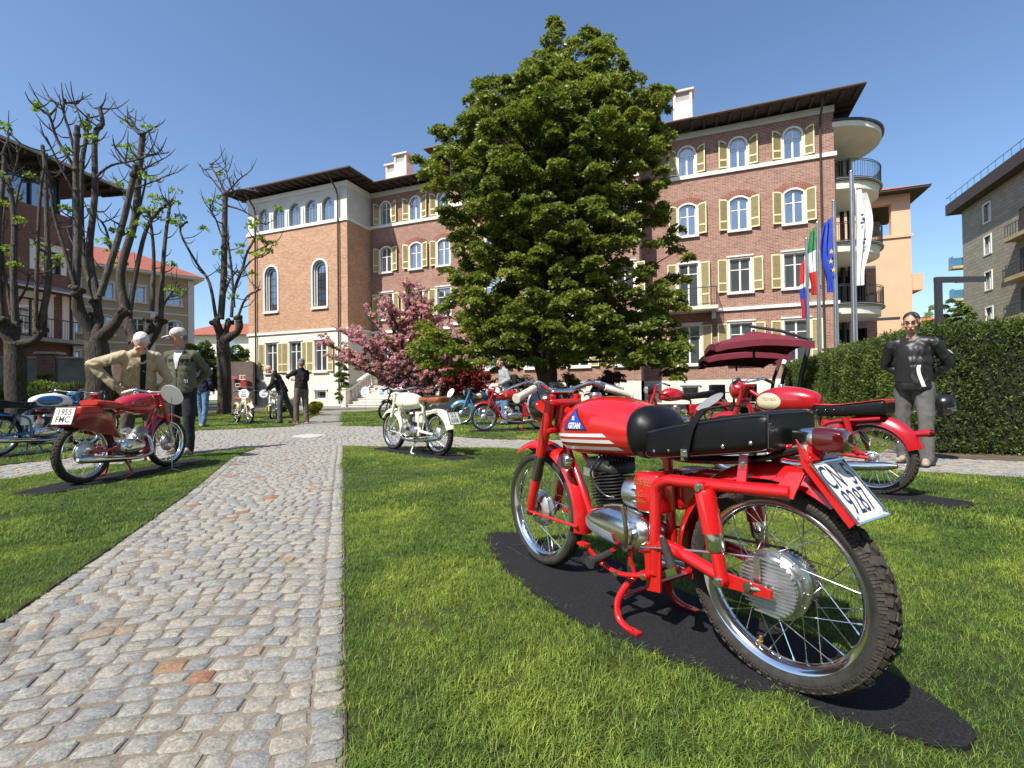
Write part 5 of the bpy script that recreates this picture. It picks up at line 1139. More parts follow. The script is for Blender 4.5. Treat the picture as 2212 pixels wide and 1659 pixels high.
# burgundy cantilever parasols
def parasol(ax, ay, H, S_, label, mast_dx, seed, low=0):
    t = thing('cantilever_parasol', label, 'parasol', (ax, ay, 0), -.25, 'burgundy parasols beside the hedge'); q = MB(); n = 8
    E_ = [(-S_, -S_), (S_, -S_), (S_, S_), (-S_, S_)]; vs = [(0, 0, H)]; fs = []
    ring = []
    for a, b in zip(E_, E_[1:]+E_[:1]):
        for k in range(n): ring.append((a[0]+(b[0]-a[0])*k/n, a[1]+(b[1]-a[1])*k/n, H-.42+(.05 if k else 0)-.04*math.cos(2*math.pi*k/n)))
    mid = [(x*.5, y*.5, H-.19) for x, y, z in ring]; m_ = len(ring); hang = [(x*1.0, y*1.0, z-.16) for x, y, z in ring]
    q.add([(0, 0, H)]+mid+ring+hang, [(0, 1+k, 1+(k+1) % m_) for k in range(m_)]+[(1+k, 1+m_+k, 1+m_+(k+1) % m_, 1+(k+1) % m_) for k in range(m_)]+[(1+m_+k, 1+2*m_+k, 1+2*m_+(k+1) % m_, 1+m_+(k+1) % m_) for k in range(m_)])
    q.build('canopy', M['parasol'], t, 30); q = MB()
    for x, y in E_+[(0, -S_), (S_, 0), (0, S_), (-S_, 0)]: q.tube([(0, 0, H-.08), (x*.5, y*.5, H-.26), (x, y, H-.44)], .016, 5)
    q.cyl((0, 0, H-.75), (0, 0, H+.04), .035, 8); q.build('ribs', M['railing'], t, 40); q = MB(); q.tube([(mast_dx*.72, 0, 0.0), (mast_dx*.86, 0, 1.2), (mast_dx*1.02, 0, H-.35), (mast_dx*1.02, 0, H-.25)], .062, 8); q.tube([(mast_dx*1.04, 0, H-.30), (mast_dx*.5, 0, H-.02), (-.1, 0, H+.14)], .045, 6); q.box((mast_dx*.72, 0, .04), (.9, .9, .08)); q.build('mast', M['lamp'], t, 40)
c = AT(1628, 740, 13.4); parasol(c.x, c.y, 2.42, 1.14, 'front burgundy parasol on a leaning mast beside the hedge', 1.36, 1)
c = AT(1600, 748, 16.5); parasol(c.x, c.y, 2.30, 1.22, 'second burgundy parasol, half hidden behind the front one', 1.50, 2)
c = AT(1590, 750, 18.5); parasol(c.x, c.y, 2.24, 1.22, 'rear burgundy parasol, lowest in view, against the house wall', 1.50, 3)
# dark garden chairs and table under the parasols
def garden_chair(x, y, rz, label):
    t = thing('garden_chair', label, 'chair', (x, y, 0), rz, 'black garden chairs under the parasols'); q = MB(); q.bev((0, 0, .44), (.46, .44, .05), .01); q.build('seat', M['black'], t, 40); q = MB(); q.bev((0, .22, .72), (.46, .05, .48), .015); q.build('backrest', M['black'], t, 40)
    for sx in (-.2, .2):
        for sy in (-.18, .2): q = MB(); q.cyl((sx, sy, 0), (sx, sy, .43), .016, 6); q.build('leg', M['black'], t, 40)
for px, Y, rz, lab in ((1562, 13.6, .4, 'black garden chair left of the table, seen over the seat of the red motorcycle'), (1607, 13.2, -2.6, 'black garden chair nearest the red headlamp'), (1548, 14.8, 2.8, 'black garden chair furthest back by the white plinth')):
    p = AT(px, 850, Y); garden_chair(p.x, p.y, rz, lab)
p = AT(1585, 850, 14.0); t = thing('garden_table', 'round black garden table among the black chairs', 'table', (p.x, p.y, 0)); q = MB(); q.lathe([(0, .72), (.42, .72), (.42, .745), (0, .745)], (0, 0, 0), (0, 0, 1), 24); q.build('table_top', M['black'], t, 40); q = MB(); q.cyl((0, 0, .02), (0, 0, .72), .035, 8); q.lathe([(0, 0), (.25, 0), (.25, .02), (0, .03)], (0, 0, 0), (0, 0, 1), 16); q.build('pedestal', M['black'], t, 40)
# ================================================================ MOTORCYCLES
# a machine's own frame: x forward from the rear axle, y to its left, z up
def superring(x, zb, zt, w, e=2.4, n=28, yc=0.0, botflat=1.0):
    zc = (zb+zt)/2; h = (zt-zb)/2; out = []
    for k in range(n):
        a = 2*math.pi*k/n; ca, sa = math.cos(a), math.sin(a)
        out.append((x, yc+math.copysign(abs(ca)**(2/e), ca)*w, zc+math.copysign(abs(sa)**(2/e), sa)*h))
    return out
def stations(st, sub=5):
    """catmull through (x, zb, zt, w)"""
    P = [Vector(s[:3]) for s in st]; W = [s[3] for s in st]; out = []
    for i in range(len(st)-1):
        q = [st[max(i-1, 0)], st[i], st[i+1], st[min(i+2, len(st)-1)]]
        for k in range(sub):
            t = k/sub; out.append(tuple(.5*(2*q[1][j]+(q[2][j]-q[0][j])*t+(2*q[0][j]-5*q[1][j]+4*q[2][j]-q[3][j])*t*t+(3*q[1][j]-q[0][j]-3*q[2][j]+q[3][j])*t**3) for j in range(4)))
    out.append(tuple(st[-1])); return out
def body(st, e=2.4, sub=5, n=28, yc=0.0, mb=None, mi=0):
    mb = mb or MB(); mb.loft([superring(*s, e, n, yc) for s in stations(st, sub)], mi); return mb
def surf_y(st, x, z, e):
    S_ = stations(st, 8); S_.sort(key=lambda s: s[0]); xs = [s[0] for s in S_]
    zb, zt, w = (float(np.interp(x, xs, [s[j] for s in S_])) for j in (1, 2, 3))
    q = abs(z-(zb+zt)/2)/((zt-zb)/2)
    return w*max(0, 1-min(1, q)**e)**(1/e)
def decal(mb, st, e, poly, off=.0015, side=1, nx=1, mi=0):
    """poly: (x, z) outline laid on the flank"""
    vs = [(x, side*(surf_y(st, x, z, e)+off), z) for x, z in poly]; mb.add(vs, [tuple(range(len(vs)))], mi)
def band(mb, st, e, top, bot, n=24, off=.0015, side=1, mi=0):
    for k in range(n):
        q = []
        for t in (k/n, (k+1)/n):
            for (a, b) in (top, bot): q.append((a[0]+(b[0]-a[0])*t, a[1]+(b[1]-a[1])*t))
        mb.add([(x, side*(surf_y(st, x, z, e)+off), z) for x, z in (q[0], q[1], q[3], q[2])], [(0, 1, 2, 3)], mi)
_fonts = {}
def glyphs(s, size=1.0, extr=0.0, shear=0.0, spacing=1.0, bold=0.0):
    cu = bpy.data.curves.new('txt', 'FONT'); cu.body = s; cu.size = size; cu.extrude = extr; cu.align_x = 'CENTER'; cu.align_y = 'CENTER'; cu.shear = shear; cu.space_character = spacing; cu.resolution_u = 3; cu.offset = bold
    o = bpy.data.objects.new('txt', cu); COL.objects.link(o); dg = bpy.context.evaluated_depsgraph_get(); dg.update(); me = bpy.data.meshes.new_from_object(o.evaluated_get(dg))
    V = [tuple(v.co) for v in me.vertices]; F = [tuple(p.vertices) for p in me.polygons]; bpy.data.objects.remove(o); bpy.data.meshes.remove(me); return V, F
def fender(R, c, a0, a1, w, drop=.03, th=.004, n=40, m=None, name='fender', parent=None, taper=0.0, edge=True, tip=.0, mi=0, e=2.0):
    """mudguard round the point c=(x,z); angles in degrees, 0 = forward, 90 = up"""
    mb = MB(); rings = []; kk = 11
    for i in range(n+1):
        t = i/n; a = math.radians(a0+(a1-a0)*t); ww = w/2*(1-taper*abs(2*t-1)**3); rr = R+tip*max(0, (t-.85)/.15)**2; ring = []
        if tip and (t < .03 or t > .97): ww *= .8
        for s_, o_ in ((1, 0), (-1, -th)):
            for k in range(kk):
                u = -1+2*k/(kk-1); u *= s_; dr = -drop*abs(u)**e+o_
                ring.append((c[0]+(rr+dr)*math.cos(a), u*ww, c[1]+(rr+dr)*math.sin(a)))
        rings.append(ring)
    mb.loft(rings, mi)
    return mb.build(name, m, parent, 45)
def wheel(parent, x, z, R, tw, name='wheel', hub='drum', detail=1, hubr=.075, hubside=1, block=False, rimr=None, rimm='chrome', nsp=36, seed=0):
    wt = bpy.data.objects.new(name, None); COL.objects.link(wt); wt.parent = parent; wt.location = (x, 0, z); wt.empty_display_size = .1
    Rr = rimr or R-.055; prof = []; n = 18; seg = 96 if detail > 1 else 48
    for k in range(n+1):
        a = -math.pi*.40+math.pi*2*k/n*.90
    # tyre section: rounded, open towards the rim
    rc = (R+Rr)/2; hr = (R-Rr)/2+.002; sec = []
    for k in range(n+1):
        a = -math.pi*.82+1.64*math.pi*k/n; sec.append((rc+hr*math.cos(a), tw/2*math.sin(a)*(1.0 if math.cos(a) > -.2 else .9)))
    mb = MB(); mb.lathe(sec, (0, 0, 0), (0, 1, 0), seg); ty = mb.build('tyre', M['rubber'], wt, 60)
    if block:
        tb = MB(); nb = 56
        for i in range(nb):
            a = 2*math.pi*(i+.5)/nb
            for rows, (th_, da) in enumerate(((0, .25), (.62, 0), (-.62, 0), (1.12, .5), (-1.12, .5))):
                aa = a+2*math.pi/nb*da; rr = rc+hr*math.cos(th_); yy = tw/2*math.sin(th_)
                rad = Vector((math.cos(aa), 0, math.sin(aa))); tan = Vector((-math.sin(aa), 0, math.cos(aa))); nrm = (rad*math.cos(th_)+Vector((0, 1, 0))*math.sin(th_)*1.05).normalized(); sid = tan.cross(nrm)
                p = rad*rr+Vector((0, yy, 0)); Rm = Matrix((tan, sid, nrm)).transposed()
                if abs(th_) > 1.1:
                    for q in (-.0085, 0, .0085): tb.box(p+tan*q-nrm*.001, (.0060, .019, .0055), Rm)
                elif th_ == 0:
                    tb.box(p+nrm*.0015+sid*.004*(1 if i % 2 else -1), (.021, .019, .0065), Rm @ Matrix.Rotation(.5*(1 if i % 2 else -1), 3, 'Z'))
                else:
                    tb.box(p+nrm*.001, (.0225, .014, .0065), Rm @ Matrix.Rotation(.35*(1 if th_ > 0 else -1), 3, 'Z'))
                    tb.box(p+nrm*.001+sid*(-.010 if th_ > 0 else .010)*-1, (.012, .006, .008), Rm)
        tb.build('tread_blocks', M['rubberworn'], wt, 30)
    elif detail > 0:
        tb = MB()
        for g_ in (-.34, -.12, .12, .34): tb.lathe([(R*1.0-.0+.0025-abs(g_)*.028, tw*g_-.004), (R+.0035-abs(g_)*.028, tw*g_), (R+.0025-abs(g_)*.028, tw*g_+.004)], (0, 0, 0), (0, 1, 0), seg)
        tb.build('tread_ribs', M['rubber'], wt, 60)
        if detail > 1:
            l_ = MB(); V, F = glyphs('2.50-17', .022)
            for a in (1.2, 3.4, 5.4):
                for sy in (1, -1):
                    l_.add([((rc-.004+v[1])*math.cos(a-v[0]*sy/rc), sy*(tw/2*.985), (rc-.004+v[1])*math.sin(a-v[0]*sy/rc)) for v in V], F)
    rw = tw*.36
    mb = MB(); mb.lathe([(Rr+.007, -rw), (Rr+.0095, -rw*.92), (Rr+.004, -rw*.80), (Rr-.006, -rw*.5), (Rr-.011, -rw*.2), (Rr-.011, rw*.2), (Rr-.006, rw*.5), (Rr+.004, rw*.80), (Rr+.0095, rw*.92), (Rr+.007, rw), (Rr-.004, rw*.84), (Rr-.013, rw*.45), (Rr-.016, 0), (Rr-.013, -rw*.45), (Rr-.004, -rw*.84)], (0, 0, 0), (0, 1, 0), seg, loop=True)
    mb.build('rim', M[rimm], wt, 40)
    hb_ = MB(); hw = .034
    if hub == 'finned':
        # bright ribbed brake drum cover on the left, flange ring, sprocket side on the right
        hb_.lathe([(0, .062), (.03, .064), (.078, .058), (.086, .050), (.088, .030), (.099, .029), (.099, .022), (.088, .020), (.084, -.02), (.05, -.03), (.05, -.045), (.0, -.046)], (0, 0, 0), (0, 1, 0), 48)
        for k in range(14):
            a = 2*math.pi*k/14; hb_.cyl((.0935*math.cos(a), .029, .0935*math.sin(a)), (.0935*math.cos(a), .0325, .0935*math.sin(a)), .0035, 8)
        h_ = hb_.build('hub', M['steel'], wt, 35); f_ = MB()
        for k in range(-7, 8):
            zz = k*.0108; hx = math.sqrt(max(0, .084**2-zz**2)); f_.box((0, .063, zz), (hx*2, .012, .0042))
        f_.build('cooling_ribs', M['alloy'], wt, 40)
    elif hub == 'drum':
        s_ = hubside; hb_.lathe([(0, s_*.05), (.02, s_*.05), (hubr*.85, s_*.04), (hubr, s_*.03), (hubr, s_*.012), (hubr*1.1, s_*.010), (hubr*1.1, s_*.004), (hubr*.6, 0), (hubr*.4, -s_*.03), (hubr*.62, -s_*.034), (hubr*.62, -s_*.04), (0, -s_*.045)], (0, 0, 0), (0, 1, 0), 32)
        h_ = hb_.build('hub', M['alloy'], wt, 35)
        if detail > 1:
            f_ = MB(); f_.lathe([(hubr*.98, s_*.0315), (hubr*1.02, s_*.024), (hubr*.98, s_*.018)], (0, 0, 0), (0, 1, 0), 32); f_.lathe([(.035, s_*.052), (.05, s_*.050), (.05, s_*.044)], (0, 0, 0), (0, 1, 0), 24)
            for k in range(6): a = k*math.pi/3; f_.cyl((.045*math.cos(a), s_*.045, .045*math.sin(a)), (.045*math.cos(a), s_*.053, .045*math.sin(a)), .004, 6)
            f_.build('hub_cover', M['chrome'], wt, 35)
    else:
        hb_.lathe([(0, .045), (.018, .045), (.02, .03), (.045, .028), (.045, .02), (.02, .018), (.02, -.018), (.045, -.02), (.045, -.028), (.02, -.03), (.018, -.045), (0, -.045)], (0, 0, 0), (0, 1, 0), 20)
        hb_.build('hub', M['alloy'], wt, 35)
    ax = MB(); ax.cyl((0, -.075, 0), (0, .075, 0), .007, 8); ax.build('axle', M['steel'], wt, 40)
    hr_ = .093 if hub == 'finned' else (hubr*1.05 if hub == 'drum' else .042)
    if detail > 1:
        first = None
        for i in range(nsp):
            sd_ = 1 if i % 2 else -1; a = 2*math.pi*i/nsp; b = a+(.62 if (i//2) % 2 else -.62)
            p = Vector((hr_*math.cos(b), (.026 if sd_ > 0 else -.034), hr_*math.sin(b))); q = Vector((Rr-.012, 0, 0)); q = Vector(((Rr-.012)*math.cos(a), sd_*.004, (Rr-.012)*math.sin(a)))
            s_ = MB(); s_.tube([p, q], .0014, 5); dq = (p-q).normalized(); s_.tube([q, q+dq*.014], .0028, 6); s_.build('spoke', M['chrome'], wt, 40)
    else:
        s_ = MB()
        for i in range(nsp):
            sd_ = 1 if i % 2 else -1; a = 2*math.pi*i/nsp; b = a+(.6 if (i//2) % 2 else -.6)
            s_.tube([(hr_*math.cos(b), sd_*.028, hr_*math.sin(b)), ((Rr-.012)*math.cos(a), sd_*.004, (Rr-.012)*math.sin(a))], .0016, 4)
        s_.build('spokes', M['steel'], wt, 0, kind='stuff')
    return wt
def bolts(parent, pts, r=.009, h=.01, m='chrome'):
    for (x, y, z) in pts:
        q = MB(); sg = 1 if y >= 0 else -1; q.cyl((x, y, z), (x, y+sg*h*.4, z), r*1.35, 12); q.cyl((x, y+sg*h*.4, z), (x, y+sg*h, z), r, 6); q.build('bolt', M[m], parent, 35)
def plate(parent, corners, lines, sizes, ink='plateink', frame='chrome', th=.004, sq=4.2):
    """corners: top left, top right, bottom right, bottom left in the machine's frame"""
    A, B, Cc, D = [Vector(c) for c in corners]; n = (D-A).cross(B-A).normalized()
    q = MB(); q.slab([A, B, Cc, D], n*th*.5); p_ = q.build('number_plate', M['platewhite'], parent, 0)
    f = MB()
    for a, b in ((A, B), (B, Cc), (Cc, D), (D, A)): f.tube([a+n*th*.5, b+n*th*.5], .0045, 6)
    f.build('plate_frame', M[frame], p_, 40)
    t = MB(); U = (B-A); Vv = (D-A)
    for (s, v, size, u0, bold) in lines:
        V, F = glyphs(s, size, 0, 0, 1.0, bold); ul, vl = U.length, Vv.length
        t.add([A+U*(u0+x*sq)+Vv*(v-y/vl)+n*(th*.5+.0012) for x, y, z in V], F)
    t.build('plate_digits', M[ink], p_, 0)
    if sizes:
        r = MB()
        for u, v in ((.08, .1), (.92, .1), (.92, .93), (.08, .93)): c = A+U*u+Vv*v+n*th*.5; r.tube([c, c+n*.003], .004, 8)
        r.build('plate_rivets', M['steel'], p_, 40)
    return p_
M['polish'] = mat('polished_alloy', (.70, .70, .69), .2, 1, 0, .06, 14, .04, 90, rvar=.08)
M['darkchrome'] = mat('smoked_chrome', (.16, .15, .13), .2, .9, .3, .1, 12)
M['brassy'] = mat('worn_plated_lever', (.26, .22, .16), .3, .9, 0, .2, 30)
def hero():
    r0 = Vector(G(1688, 1480)); f0 = Vector(G(1180, 1224)); d = (f0-r0).normalized()
    root = thing('motorcycle', 'large red motorcycle in front with white tank stripes, blue badge and black knee pads', 'motorcycle', (r0.x, r0.y, .012), math.atan2(d.y, d.x), 'old motorcycles on show')
    B = lambda: MB()
    R_ = M['red']; RA, ZA = .287, .288; FX, FZ = 1.165, .277
    w_ = wheel(root, 0, ZA, RA, .078, detail=2, hub='finned', block=True, rimr=.232)
    wheel(root, FX, FZ, .275, .068, detail=2, hub='drum', hubr=.082, rimr=.226)
    v_ = B(); c_ = Vector((.06, .004, .080)); v_.tube([c_, c_+Vector((-.006, .006, .03))], .004, 8); v_.tube([c_+Vector((-.002, .002, .012)), c_+Vector((-.003, .003, .016))], .007, 8); v_.build('valve', M['gold'], root, 40)
    # sprocket and chain on the far side
    q = B(); n = 42; prof = []
    q.lathe([(.055, -.050), (.076, -.050), (.080, -.052), (.076, -.054), (.055, -.054)], (0, 0, ZA), (0, 1, 0), 42, loop=True)
    for k in range(n): a = 2*math.pi*k/n; q.box((.081*math.cos(a), -.052, ZA+.081*math.sin(a)), (.008, .004, .006), Matrix.Rotation(-a, 3, 'Y'))
    q.build('sprocket', M['steel'], root, 35)
    ch = B(); P = []
    for k in range(24): a = math.radians(-80-200*k/23); P.append((.086*math.cos(a), ZA+.086*math.sin(a)))
    P = P+[(.10, ZA+.088), (.44, .345)]; Q = [(-.0, ZA-.086), (.44, .285)]
    path_ = [(.44, .285), (.02, ZA-.086)]+[(.086*math.cos(math.radians(-80-200*k/23)), ZA+.086*math.sin(math.radians(-80-200*k/23))) for k in range(24)]+[(.44, .345)]
    pts = []
    for a, b in zip(path_[:-1], path_[1:]):
        a = Vector(a); b = Vector(b); m_ = max(1, int((b-a).length/.0085))
        for k in range(m_): pts.append((a.lerp(b, k/m_), (b-a).normalized()))
    for i, (p, t) in enumerate(pts):
        ch.box((p.x, -.052, p.y), (.0095, .010 if i % 2 else .006, .007), Matrix.Rotation(-math.atan2(t.y, t.x), 3, 'Y'))
    ch.build('chain', M['darkmetal'], root, 0, kind='stuff')
    # frame
    q = B(); q.tube([(1.0, 0, .80), (1.035, 0, .66)], .030, 14)
    q.tube([(.985, 0, .765), (.75, 0, .70), (.47, 0, .655), (.40, 0, .60)], .019, 10, sm=5)
    q.tube([(.40, 0, .62), (.39, 0, .46), (.385, 0, .26)], .018, 10, sm=4)
    for s in (-1, 1): q.tube([(1.01, s*.012, .70), (.90, s*.04, .56), (.80, s*.06, .43), (.745, s*.06, .33)], .0125, 8, sm=5)
    q.build('frame', R_, root, 50)
    for s in (1, -1):
        q = B(); q.tube([(.378, s*.098, .215), (.374, s*.10, .33), (.372, s*.10, .47), (.362, s*.10, .522), (.315, s*.10, .548), (.25, s*.10, .553), (.05, s*.10, .566), (-.09, s*.096, .576)], .0195, 14, sm=6); q.build('rear_loop', R_, root, 50)
        q = B(); q.slab([(-.125, s*.088, .632), (-.085, s*.088, .63), (-.045, s*.10, .572), (-.10, s*.10, .560)], (0, s*.008, 0)); q.slab([(.038, s*.078, .66), (.064, s*.078, .66), (.066, s*.098, .56), (.036, s*.098, .56)], (0, s*.007, 0)); q.build('fender_bracket', R_, root, 0)
        # swing arm
        q = B(); q.tube([(.37, s*.085, .318), (.28, s*.098, .318), (.20, s*.102, .305), (.105, s*.105, .284)], [.026, .0235, .021, .019], 14, sm=4); q.slab([(.11, s*.100, .262), (.11, s*.100, .306), (-.0, s*.096, .300), (-.035, s*.096, .296), (-.035, s*.096, .274)], (0, s*.010, 0)); q.build('swing_arm', R_, root, 50)
        # damper
        b_ = Vector((.105, s*.118, .283)); t_ = Vector((.163, s*.118, .552)); L = t_-b_
        q = B(); q.tube([b_, b_+L*.46], .0195, 18); q.tube([b_+L*.50, b_+L*.93, b_+L*.965, b_+L*.985], [.0315, .0315, .028, .015], 20); sh_ = q.build('damper', R_, root, 45)
        q = B(); q.tube([b_+L*.31, b_+L*.33, b_+L*.505], [.024, .0275, .0275], 20); q.build('chrome_sleeve', M['chrome'], sh_, 45)
        q = B(); q.cyl((b_.x, s*.095, b_.z), (b_.x, s*.138, b_.z), .017, 14); q.cyl((t_.x, s*.098, t_.z), (t_.x, s*.140, t_.z), .017, 14); q.build('damper_eyes', R_, sh_, 40)
        bolts(root, [(b_.x, s*.138, b_.z), (t_.x, s*.140, t_.z)], .011, .012); bolts(root, [(.05, s*.086, .632)], .008, .009); bolts(root, [(.028, s*.108, .287)], .012, .012, 'brassy')
    q = B(); q.tube([(.02, .108, .287), (-.02, .095, .29), (0, .075, ZA)], .008, 8); q.slab([(.012, .075, ZA-.018), (.012, .075, ZA+.085), (.03, .075, ZA+.085), (.03, .075, ZA-.01)], (0, .006, 0)); q.cyl((0, .07, ZA), (0, .10, ZA), .012, 6); q.build('brake_arm', M['steel'], root, 40)
    q = B(); q.tube([(.025, .082, ZA+.08), (.2, .10, ZA+.055), (.42, .125, .30)], .0032, 6, sm=3); q.build('brake_rod', M['steel'], root, 40)
    # rear mudguard
    fender(.342, (0, ZA+.008), -2, 125, .122, .040, .004, 44, R_, 'rear_mudguard', root, 0, e=2.6)
    # tail bracket, lamp and plate
    q = B(); q.slab([(-.10, .045, .70), (-.125, .078, .665), (-.125, -.078, .665), (-.10, -.045, .70)], (-.005, 0, -.004)); q.slab([(-.088, .06, .715), (-.236, .086, .522), (-.225, .086, .51), (-.10, .06, .66)], (0, .004, 0)); q.slab([(-.088, -.06, .715), (-.236, -.086, .522), (-.225, -.086, .51), (-.10, -.06, .66)], (0, -.004, 0))
    q.slab([(-.118, .088, .665), (-.232, .088, .520), (-.232, -.088, .520), (-.118, -.088, .665)], (.010, 0, -.008)); q.tube([(-.10, .03, .70), (-.05, .03, .69), (-.01, .05, .675)], .006, 6); q.build('tail_bracket', R_, root, 0)
    q = B(); rot = Matrix.Rotation(-.22, 3, 'Y'); rings = []
    for x_, h_, w2, dz in ((-.058, .026, .030, 0), (-.064, .034, .037, 0), (-.118, .037, .041, .002)): rings.append(superring(x_, .708+dz-h_, .708+dz+h_, w2, 4.5, 28))
    q.loft(rings); q.build('tail_lamp_housing', M['chrome'], root, 40); q = B(); rings = []
    for x_, h_, w2 in ((-.1185, .0365, .0405), (-.135, .038, .042), (-.165, .035, .040), (-.182, .030, .036), (-.188, .022, .028)): rings.append(superring(x_, .711-h_, .711+h_, w2, 4.5, 28))
    q.loft(rings); q.build('tail_lamp_lens', M['lens'], root, 40)
    plate(root, [(-.134, .084, .654), (-.134, -.084, .654), (-.240, -.084, .522), (-.240, .084, .522)], [('CN', .28, .095, .29, .0003), ('5', .28, .095, .84, .0003), ('R', .20, .018, .63, 0), ('9287', .71, .095, .5, .0003)], 1, sq=3.7)
    # tank
    st = [(.955, .655, .685, .012), (.945, .615, .715, .058), (.905, .590, .762, .098), (.83, .582, .803, .128), (.74, .584, .826, .140), (.64, .590, .828, .142), (.55, .598, .812, .134), (.48, .606, .790, .122), (.45, .612, .780, .114), (.43, .62, .765, .10)]
    e = 2.5; q = body(st, e, 6, 40); tk = q.build('tank', R_, root, 60)
    pk = [(.475, .600, .792, .124), (.460, .598, .796, .127), (.44, .602, .792, .126), (.42, .610, .782, .119), (.395, .628, .762, .10), (.378, .65, .74, .07), (.370, .68, .71, .02)]
    q = body(pk, 2.5, 5, 36); q.build('knee_pad', M['leather'], root, 60)
    q = B(); q.loft([[Vector((.478, 0, 0))+Vector((0, y*1.012, .696+(z-.696)*1.01)) for _, y, z in superring(.478, .602, .794, .124, 2.5, 36)], [Vector((.470, 0, 0))+Vector((0, y*1.02, .696+(z-.696)*1.015)) for _, y, z in superring(.47, .602, .794, .124, 2.5, 36)]], caps=False); q.build('pad_piping', M['black'], root, 60)
    for s in (1, -1):
        q = B()
        for (x0, z0), (x1, z1), hgt in (((.930, .660), (.572, .682), .0062), ((.918, .637), (.542, .659), .0062), ((.880, .611), (.515, .634), .0062)):
            band(q, st, e, ((x0, z0+hgt), (x1+.02, z1+hgt)), ((x0, z0-hgt), (x1, z1-hgt)), 26, .0016, s)
        q.build('white_stripes', M['white'], tk, 0)
        tri = lambda k: [(.760, .784-.014*k), (.836-.013*k, .688+.006*k), (.672+.013*k, .695+.006*k)]
        def sub(poly, n=7):
            A_, B_, C_ = [Vector(p) for p in poly]; out = []
            for i in range(n):
                for j in range(n-i):
                    f = lambda a, b: tuple(A_+(B_-A_)*a/n+(C_-A_)*b/n); out.append([f(i, j), f(i+1, j), f(i, j+1)])
                    if i+j < n-1: out.append([f(i+1, j), f(i+1, j+1), f(i, j+1)])
            return out
        q = B(); [decal(q, st, e, t, .002, s) for t in sub(tri(0))]; bd = q.build('badge', M['ink'], tk, 0)
        q = B(); [decal(q, st, e, t, .0028, s) for t in sub(tri(1.0))]; q.build('badge_field', M['badgeblue'], bd, 0)
        q = B()
        for txt, cx, cz, sz, shr in (('GITAN', .755, .709, .028, .15), ('M.', .762, .740, .018, 0)):
            V, F = glyphs(txt, sz, 0, shr, 1.0, .0012); sl_ = (.700-.694)/(.684-.826)
            vs = []
            for x, y, z in V: xx = cx-x*.98*s*1.0 if s > 0 else cx+x*.98; zz = cz+y*1.15-(xx-cx)*.042; vs.append((xx, s*(surf_y(st, xx, zz, e)+.0038), zz))
            q.add(vs, F)
        q.build('badge_lettering', M['white'], bd, 0)
    q = B(); q.lathe([(.0, .024), (.022, .022), (.028, .012), (.026, 0)], (.78, 0, .822), (0, 0, 1), 24); q.build('filler_cap', M['chrome'], root, 40)
    # seat, strap, studs
    ss = [(.415, .640, .700, .075), (.405, .622, .712, .105), (.36, .616, .722, .122), (.25, .630, .748, .130), (.12, .650, .772, .133), (.0, .670, .790, .134), (-.035, .678, .792, .131), (-.047, .684, .786, .124)]
    q = body(ss, 4.6, 6, 44); se = q.build('seat', M['leather'], root, 35)
    q = B()
    for s in (1, -1):
        S2 = stations(ss, 4)[2:-2]; q.tube([(x, s*w*.985, zb+(zt-zb)*.90) for x, zb, zt, w in S2], .0013, 5); q.tube([(x, s*w*1.004, zb+(zt-zb)*.06) for x, zb, zt, w in S2], .0013, 5)
    q.tube([(-.049, s_*.128, z) for s_, z in ((1, .690), (1, .785), (-1, .785), (-1, .690))], .0012, 5); q.build('seam', M['darkmetal'], se, 0)
    for x in (.355, .29, .085, .0): 
        for s in (1, -1):
            z0 = float(np.interp(x, [-.047, .12, .36, .41], [.684, .65, .616, .622]))+.028; c = B(); c.ell((x, s*(float(np.interp(x, [-.047, .12, .4], [.129, .134, .115]))+.001), z0), (.007, .005, .007), None, 10, 6); c.build('stud', M['chrome'], se, 60)
    q = B(); P = [(.212, .142, .635), (.200, .1385, .70), (.185, .133, .745), (.168, .108, .785), (.155, .05, .795), (.150, 0, .797), (.155, -.05, .795), (.168, -.108, .785), (.185, -.133, .745), (.2, -.1385, .70), (.212, -.142, .635)]
    for a, b in ((-.013, .013),):
        L1 = smooth([Vector(p)+Vector((a, 0, 0)) for p in P], 0, 5)[0]; L2 = smooth([Vector(p)+Vector((b, 0, 0)) for p in P], 0, 5)[0]; rings = []
        for u, v in zip(L1, L2):
            nrm = Vector((0, u.y, (u.z-.70)*1.2)).normalized()*.0045; rings.append([u, v, v+nrm, u+nrm])
        q.loft(rings)
    q.build('strap', M['leather'], se, 30); q = B(); q.box((.210, .148, .655), (.024, .004, .024)); q.cyl((.21, .148, .655), (.21, .154, .655), .006, 10); q.cyl((.214, .147, .636), (.214, .153, .636), .006, 10); q.build('buckle', M['chrome'], se, 0)
    # seat support, springs under the front
    q = B(); q.tube([(.43, 0, .63), (.3, .05, .615), (.06, .05, .64), (-.09, .03, .69)], .009, 8, sm=4); q.tube([(.43, 0, .63), (.3, -.05, .615), (.06, -.05, .64), (-.09, -.03, .69)], .009, 8, sm=4); q.build('seat_rail', M['black'], root, 40)
    # tool box with its twin
    for s in (1, -1):
        q = B(); q.bev((.412, s*.060, .488), (.112, .085, .142), .012, Matrix.Rotation(.05, 3, 'Y'), e=7, n=28); tb = q.build('tool_box', R_, root, 40)
        bolts(tb, [(.372, s*.103, .494)], .006, .008)
        if s > 0:
            V, F = glyphs('125 cc.', .030, 0, .12, 1, .0006); q = B(); q.add([(.428-x*.98, .1045, .524+y) for x, y, z in V], F); V, F = glyphs('C', .034, 0, .2); q.add([(.437-x, .1045, .482+y) for x, y, z in V], F); V, F = glyphs('Sport', .018, 0, .3); q.add([(.432-x, .1045, .457+y) for x, y, z in V], F); q.build('gold_lettering', M['gold'], tb, 0)
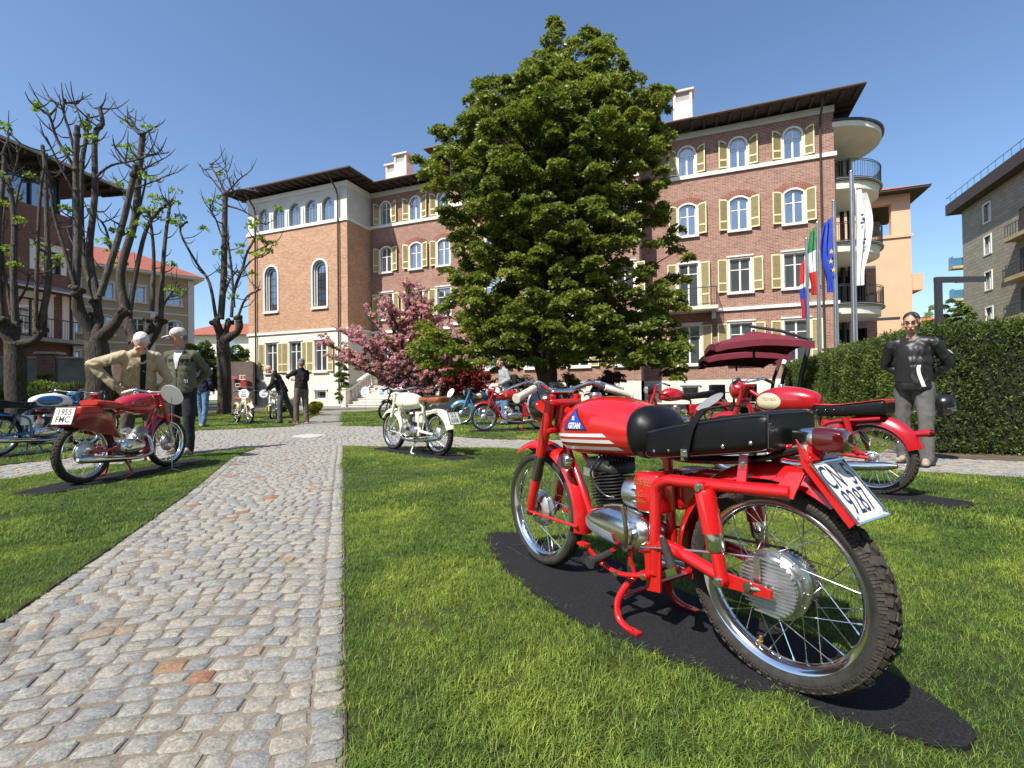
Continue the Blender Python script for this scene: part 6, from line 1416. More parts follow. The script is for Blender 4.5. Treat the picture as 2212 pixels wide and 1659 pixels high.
    # engine: crankcase with a smooth bright cover, finned cylinder, carburettor
    q = B(); q.tube([(.74, 0, .335), (.66, 0, .33), (.50, 0, .325), (.41, 0, .33)], [.045, .07, .08, .06], 20, sm=4, flat=1.0); cc = q.build('crankcase', M['alloy'], root, 50)
    ev = [(.772, .300, .322, .01), (.762, .286, .346, .035), (.71, .268, .382, .062), (.63, .256, .408, .078), (.54, .250, .415, .086), (.46, .252, .405, .086), (.415, .266, .385, .072), (.395, .29, .36, .04), (.390, .31, .34, .01)]
    q = MB(); rings = [superring(x, zb, zt, w*1.0, 2.3, 32, .045) for x, zb, zt, w in stations(ev, 6)]; q.loft(rings); cv = q.build('engine_cover', M['chrome'] if False else M['polish'], root, 60)
    q = B()
    for k in range(7):
        zz = .292+k*.0062; pts = []
        for x in np.linspace(.755, .56, 12):
            S_ = stations(ev, 6); S_.sort(key=lambda s: s[0]); xs = [s[0] for s in S_]; zb, zt, w2 = (float(np.interp(x, xs, [s[j] for s in S_])) for j in (1, 2, 3)); z = zz+(.755-x)*-.09; qq = min(1, abs(z-(zb+zt)/2)/((zt-zb)/2)); pts.append((x, .045+w2*max(0, 1-qq**2.3)**(1/2.3)+.0008, z))
        q.tube(pts, .0017, 5)
    q.build('cover_ribs', M['alloy'], cv, 0)
    V, F = glyphs('Gitan', .022, 0, .25, 1, .001); q = B(); q.add([(.69-x, .1085+.0-abs(x)*.02, .318+y+x*.05) for x, y, z in V], F); q.build('red_script', M['red'], cv, 0)
    q = B(); q.cyl((.47, .09, .30), (.47, .135, .30), .022, 20); q.lathe([(0, .137), (.016, .136), (.024, .128), (.028, .120)], (.455, 0, .335), (0, 1, 0), 20); q.build('clutch_boss', M['polish'], cv, 40)
    cy = B(); A = Vector((.668, 0, .380)); U = Vector((.16, 0, 1)).normalized(); hh = .160
    cy.tube([A-U*.02, A+U*hh], .045, 20); cyo = cy.build('cylinder', M['iron'], root, 50)
    for k in range(11):
        c = A+U*(.012+k*.0128); r_ = .083 if k > 1 else .070; q = B(); q.bev(tuple(c), (r_*2.05, r_*1.9, .0042), .001, Matrix.Rotation(.16, 3, 'Y'), e=3.2, n=24); q.build('cooling_fin', M['iron'], cyo, 40)
    q = B(); c = A+U*(hh+.0); hd = [(c.x+.08, c.z-.02, c.z+.01, .06), (c.x+.06, c.z-.022, c.z+.026, .078), (c.x, c.z-.022, c.z+.036, .085), (c.x-.06, c.z-.022, c.z+.026, .078), (c.x-.08, c.z-.02, c.z+.01, .06)]; body(hd, 3, 4, 24, mb=q); ho = q.build('cylinder_head', M['iron'], root, 50)
    for k in range(-4, 5): q = B(); q.box((c.x, k*.018, c.z+.022), (.13, .004, .034)); q.build('head_fin', M['iron'], ho, 0)
    q = B(); q.slab([(c.x+.080, .074, c.z-.036), (c.x+.080, .074, c.z-.004), (c.x+.01, .088, c.z-.004), (c.x+.0, .088, c.z-.036)], (0, .004, 0)); q.build('alloy_tab', M['alloy'], ho, 0)
    q = B(); q.tube([(c.x, .02, c.z+.03), (c.x+.01, .05, c.z+.07), (c.x-.03, .09, c.z+.05), (c.x-.0, .11, c.z-.02), (c.x-.06, .10, c.z-.09), (c.x-.10, .08, c.z-.10)], .0045, 8, sm=6); q.build('fuel_hose', M['black'], root, 50)
    q = B(); q.cyl((.575, .02, .47), (.525, .02, .47), .030, 20); q.cyl((.555, .02, .43), (.555, .02, .51), .018, 14); q.build('carburettor', M['alloy'], root, 40)
    q = B(); q.tube([(.545, .045, .468), (.535, .045, .468), (.475, .045, .468), (.462, .045, .468)], [.040, .056, .058, .050], 30); af = q.build('air_filter', M['steel'], root, 40)
    for k in range(16): a = 2*math.pi*k/16; q = B(); q.box((.470, .045+.0585*math.cos(a), .468+.0585*math.sin(a)), (.022, .010, .004), Matrix.Rotation(-a, 3, 'X')); q.build('louvre', M['steel'], af, 0)
    q = B(); q.tube([(.72, -.03, .41), (.80, -.06, .38), (.79, -.11, .24), (.60, -.13, .17), (.45, -.13, .17), (.40, -.13, .17)], [.018, .018, .018, .02, .028, .03], 14, sm=5); q.build('exhaust', M['chrome'], root, 50)
    # kick start, gear and brake pedals, foot rests, linkage
    q = B(); q.tube([(.470, .13, .288), (.468, .150, .30), (.455, .158, .345), (.458, .160, .40), (.470, .160, .440)], [.010, .009, .008, .009, .008], 10, sm=5); q.tube([(.470, .160, .440), (.505, .175, .438), (.535, .185, .43)], .0075, 8); q.cyl((.470, .10, .288), (.470, .150, .288), .014, 12); q.build('kick_lever', M['brassy'], root, 50)
    q = B(); q.tube([(.60, .07, .235), (.585, .14, .232), (.57, .17, .226)], .010, 10); q.build('footrest_bar', R_, root, 50); q = B(); q.tube([(.568, .13, .238), (.560, .235, .228)], .0155, 14); q.tube([(.561, .230, .229), (.559, .240, .228)], .022, 14); q.build('footrest', M['rubber'], root, 40)
    q = B(); q.tube([(.425, -.13, .238), (.42, -.235, .232)], .0155, 14); q.build('footrest', M['rubber'], root, 40)
    q = B(); q.tube([(.40, .118, .205), (.50, .128, .180), (.56, .135, .182), (.61, .15, .205), (.645, .175, .25)], .009, 10, sm=5); q.box((.655, .185, .262), (.045, .03, .008)); q.build('gear_pedal', R_, root, 50)
    q = B(); q.tube([(.46, .11, .185), (.47, .125, .25), (.46, .122, .29)], .008, 8, sm=3); q.tube([(.47, 0, .165), (.47, .1, .180)], .011, 8); q.cyl((.40, .095, .205), (.40, .135, .205), .012, 12); q.build('linkage', R_, root, 50); bolts(root, [(.40, .135, .205), (.53, .138, .178)], .008, .008)
    q = B(); q.slab([(.35, .10, .16), (.41, .10, .15), (.42, .10, .31), (.345, .10, .33)], (0, .008, 0)); q.slab([(.35, -.10, .16), (.41, -.10, .15), (.42, -.10, .31), (.345, -.10, .33)], (0, -.008, 0)); q.tube([(.39, -.1, .18), (.39, .1, .18)], .014, 10); q.build('gusset_plate', R_, root, 0)
    # folded rear foot rest
    q = B(); q.tube([(.262, .150, .280), (.300, .150, .365)], [.017, .012], 12); q.build('pillion_footrest', M['rubber'], root, 40); q = B(); q.box((.262, .145, .268), (.045, .026, .022), Matrix.Rotation(.5, 3, 'Y')); q.ell((.302, .150, .370), (.008, .008, .008)); q.build('pillion_bracket', M['chrome'], root, 0)
    # centre stand, one mesh with both legs as a bent tube each
    for s, X in ((1, 0), (-1, 0)):
        q = B(); q.tube([(.475, s*.05, .175), (.500, s*.095, .150), (.522, s*.135, .085), (.508, s*.150, .030), (.470, s*.155, .012), (.430, s*.157, .010)], [.012, .013, .013, .013, .012, .010], 12, sm=5); q.box((.425, s*.157, .012), (.05, .026, .008)); q.build('stand_leg', R_, root, 50)
    q = B(); q.tube([(.475, -.07, .175), (.475, .07, .175)], .014, 10); q.tube([(.512, -.125, .10), (.512, .125, .10)], .008, 8); q.build('stand_bar', R_, root, 50)
    q = B()
    for k in range(26): q.lathe([(.008, 0), (.0095, .001), (.008, .002)], (.44-.004*k, .04, .16+.003*k), (-.8, 0, .6), 10)
    q.build('stand_spring', M['steel'], root, 60)
    # fork, mudguard, stays
    for s in (1, -1):
        top = Vector((.990, s*.075, .835)); bot = Vector((1.170, s*.082, .262)); D_ = bot-top
        q = B(); q.tube([top, top+D_*.30, top+D_*.50], [.020, .026, .024], 16, sm=3, flat=1.0); q.tube([top+D_*.70, top+D_*.93, bot+Vector((.004, 0, -.006))], [.0235, .022, .016], 16); q.build('fork_leg', R_, root, 50)
        q = B(); q.tube([top+D_*.50, top+D_*.66, top+D_*.705], [.0255, .0265, .0245], 18); q.build('fork_sleeve', M['darkchrome'], root, 40)
        q = B(); q.tube([bot+Vector((0, s*.012, .012)), (1.02, s*.062, .262), (.850, s*.052, .262)], .0065, 8); q.build('mudguard_stay', R_, root, 40); bolts(root, [(bot.x, s*.098, bot.z+.012)], .009, .010)
    fender(.330, (FX, FZ+.004), 57, 190, .105, .034, .004, 44, R_, 'front_mudguard', root, 0, e=2.4)
    q = B(); q.tube([(1.0, -.09, .80), (1.0, .09, .80)], .016, 10); q.bev((1.0, 0, .80), (.07, .19, .03), .008, e=4); q.bev((1.035, 0, .67), (.06, .18, .03), .008, e=4); q.build('fork_crown', R_, root, 40)
    for s in (1, -1): q = B(); q.slab([(1.01, s*.088, .82), (1.10, s*.088, .80), (1.10, s*.088, .775), (1.02, s*.088, .74)], (0, s*.004, 0)); q.build('lamp_bracket', R_, root, 0); bolts(root, [(1.09, s*.092, .787)], .006, .006)
    q = B(); q.lathe([(0, -.085), (.03, -.080), (.062, -.055), (.080, -.015), (.084, .03), (.084, .045)], (1.12, 0, .785), (1, 0, 0), 32); hl = q.build('headlamp', M['black'], root, 50)
    q = B(); q.lathe([(.086, .043), (.090, .050), (.086, .060), (.078, .060)], (1.12, 0, .785), (1, 0, 0), 32); q.build('lamp_rim', M['chrome'], hl, 50); q = B(); q.lathe([(.079, .056), (.05, .068), (0, .072)], (1.12, 0, .785), (1, 0, 0), 32); q.build('lamp_glass', M['glass'], hl, 50)
    q = B(); q.lathe([(.0, .012), (.030, .010), (.036, .004), (.038, -.01), (.030, -.02)], (.885, .085, .545), (.35, 1, 0), 24); ho_ = q.build('horn', M['chrome'], root, 40)
    for k in range(-3, 4): zz = k*.0085; hx = math.sqrt(.031**2-zz**2); q = B(); q.box((.888+.004, .098, .545+zz), (hx*2, .003, .003), Matrix.Rotation(-.34, 3, 'Z')); q.build('horn_bar', M['darkmetal'], ho_, 0)
    # handlebar
    q = B(); q.tube([(1.015, 0, .852), (1.022, .055, .855), (1.005, .105, .872), (.975, .155, .888), (.945, .200, .868), (.925, .245, .852)], .0115, 10, sm=5, flat=1.0); q.tube([(1.015, 0, .852), (1.022, -.055, .855), (1.005, -.105, .872), (.975, -.155, .888), (.945, -.200, .868), (.925, -.245, .852)], .0115, 10, sm=5); q.bev((1.015, 0, .850), (.05, .13, .016), .006, e=4); q.build('handlebar', M['chrome'], root, 50)
    for s in (1, -1):
        q = B(); a = Vector((.940, s*.205, .866)); b = Vector((.890, s*.335, .822)); q.tube([a, a+(b-a)*.03, a+(b-a)*.5, a+(b-a)*.95, a+(b-a)*.955, b], [.014, .0165, .0160, .0165, .021, .019], 16); q.build('grip', M['grip'], root, 50)
        q = B(); q.tube([(.985, s*.175, .892), (.992, s*.20, .895), (.985, s*.27, .880), (.965, s*.345, .858)], [.008, .007, .0055, .006], 8, sm=4); q.ell((.965, s*.347, .857), (.009, .009, .009)); q.box((.975, s*.178, .887), (.035, .028, .022)); q.build('lever', M['chrome'], root, 50)
        q = B(); q.tube([(.985, s*.17, .885), (1.05, s*.12, .86), (1.06, s*.06, .75), (1.0, s*.04, .65)], .0035, 6, sm=5); q.build('cable', M['black'], root, 50)
    q = B(); q.lathe([(0, .03), (.028, .028), (.032, .02), (.032, -.02), (.0, -.03)], (1.06, 0, .862), (-.35, 0, 1), 24); q.build('speedometer', M['black'], root, 40)
    q = B(); q.tube([(.955, .198, .876), (.95, .188, .880)], .022, 12); q.build('twist_collar', M['darkmetal'], root, 40)
    return root
hero()
# ---------------------------------------------------------------- the other machines
def moto(pos, dirv, L, label, c):
    """c: dictionary of looks; pos = rear contact point on the ground, dirv = heading"""
    d = Vector((dirv[0], dirv[1])).normalized(); g = c.get
    root = thing(g('name', 'motorcycle'), label, g('cat', 'motorcycle'), (pos[0], pos[1], .016), math.atan2(d.y, d.x), 'old motorcycles on show')
    R = g('R', .29); tw = g('tw', .07); P = M[g('paint', 'red')]; FP = M[g('forkpaint', g('paint', 'red'))]; GP = M[g('guard', g('paint', 'red'))]; s = g('vis', 1)   # side the photograph sees
    dt = g('detail', 1)
    wheel(root, 0, R, R, tw, detail=dt, hub='drum', hubr=g('hubr', .075), hubside=s, block=g('block', False), rimm=g('rimm', 'chrome')); wheel(root, L, R-.005, R-.005, tw*.92, detail=dt, hub='drum', hubr=g('hubf', .07), hubside=s, rimm=g('rimm', 'chrome'))
    k = L/1.2; HX, HZ = L-.20*k, .80+g('dz', 0)      # steering head
    q = MB(); q.tube([(HX+.02, 0, HZ+.02), (HX+.055, 0, HZ-.14)], .028, 10)
    q.tube([(HX, 0, HZ-.02), (.75*k, 0, .70), (.42*k, 0, .66), (.38*k, 0, .58), (.36*k, 0, .28)], .018, 8, sm=4)
    for sd in ((-1, 1) if g('cradle', 1) else (0,)): q.tube([(HX+.03, sd*.02, HZ-.10), (HX-.09, sd*.05, .46), (HX-.19*k, sd*.06, .26), (.62*k, sd*.06, .20), (.36*k, sd*.06, .22)], g('dtr', .014), 8, sm=4)
    q.build('frame', P, root, 50)
    if g('loops', 1):
        for sd in (1, -1):
            q = MB(); q.tube([(.36*k, sd*.09, .25), (.34*k, sd*.10, .48), (.26, sd*.10, .56), (.05, sd*.10, .585), (-.08, sd*.09, .60)], .015, 8, sm=4); q.build('rear_loop', P, root, 50)
    for sd in (1, -1):
        q = MB(); q.tube([(.36*k, sd*.075, .31), (.18, sd*.095, .30), (0, sd*.09, R)], [.022, .019, .014], 8, sm=3); q.build('swing_arm', P, root, 50)
        if g('shocks', 1):
            q = MB(); q.cyl((.07, sd*.115, .32), (.115, sd*.115, .44), .014, 12); q.cyl((.105, sd*.115, .42), (.15, sd*.115, .60), .024, 12); sh = q.build('damper', M[g('shock', g('paint', 'red'))], root, 45); q = MB(); q.cyl((.090, sd*.115, .39), (.108, sd*.115, .44), .0255, 12); q.build('damper_sleeve', M['darkmetal'], sh, 45)
        if g('box', 0): pass
        fm = FP; q = MB(); tp = Vector((HX-.005, sd*.078, HZ+.03)); bt = Vector((L, sd*.08, R-.01))
        if g('forktype', 0) == 0: q.tube([tp, tp.lerp(bt, .5), tp.lerp(bt, .55)], [.022, .024, .024], 10); q.tube([tp.lerp(bt, .55), bt], [.019, .016], 10)
        else: q.tube([tp, tp.lerp(bt, .62)], .024, 10)
        fk = q.build('fork_leg', fm, root, 50)
        if g('forktype', 0) == 1: q = MB(); q.tube([tp.lerp(bt, .60), bt], .015, 10); q.build('slider', M['steel'], fk, 50)
        q = MB(); q.tube([(L, sd*.075, R), (L-.33, sd*.05, R-.04)], .005, 6); q.tube([(0, sd*.075, R), (-.24, sd*.06, R+.27)] if g('rstay', 0) else [(L, sd*.075, R), (L-.2, sd*.05, R+.2)], .005, 6); q.build('mudguard_stay', M[g('stay', g('paint', 'red'))], root, 0)
    rg = g('rguard', (-5, 150)); fg = g('fguard', (50, 185))
    fender(R+.05, (0, R+.01), rg[0], rg[1], g('rw', .12), g('rdrop', .045), .004, 30, GP, 'rear_mudguard', root, 0, e=2.4, tip=g('tip', 0)); fender(R+.045, (L, R), fg[0], fg[1], g('fw', .10), g('fdrop', .035), .004, 30, GP, 'front_mudguard', root, 0, e=2.4)
    # tank
    X0, X1, Z0, Z1, TW_ = g('tank', (.42*k, .92*k, .60, .83, .12)); Lt = X1-X0
    st = [(X1+.01, Z1-.17, Z1-.12, .012), (X1, Z1-.20, Z1-.09, .05), (X1-.06*Lt/.5, Z0+.01, Z1-.045, TW_*.72), (X1-.16*Lt/.5, Z0-.005, Z1-.01, TW_*.95), (X0+.50*Lt, Z0-.005, Z1, TW_), (X0+.25*Lt, Z0+.005, Z1-.018, TW_*.86), (X0+.08*Lt, Z0+.02, Z1-.05, TW_*.66), (X0, Z0+.045, Z1-.08, TW_*.42), (X0-.01, Z0+.06, Z1-.10, TW_*.15)]
    if g('tankshape') == 'drop': st = [(X1+.012, Z1-.13, Z1-.07, .03), (X1-.01, Z0+.03, Z1-.03, TW_*.7), (X1-.10*Lt/.5, Z0, Z1, TW_), (X0+.5*Lt, Z0, Z1-.01, TW_), (X0+.2*Lt, Z0+.02, Z1-.05, TW_*.8), (X0+.02, Z0+.05, Z1-.09, TW_*.45), (X0, Z0+.07, Z1-.11, TW_*.2)]
    e = 2.4; q = body(st, e, 5, 28); tk = q.build('tank', M[g('tankpaint', g('paint', 'red'))], root, 60)
    q = MB(); q.lathe([(0, .022), (.022, .02), (.028, .008), (.028, -.006)], (X0+.6*Lt, 0, Z1-.004), (0, 0, 1), 14); q.build('filler_cap', M['chrome'], root, 40)
    for ft in g('tankart', []):
        kind, mt, pr = ft; q = MB()
        if kind == 'ellipse':
            cx, cz, rx, rz = pr
            for sd in (s,):
                for i in range(5):
                    r0, r1 = i/5, (i+1)/5; n = 24
                    for j in range(n):
                        a, b = 2*math.pi*j/n, 2*math.pi*(j+1)/n; pp = [(cx+rx*r0*math.cos(a), cz+rz*r0*math.sin(a)), (cx+rx*r1*math.cos(a), cz+rz*r1*math.sin(a)), (cx+rx*r1*math.cos(b), cz+rz*r1*math.sin(b)), (cx+rx*r0*math.cos(b), cz+rz*r0*math.sin(b))]
                        decal(q, st, e, pp if i else pp[1:], .0018, sd)
        elif kind == 'ring':
            cx, cz, rx, rz = pr
            for sd in (s,):
                n = 28; q.tube([(cx+rx*math.cos(2*math.pi*j/n), sd*(surf_y(st, cx+rx*math.cos(2*math.pi*j/n), cz+rz*math.sin(2*math.pi*j/n), e)), cz+rz*math.sin(2*math.pi*j/n)) for j in range(n+1)], .0028, 5)
        elif kind == 'text':
            txt, cx, cz, sz = pr
            for sd in (1, -1):
                V, F = glyphs(txt, sz, 0, .2); q.add([(cx-x*sd, sd*(surf_y(st, cx-x*sd, cz+y, e)+.003), cz+y) for x, y, z in V], F)
        q.build('tank_panel' if kind != 'text' else 'tank_lettering', M[mt], tk, 60 if kind == 'ring' else 0)
    # seat
    sk = g('seat', 'dual'); SM = M[g('seatmat', 'leather')]; sz = g('seatz', .72)
    if sk == 'dual':
        ss = [(X0+.03, sz-.035, sz+.02, .06), (X0+.01, sz-.06, sz+.035, .095), (X0-.1, sz-.065, sz+.03, .11), (X0-.25, sz-.055, sz+.045, .12), (g('seatend', -.08)+.05, sz-.045, sz+.075, .12), (g('seatend', -.08)+.01, sz-.04, sz+.078, .115), (g('seatend', -.08), sz-.02, sz+.055, .10)]
        q = body(ss, 5.5, 5, 32); se = q.build('seat', SM, root, 40)
        if g('seattop'):
            q = MB(); S2 = [(x, zt-.004, zt+.006, w*.96) for x, zb, zt, w in ss]; body(S2, 5, 4, 24, mb=q); q.build('seat_top', M[g('seattop')], se, 50)
        for i in range(8):
            x = X0-.02-(X0-.02-g('seatend', -.08)-.03)*i/7; q = MB(); q.ell((x, s*.113, sz-.01+.02*i/7), (.006, .006, .006), None, 8, 6); q.build('stud', M['chrome'], se, 60)
    elif sk == 'solo':      # sprung saddle with a separate pad or tail box
        q = MB(); rr = [(.40, .70, .715, .05), (.36, .69, .745, .085), (.28, .68, .765, .105), (.18, .69, .775, .12), (.10, .71, .785, .125), (.06, .73, .78, .10)]
        body([(a, b+g('sdz', 0), c_+g('sdz', 0), w2) for a, b, c_, w2 in rr], 3, 5, 28, mb=q); se = q.build('saddle', SM, root, 50); q = MB()
        for sd in (1, -1): 
            for kk in range(6): q.lathe([(.016, 0), (.020, .004), (.016, .008)], (.13, sd*.07, .62+.013*kk+g('sdz', 0)), (0, 0, 1), 10)
        q.build('saddle_springs', M['steel'], root, 60)
    elif sk == 'two':       # two separate tan pads on a frame
        q = MB(); body([(X0+.01, .73, .77, .03), (X0-.02, .715, .775, .055), (.26, .715, .765, .10), (.17, .72, .765, .115), (.13, .73, .76, .10)], 3.5, 5, 28, mb=q); q.build('front_saddle', SM, root, 50)
        q = MB(); body([(.115, .70, .76, .09), (.10, .69, .775, .11), (0.0, .69, .775, .115), (-.09, .70, .785, .11), (-.12, .715, .77, .09)], 3.2, 5, 28, mb=q); q.build('pillion_saddle', SM, root, 50); q = MB(); q.tube([(.1, .06, .66), (.05, .06, .69), (-.08, .06, .69)], .012, 6); q.tube([(.1, -.06, .66), (.05, -.06, .69), (-.08, -.06, .69)], .012, 6); q.build('saddle_frame', P, root, 40)
    if g('tailbox'):
        q = MB(); q.bev((.02, 0, .715), (.24, .19, .07), .01, e=6); q.build('tail_cushion', M['redseat'], root, 40)
        q = MB(); out = []
        for sd in (1, -1):
            pl = [(.22, .66), (-.12, .68), (-.19, .56)]+[((R+.045)*math.cos(math.radians(a)), R+.02+(R+.045)*math.sin(math.radians(a))) for a in range(125, 8, -9)]
            q.slab([(x, sd*.088, z) for x, z in pl], (0, sd*.004, 0))
        q.slab([(.22, .09, .66), (-.12, .09, .68), (-.12, -.09, .68), (.22, -.09, .66)], (0, 0, .006)); q.slab([(-.12, .09, .68), (-.19, .09, .56), (-.19, -.09, .56), (-.12, -.09, .68)], (-.006, 0, 0)); q.build('tail_fairing', P, root, 0)
    # engine
    ek = g('engine', 'upright'); ex = .56*k
    q = MB(); q.tube([(ex+.14, 0, .32), (ex+.06, 0, .31), (ex-.10, 0, .30), (ex-.17, 0, .31)], [.05, .075, .085, .06], 16, sm=3); q.build('crankcase', M['alloy'], root, 50)
    ev = [(ex+.17, .29, .33, .01), (ex+.15, .265, .35, .03), (ex+.08, .235, .375, .05), (ex-.02, .225, .385, .055), (ex-.11, .235, .375, .045), (ex-.15, .26, .35, .025), (ex-.165, .29, .32, .008)]
    for sd in (s, -s): q = MB(); q.loft([superring(x, zb, zt, w2, 2.2, 24, sd*.065) for x, zb, zt, w2 in stations(ev, 4)]); q.build('engine_cover', M['polish'], root, 60)
    A = Vector((ex+.06, 0, .37)); tilt = g('tilt', .12); U = Vector((math.sin(tilt), 0, math.cos(tilt))); q = MB(); q.cyl(A, A+U*.17, .04, 14); cy = q.build('cylinder', M[g('cyl', 'darkmetal')], root, 50)
    for i in range(9): c_ = A+U*(.02+i*.0165); q = MB(); q.bev(tuple(c_), (.145, .135, .005), .001, Matrix.Rotation(tilt, 3, 'Y'), e=3, n=16); q.build('cooling_fin', M[g('cyl', 'darkmetal')], cy, 40)
    q = MB(); q.tube([A+U*.165, A+U*.195, A+U*.21], [.06, .055, .03], 16); q.build('cylinder_head', M['alloy'], root, 50)
    q = MB(); q.cyl((ex-.07, s*.02, .47), (ex-.01, s*.02, .47), .028, 14); q.cyl((ex-.05, s*.04, .47), (ex-.05, s*.075, .47), .038, 20); q.build('carburettor', M['alloy'], root, 40)
    if g('box', 1):
        q = MB(); bx = g('boxx', .30)
        for sd in (1, -1): q.bev((bx, sd*.075, .50), (.17, .05, .15), .012, None, e=3, n=22)
        tb = q.build('tool_box', M[g('boxmat', g('paint', 'red'))], root, 45)
    # exhaust
    es = g('exs', s)
    if g('exhaust', 1):
        q = MB(); q.tube([(ex+.13, es*.03, .43), (ex+.22, es*.07, .38), (ex+.20, es*.12, .22), (ex, es*.135, .18), (ex-.15, es*.135, .19)], .0175, 12, sm=5); q.tube([(ex-.14, es*.14, .19), (ex-.18, es*.145, .195), (.02, es*.15, .225), (-.12, es*.15, .24), (-.20, es*.15, .25)], [.018, .036, .038, .034, .016], 16); q.build('exhaust', M['chrome'], root, 50)
    q = MB(); q.tube([(.45*k, -.22, .24), (.45*k, .22, .24)], .009, 8); q.tube([(.45*k, .14, .24), (.45*k, .23, .24)], .016, 10); q.tube([(.45*k, -.14, .24), (.45*k, -.23, .24)], .016, 10); q.build('footrests', M['rubber'], root, 40)
    q = MB(); q.tube([(ex-.1, s*.1, .30), (ex-.1, s*.15, .30), (ex-.06, s*.155, .38), (ex-.02, s*.18, .44)], .007, 8, sm=3); q.build('kick_lever', M['steel'], root, 40)
    for sd in (1, -1):
        q = MB(); q.tube([(.42*k, sd*.05, .21), (.44*k, sd*.10, .15), (.46*k, sd*.15, .03), (.41*k, sd*.16, .008), (.36*k, sd*.16, .006)], .011, 8, sm=4); q.build('stand_leg', P, root, 50)
    # steering
    q = MB(); q.bev((HX-.005, 0, HZ+.025), (.06, .19, .025), .006, e=4); q.bev((HX+.03, 0, HZ-.11), (.06, .18, .025), .006, e=4); q.build('fork_crown', FP, root, 40)
    bz = HZ+.07+g('bardz', 0); pull = g('pull', .12)
    q = MB(); q.tube([(HX-pull, .33, bz-.02+g('bardrop', 0)), (HX-pull*.6, .22, bz+.015), (HX+.02, .09, bz-.01), (HX+.02, -.09, bz-.01), (HX-pull*.6, -.22, bz+.015), (HX-pull, -.33, bz-.02+g('bardrop', 0))], .011, 10, sm=5); q.build('handlebar', M['chrome'], root, 50)
    for sd in (1, -1):
        a = Vector((HX-pull*.68, sd*.235, bz+.012)); b = Vector((HX-pull*1.03, sd*.345, bz-.024+g('bardrop', 0))); q = MB(); q.tube([a, b-(b-a)*.04, b], [.0155, .0155, .02], 12); q.build('grip', M[g('grip', 'rubber')], root, 50)
        q = MB(); q.tube([(HX-pull*.3, sd*.2, bz+.03), (HX-pull*.4, sd*.27, bz+.02), (HX-pull*.7, sd*.35, bz)], .005, 6, sm=3); q.build('lever', M['chrome'], root, 50)
        q = MB(); q.tube([(HX-pull*.3, sd*.18, bz+.02), (HX+.09, sd*.12, bz), (HX+.08, sd*.05, HZ-.1)], .0035, 5, sm=4); q.build('cable', M['black'], root, 50)
    if g('lamp', 1):
        lr = g('lampr', .075); lx = HX+.10; lz = HZ-.02; q = MB(); q.lathe([(0, -.09), (.03, -.085), (lr*.75, -.05), (lr, 0), (lr, .03)], (lx, 0, lz), (1, 0, -.05), 24); hl = q.build('headlamp', M[g('lampmat', g('paint', 'red'))], root, 50); q = MB(); q.lathe([(lr, .028), (lr*1.07, .036), (lr*.95, .05), (lr*.93, .05)], (lx, 0, lz), (1, 0, -.05), 24); q.build('lamp_rim', M['chrome'], hl, 50); q = MB(); q.lathe([(lr*.95, .046), (lr*.6, .064), (0, .07)], (lx, 0, lz), (1, 0, -.05), 24); q.build('lamp_glass', M['glass'], hl, 50)
    if g('tail', 1):
        q = MB(); a = math.radians(rg[1]-14); tx, tz = (R+.06)*math.cos(a), R+(R+.06)*math.sin(a); q.tube([(tx+.05, 0, tz+.03), (tx-.03, 0, tz+.045), (tx-.06, 0, tz+.045)], [.02, .03, .03], 12); tl = q.build('tail_lamp', P, root, 50); q = MB(); q.tube([(tx-.06, 0, tz+.045), (tx-.085, 0, tz+.045)], [.03, .022], 12); q.build('tail_lens', M['lens'], tl, 50)
    pc = g('plate')
    if pc:
        (xa, za), (xb, zb), hw, lines = pc; plate(root, [(xa, hw, za), (xa, -hw, za), (xb, -hw, zb), (xb, hw, zb)], lines, 0, ink=g('pink', 'ink'), frame='darkmetal')
    return root
def placard(x, y, rz, h, r, label, m='disc', stripes=True, lean=.12, sq=1.0, text=('23',)):
    t = thing('number_placard', label, 'placard', (x, y, .005), rz, 'oval placards on wire stands'); q = MB(); q.tube([(.12, .08, .006), (.02, .08, .006), (.0, .0, .03), (0, 0, h)], .004, 6); q.tube([(.12, -.08, .006), (.02, -.08, .006), (0, 0, .03)], .004, 6); q.build('wire_stand', M['steel'], t, 40)
    q = MB(); R3 = Matrix.Rotation(-lean, 3, 'Y'); vs = [R3 @ Vector((.008, r*math.cos(2*math.pi*k/28), r*sq*math.sin(2*math.pi*k/28)))+Vector((0, 0, h+.02)) for k in range(28)]; q.slab(vs, R3 @ Vector((-.006, 0, 0))); pn = q.build('oval_panel', M[m], t, 0)
    if stripes:
        q = MB()
        for z_, w_, hh in ((.45, .55, .05), (.32, .4, .03), (-.05, .6, .04), (-.2, .5, .03), (-.5, .5, .12)): q.slab([R3 @ Vector((.0095, y_*w_*r, r*sq*(z_+v_*hh)))+Vector((0, 0, h+.02)) for y_, v_ in ((-1, -1), (1, -1), (1, 1), (-1, 1))], R3 @ Vector((.001, 0, 0)))
        q.build('print', M['steelblue'], pn, 0)
    return t
def off(p, dv, a, b):    # point a ahead and b to the left of p, heading dv
    d = Vector(dv).normalized(); return (p[0]+d.x*a-d.y*b, p[1]+d.y*a+d.x*b)
wb = MB(); wb.tube([Vector((*G(1148, 1221), .022)), Vector((*G(1096, 1188), .022)), Vector((*G(1134, 1184), .022)), Vector((*G(1150, 1190), .022))], .003, 6); tag(wb.build('wire_bracket', M['steel'], None, 40), 'bent wire bracket lying on the mat beside the nearest front wheel', 'bracket')
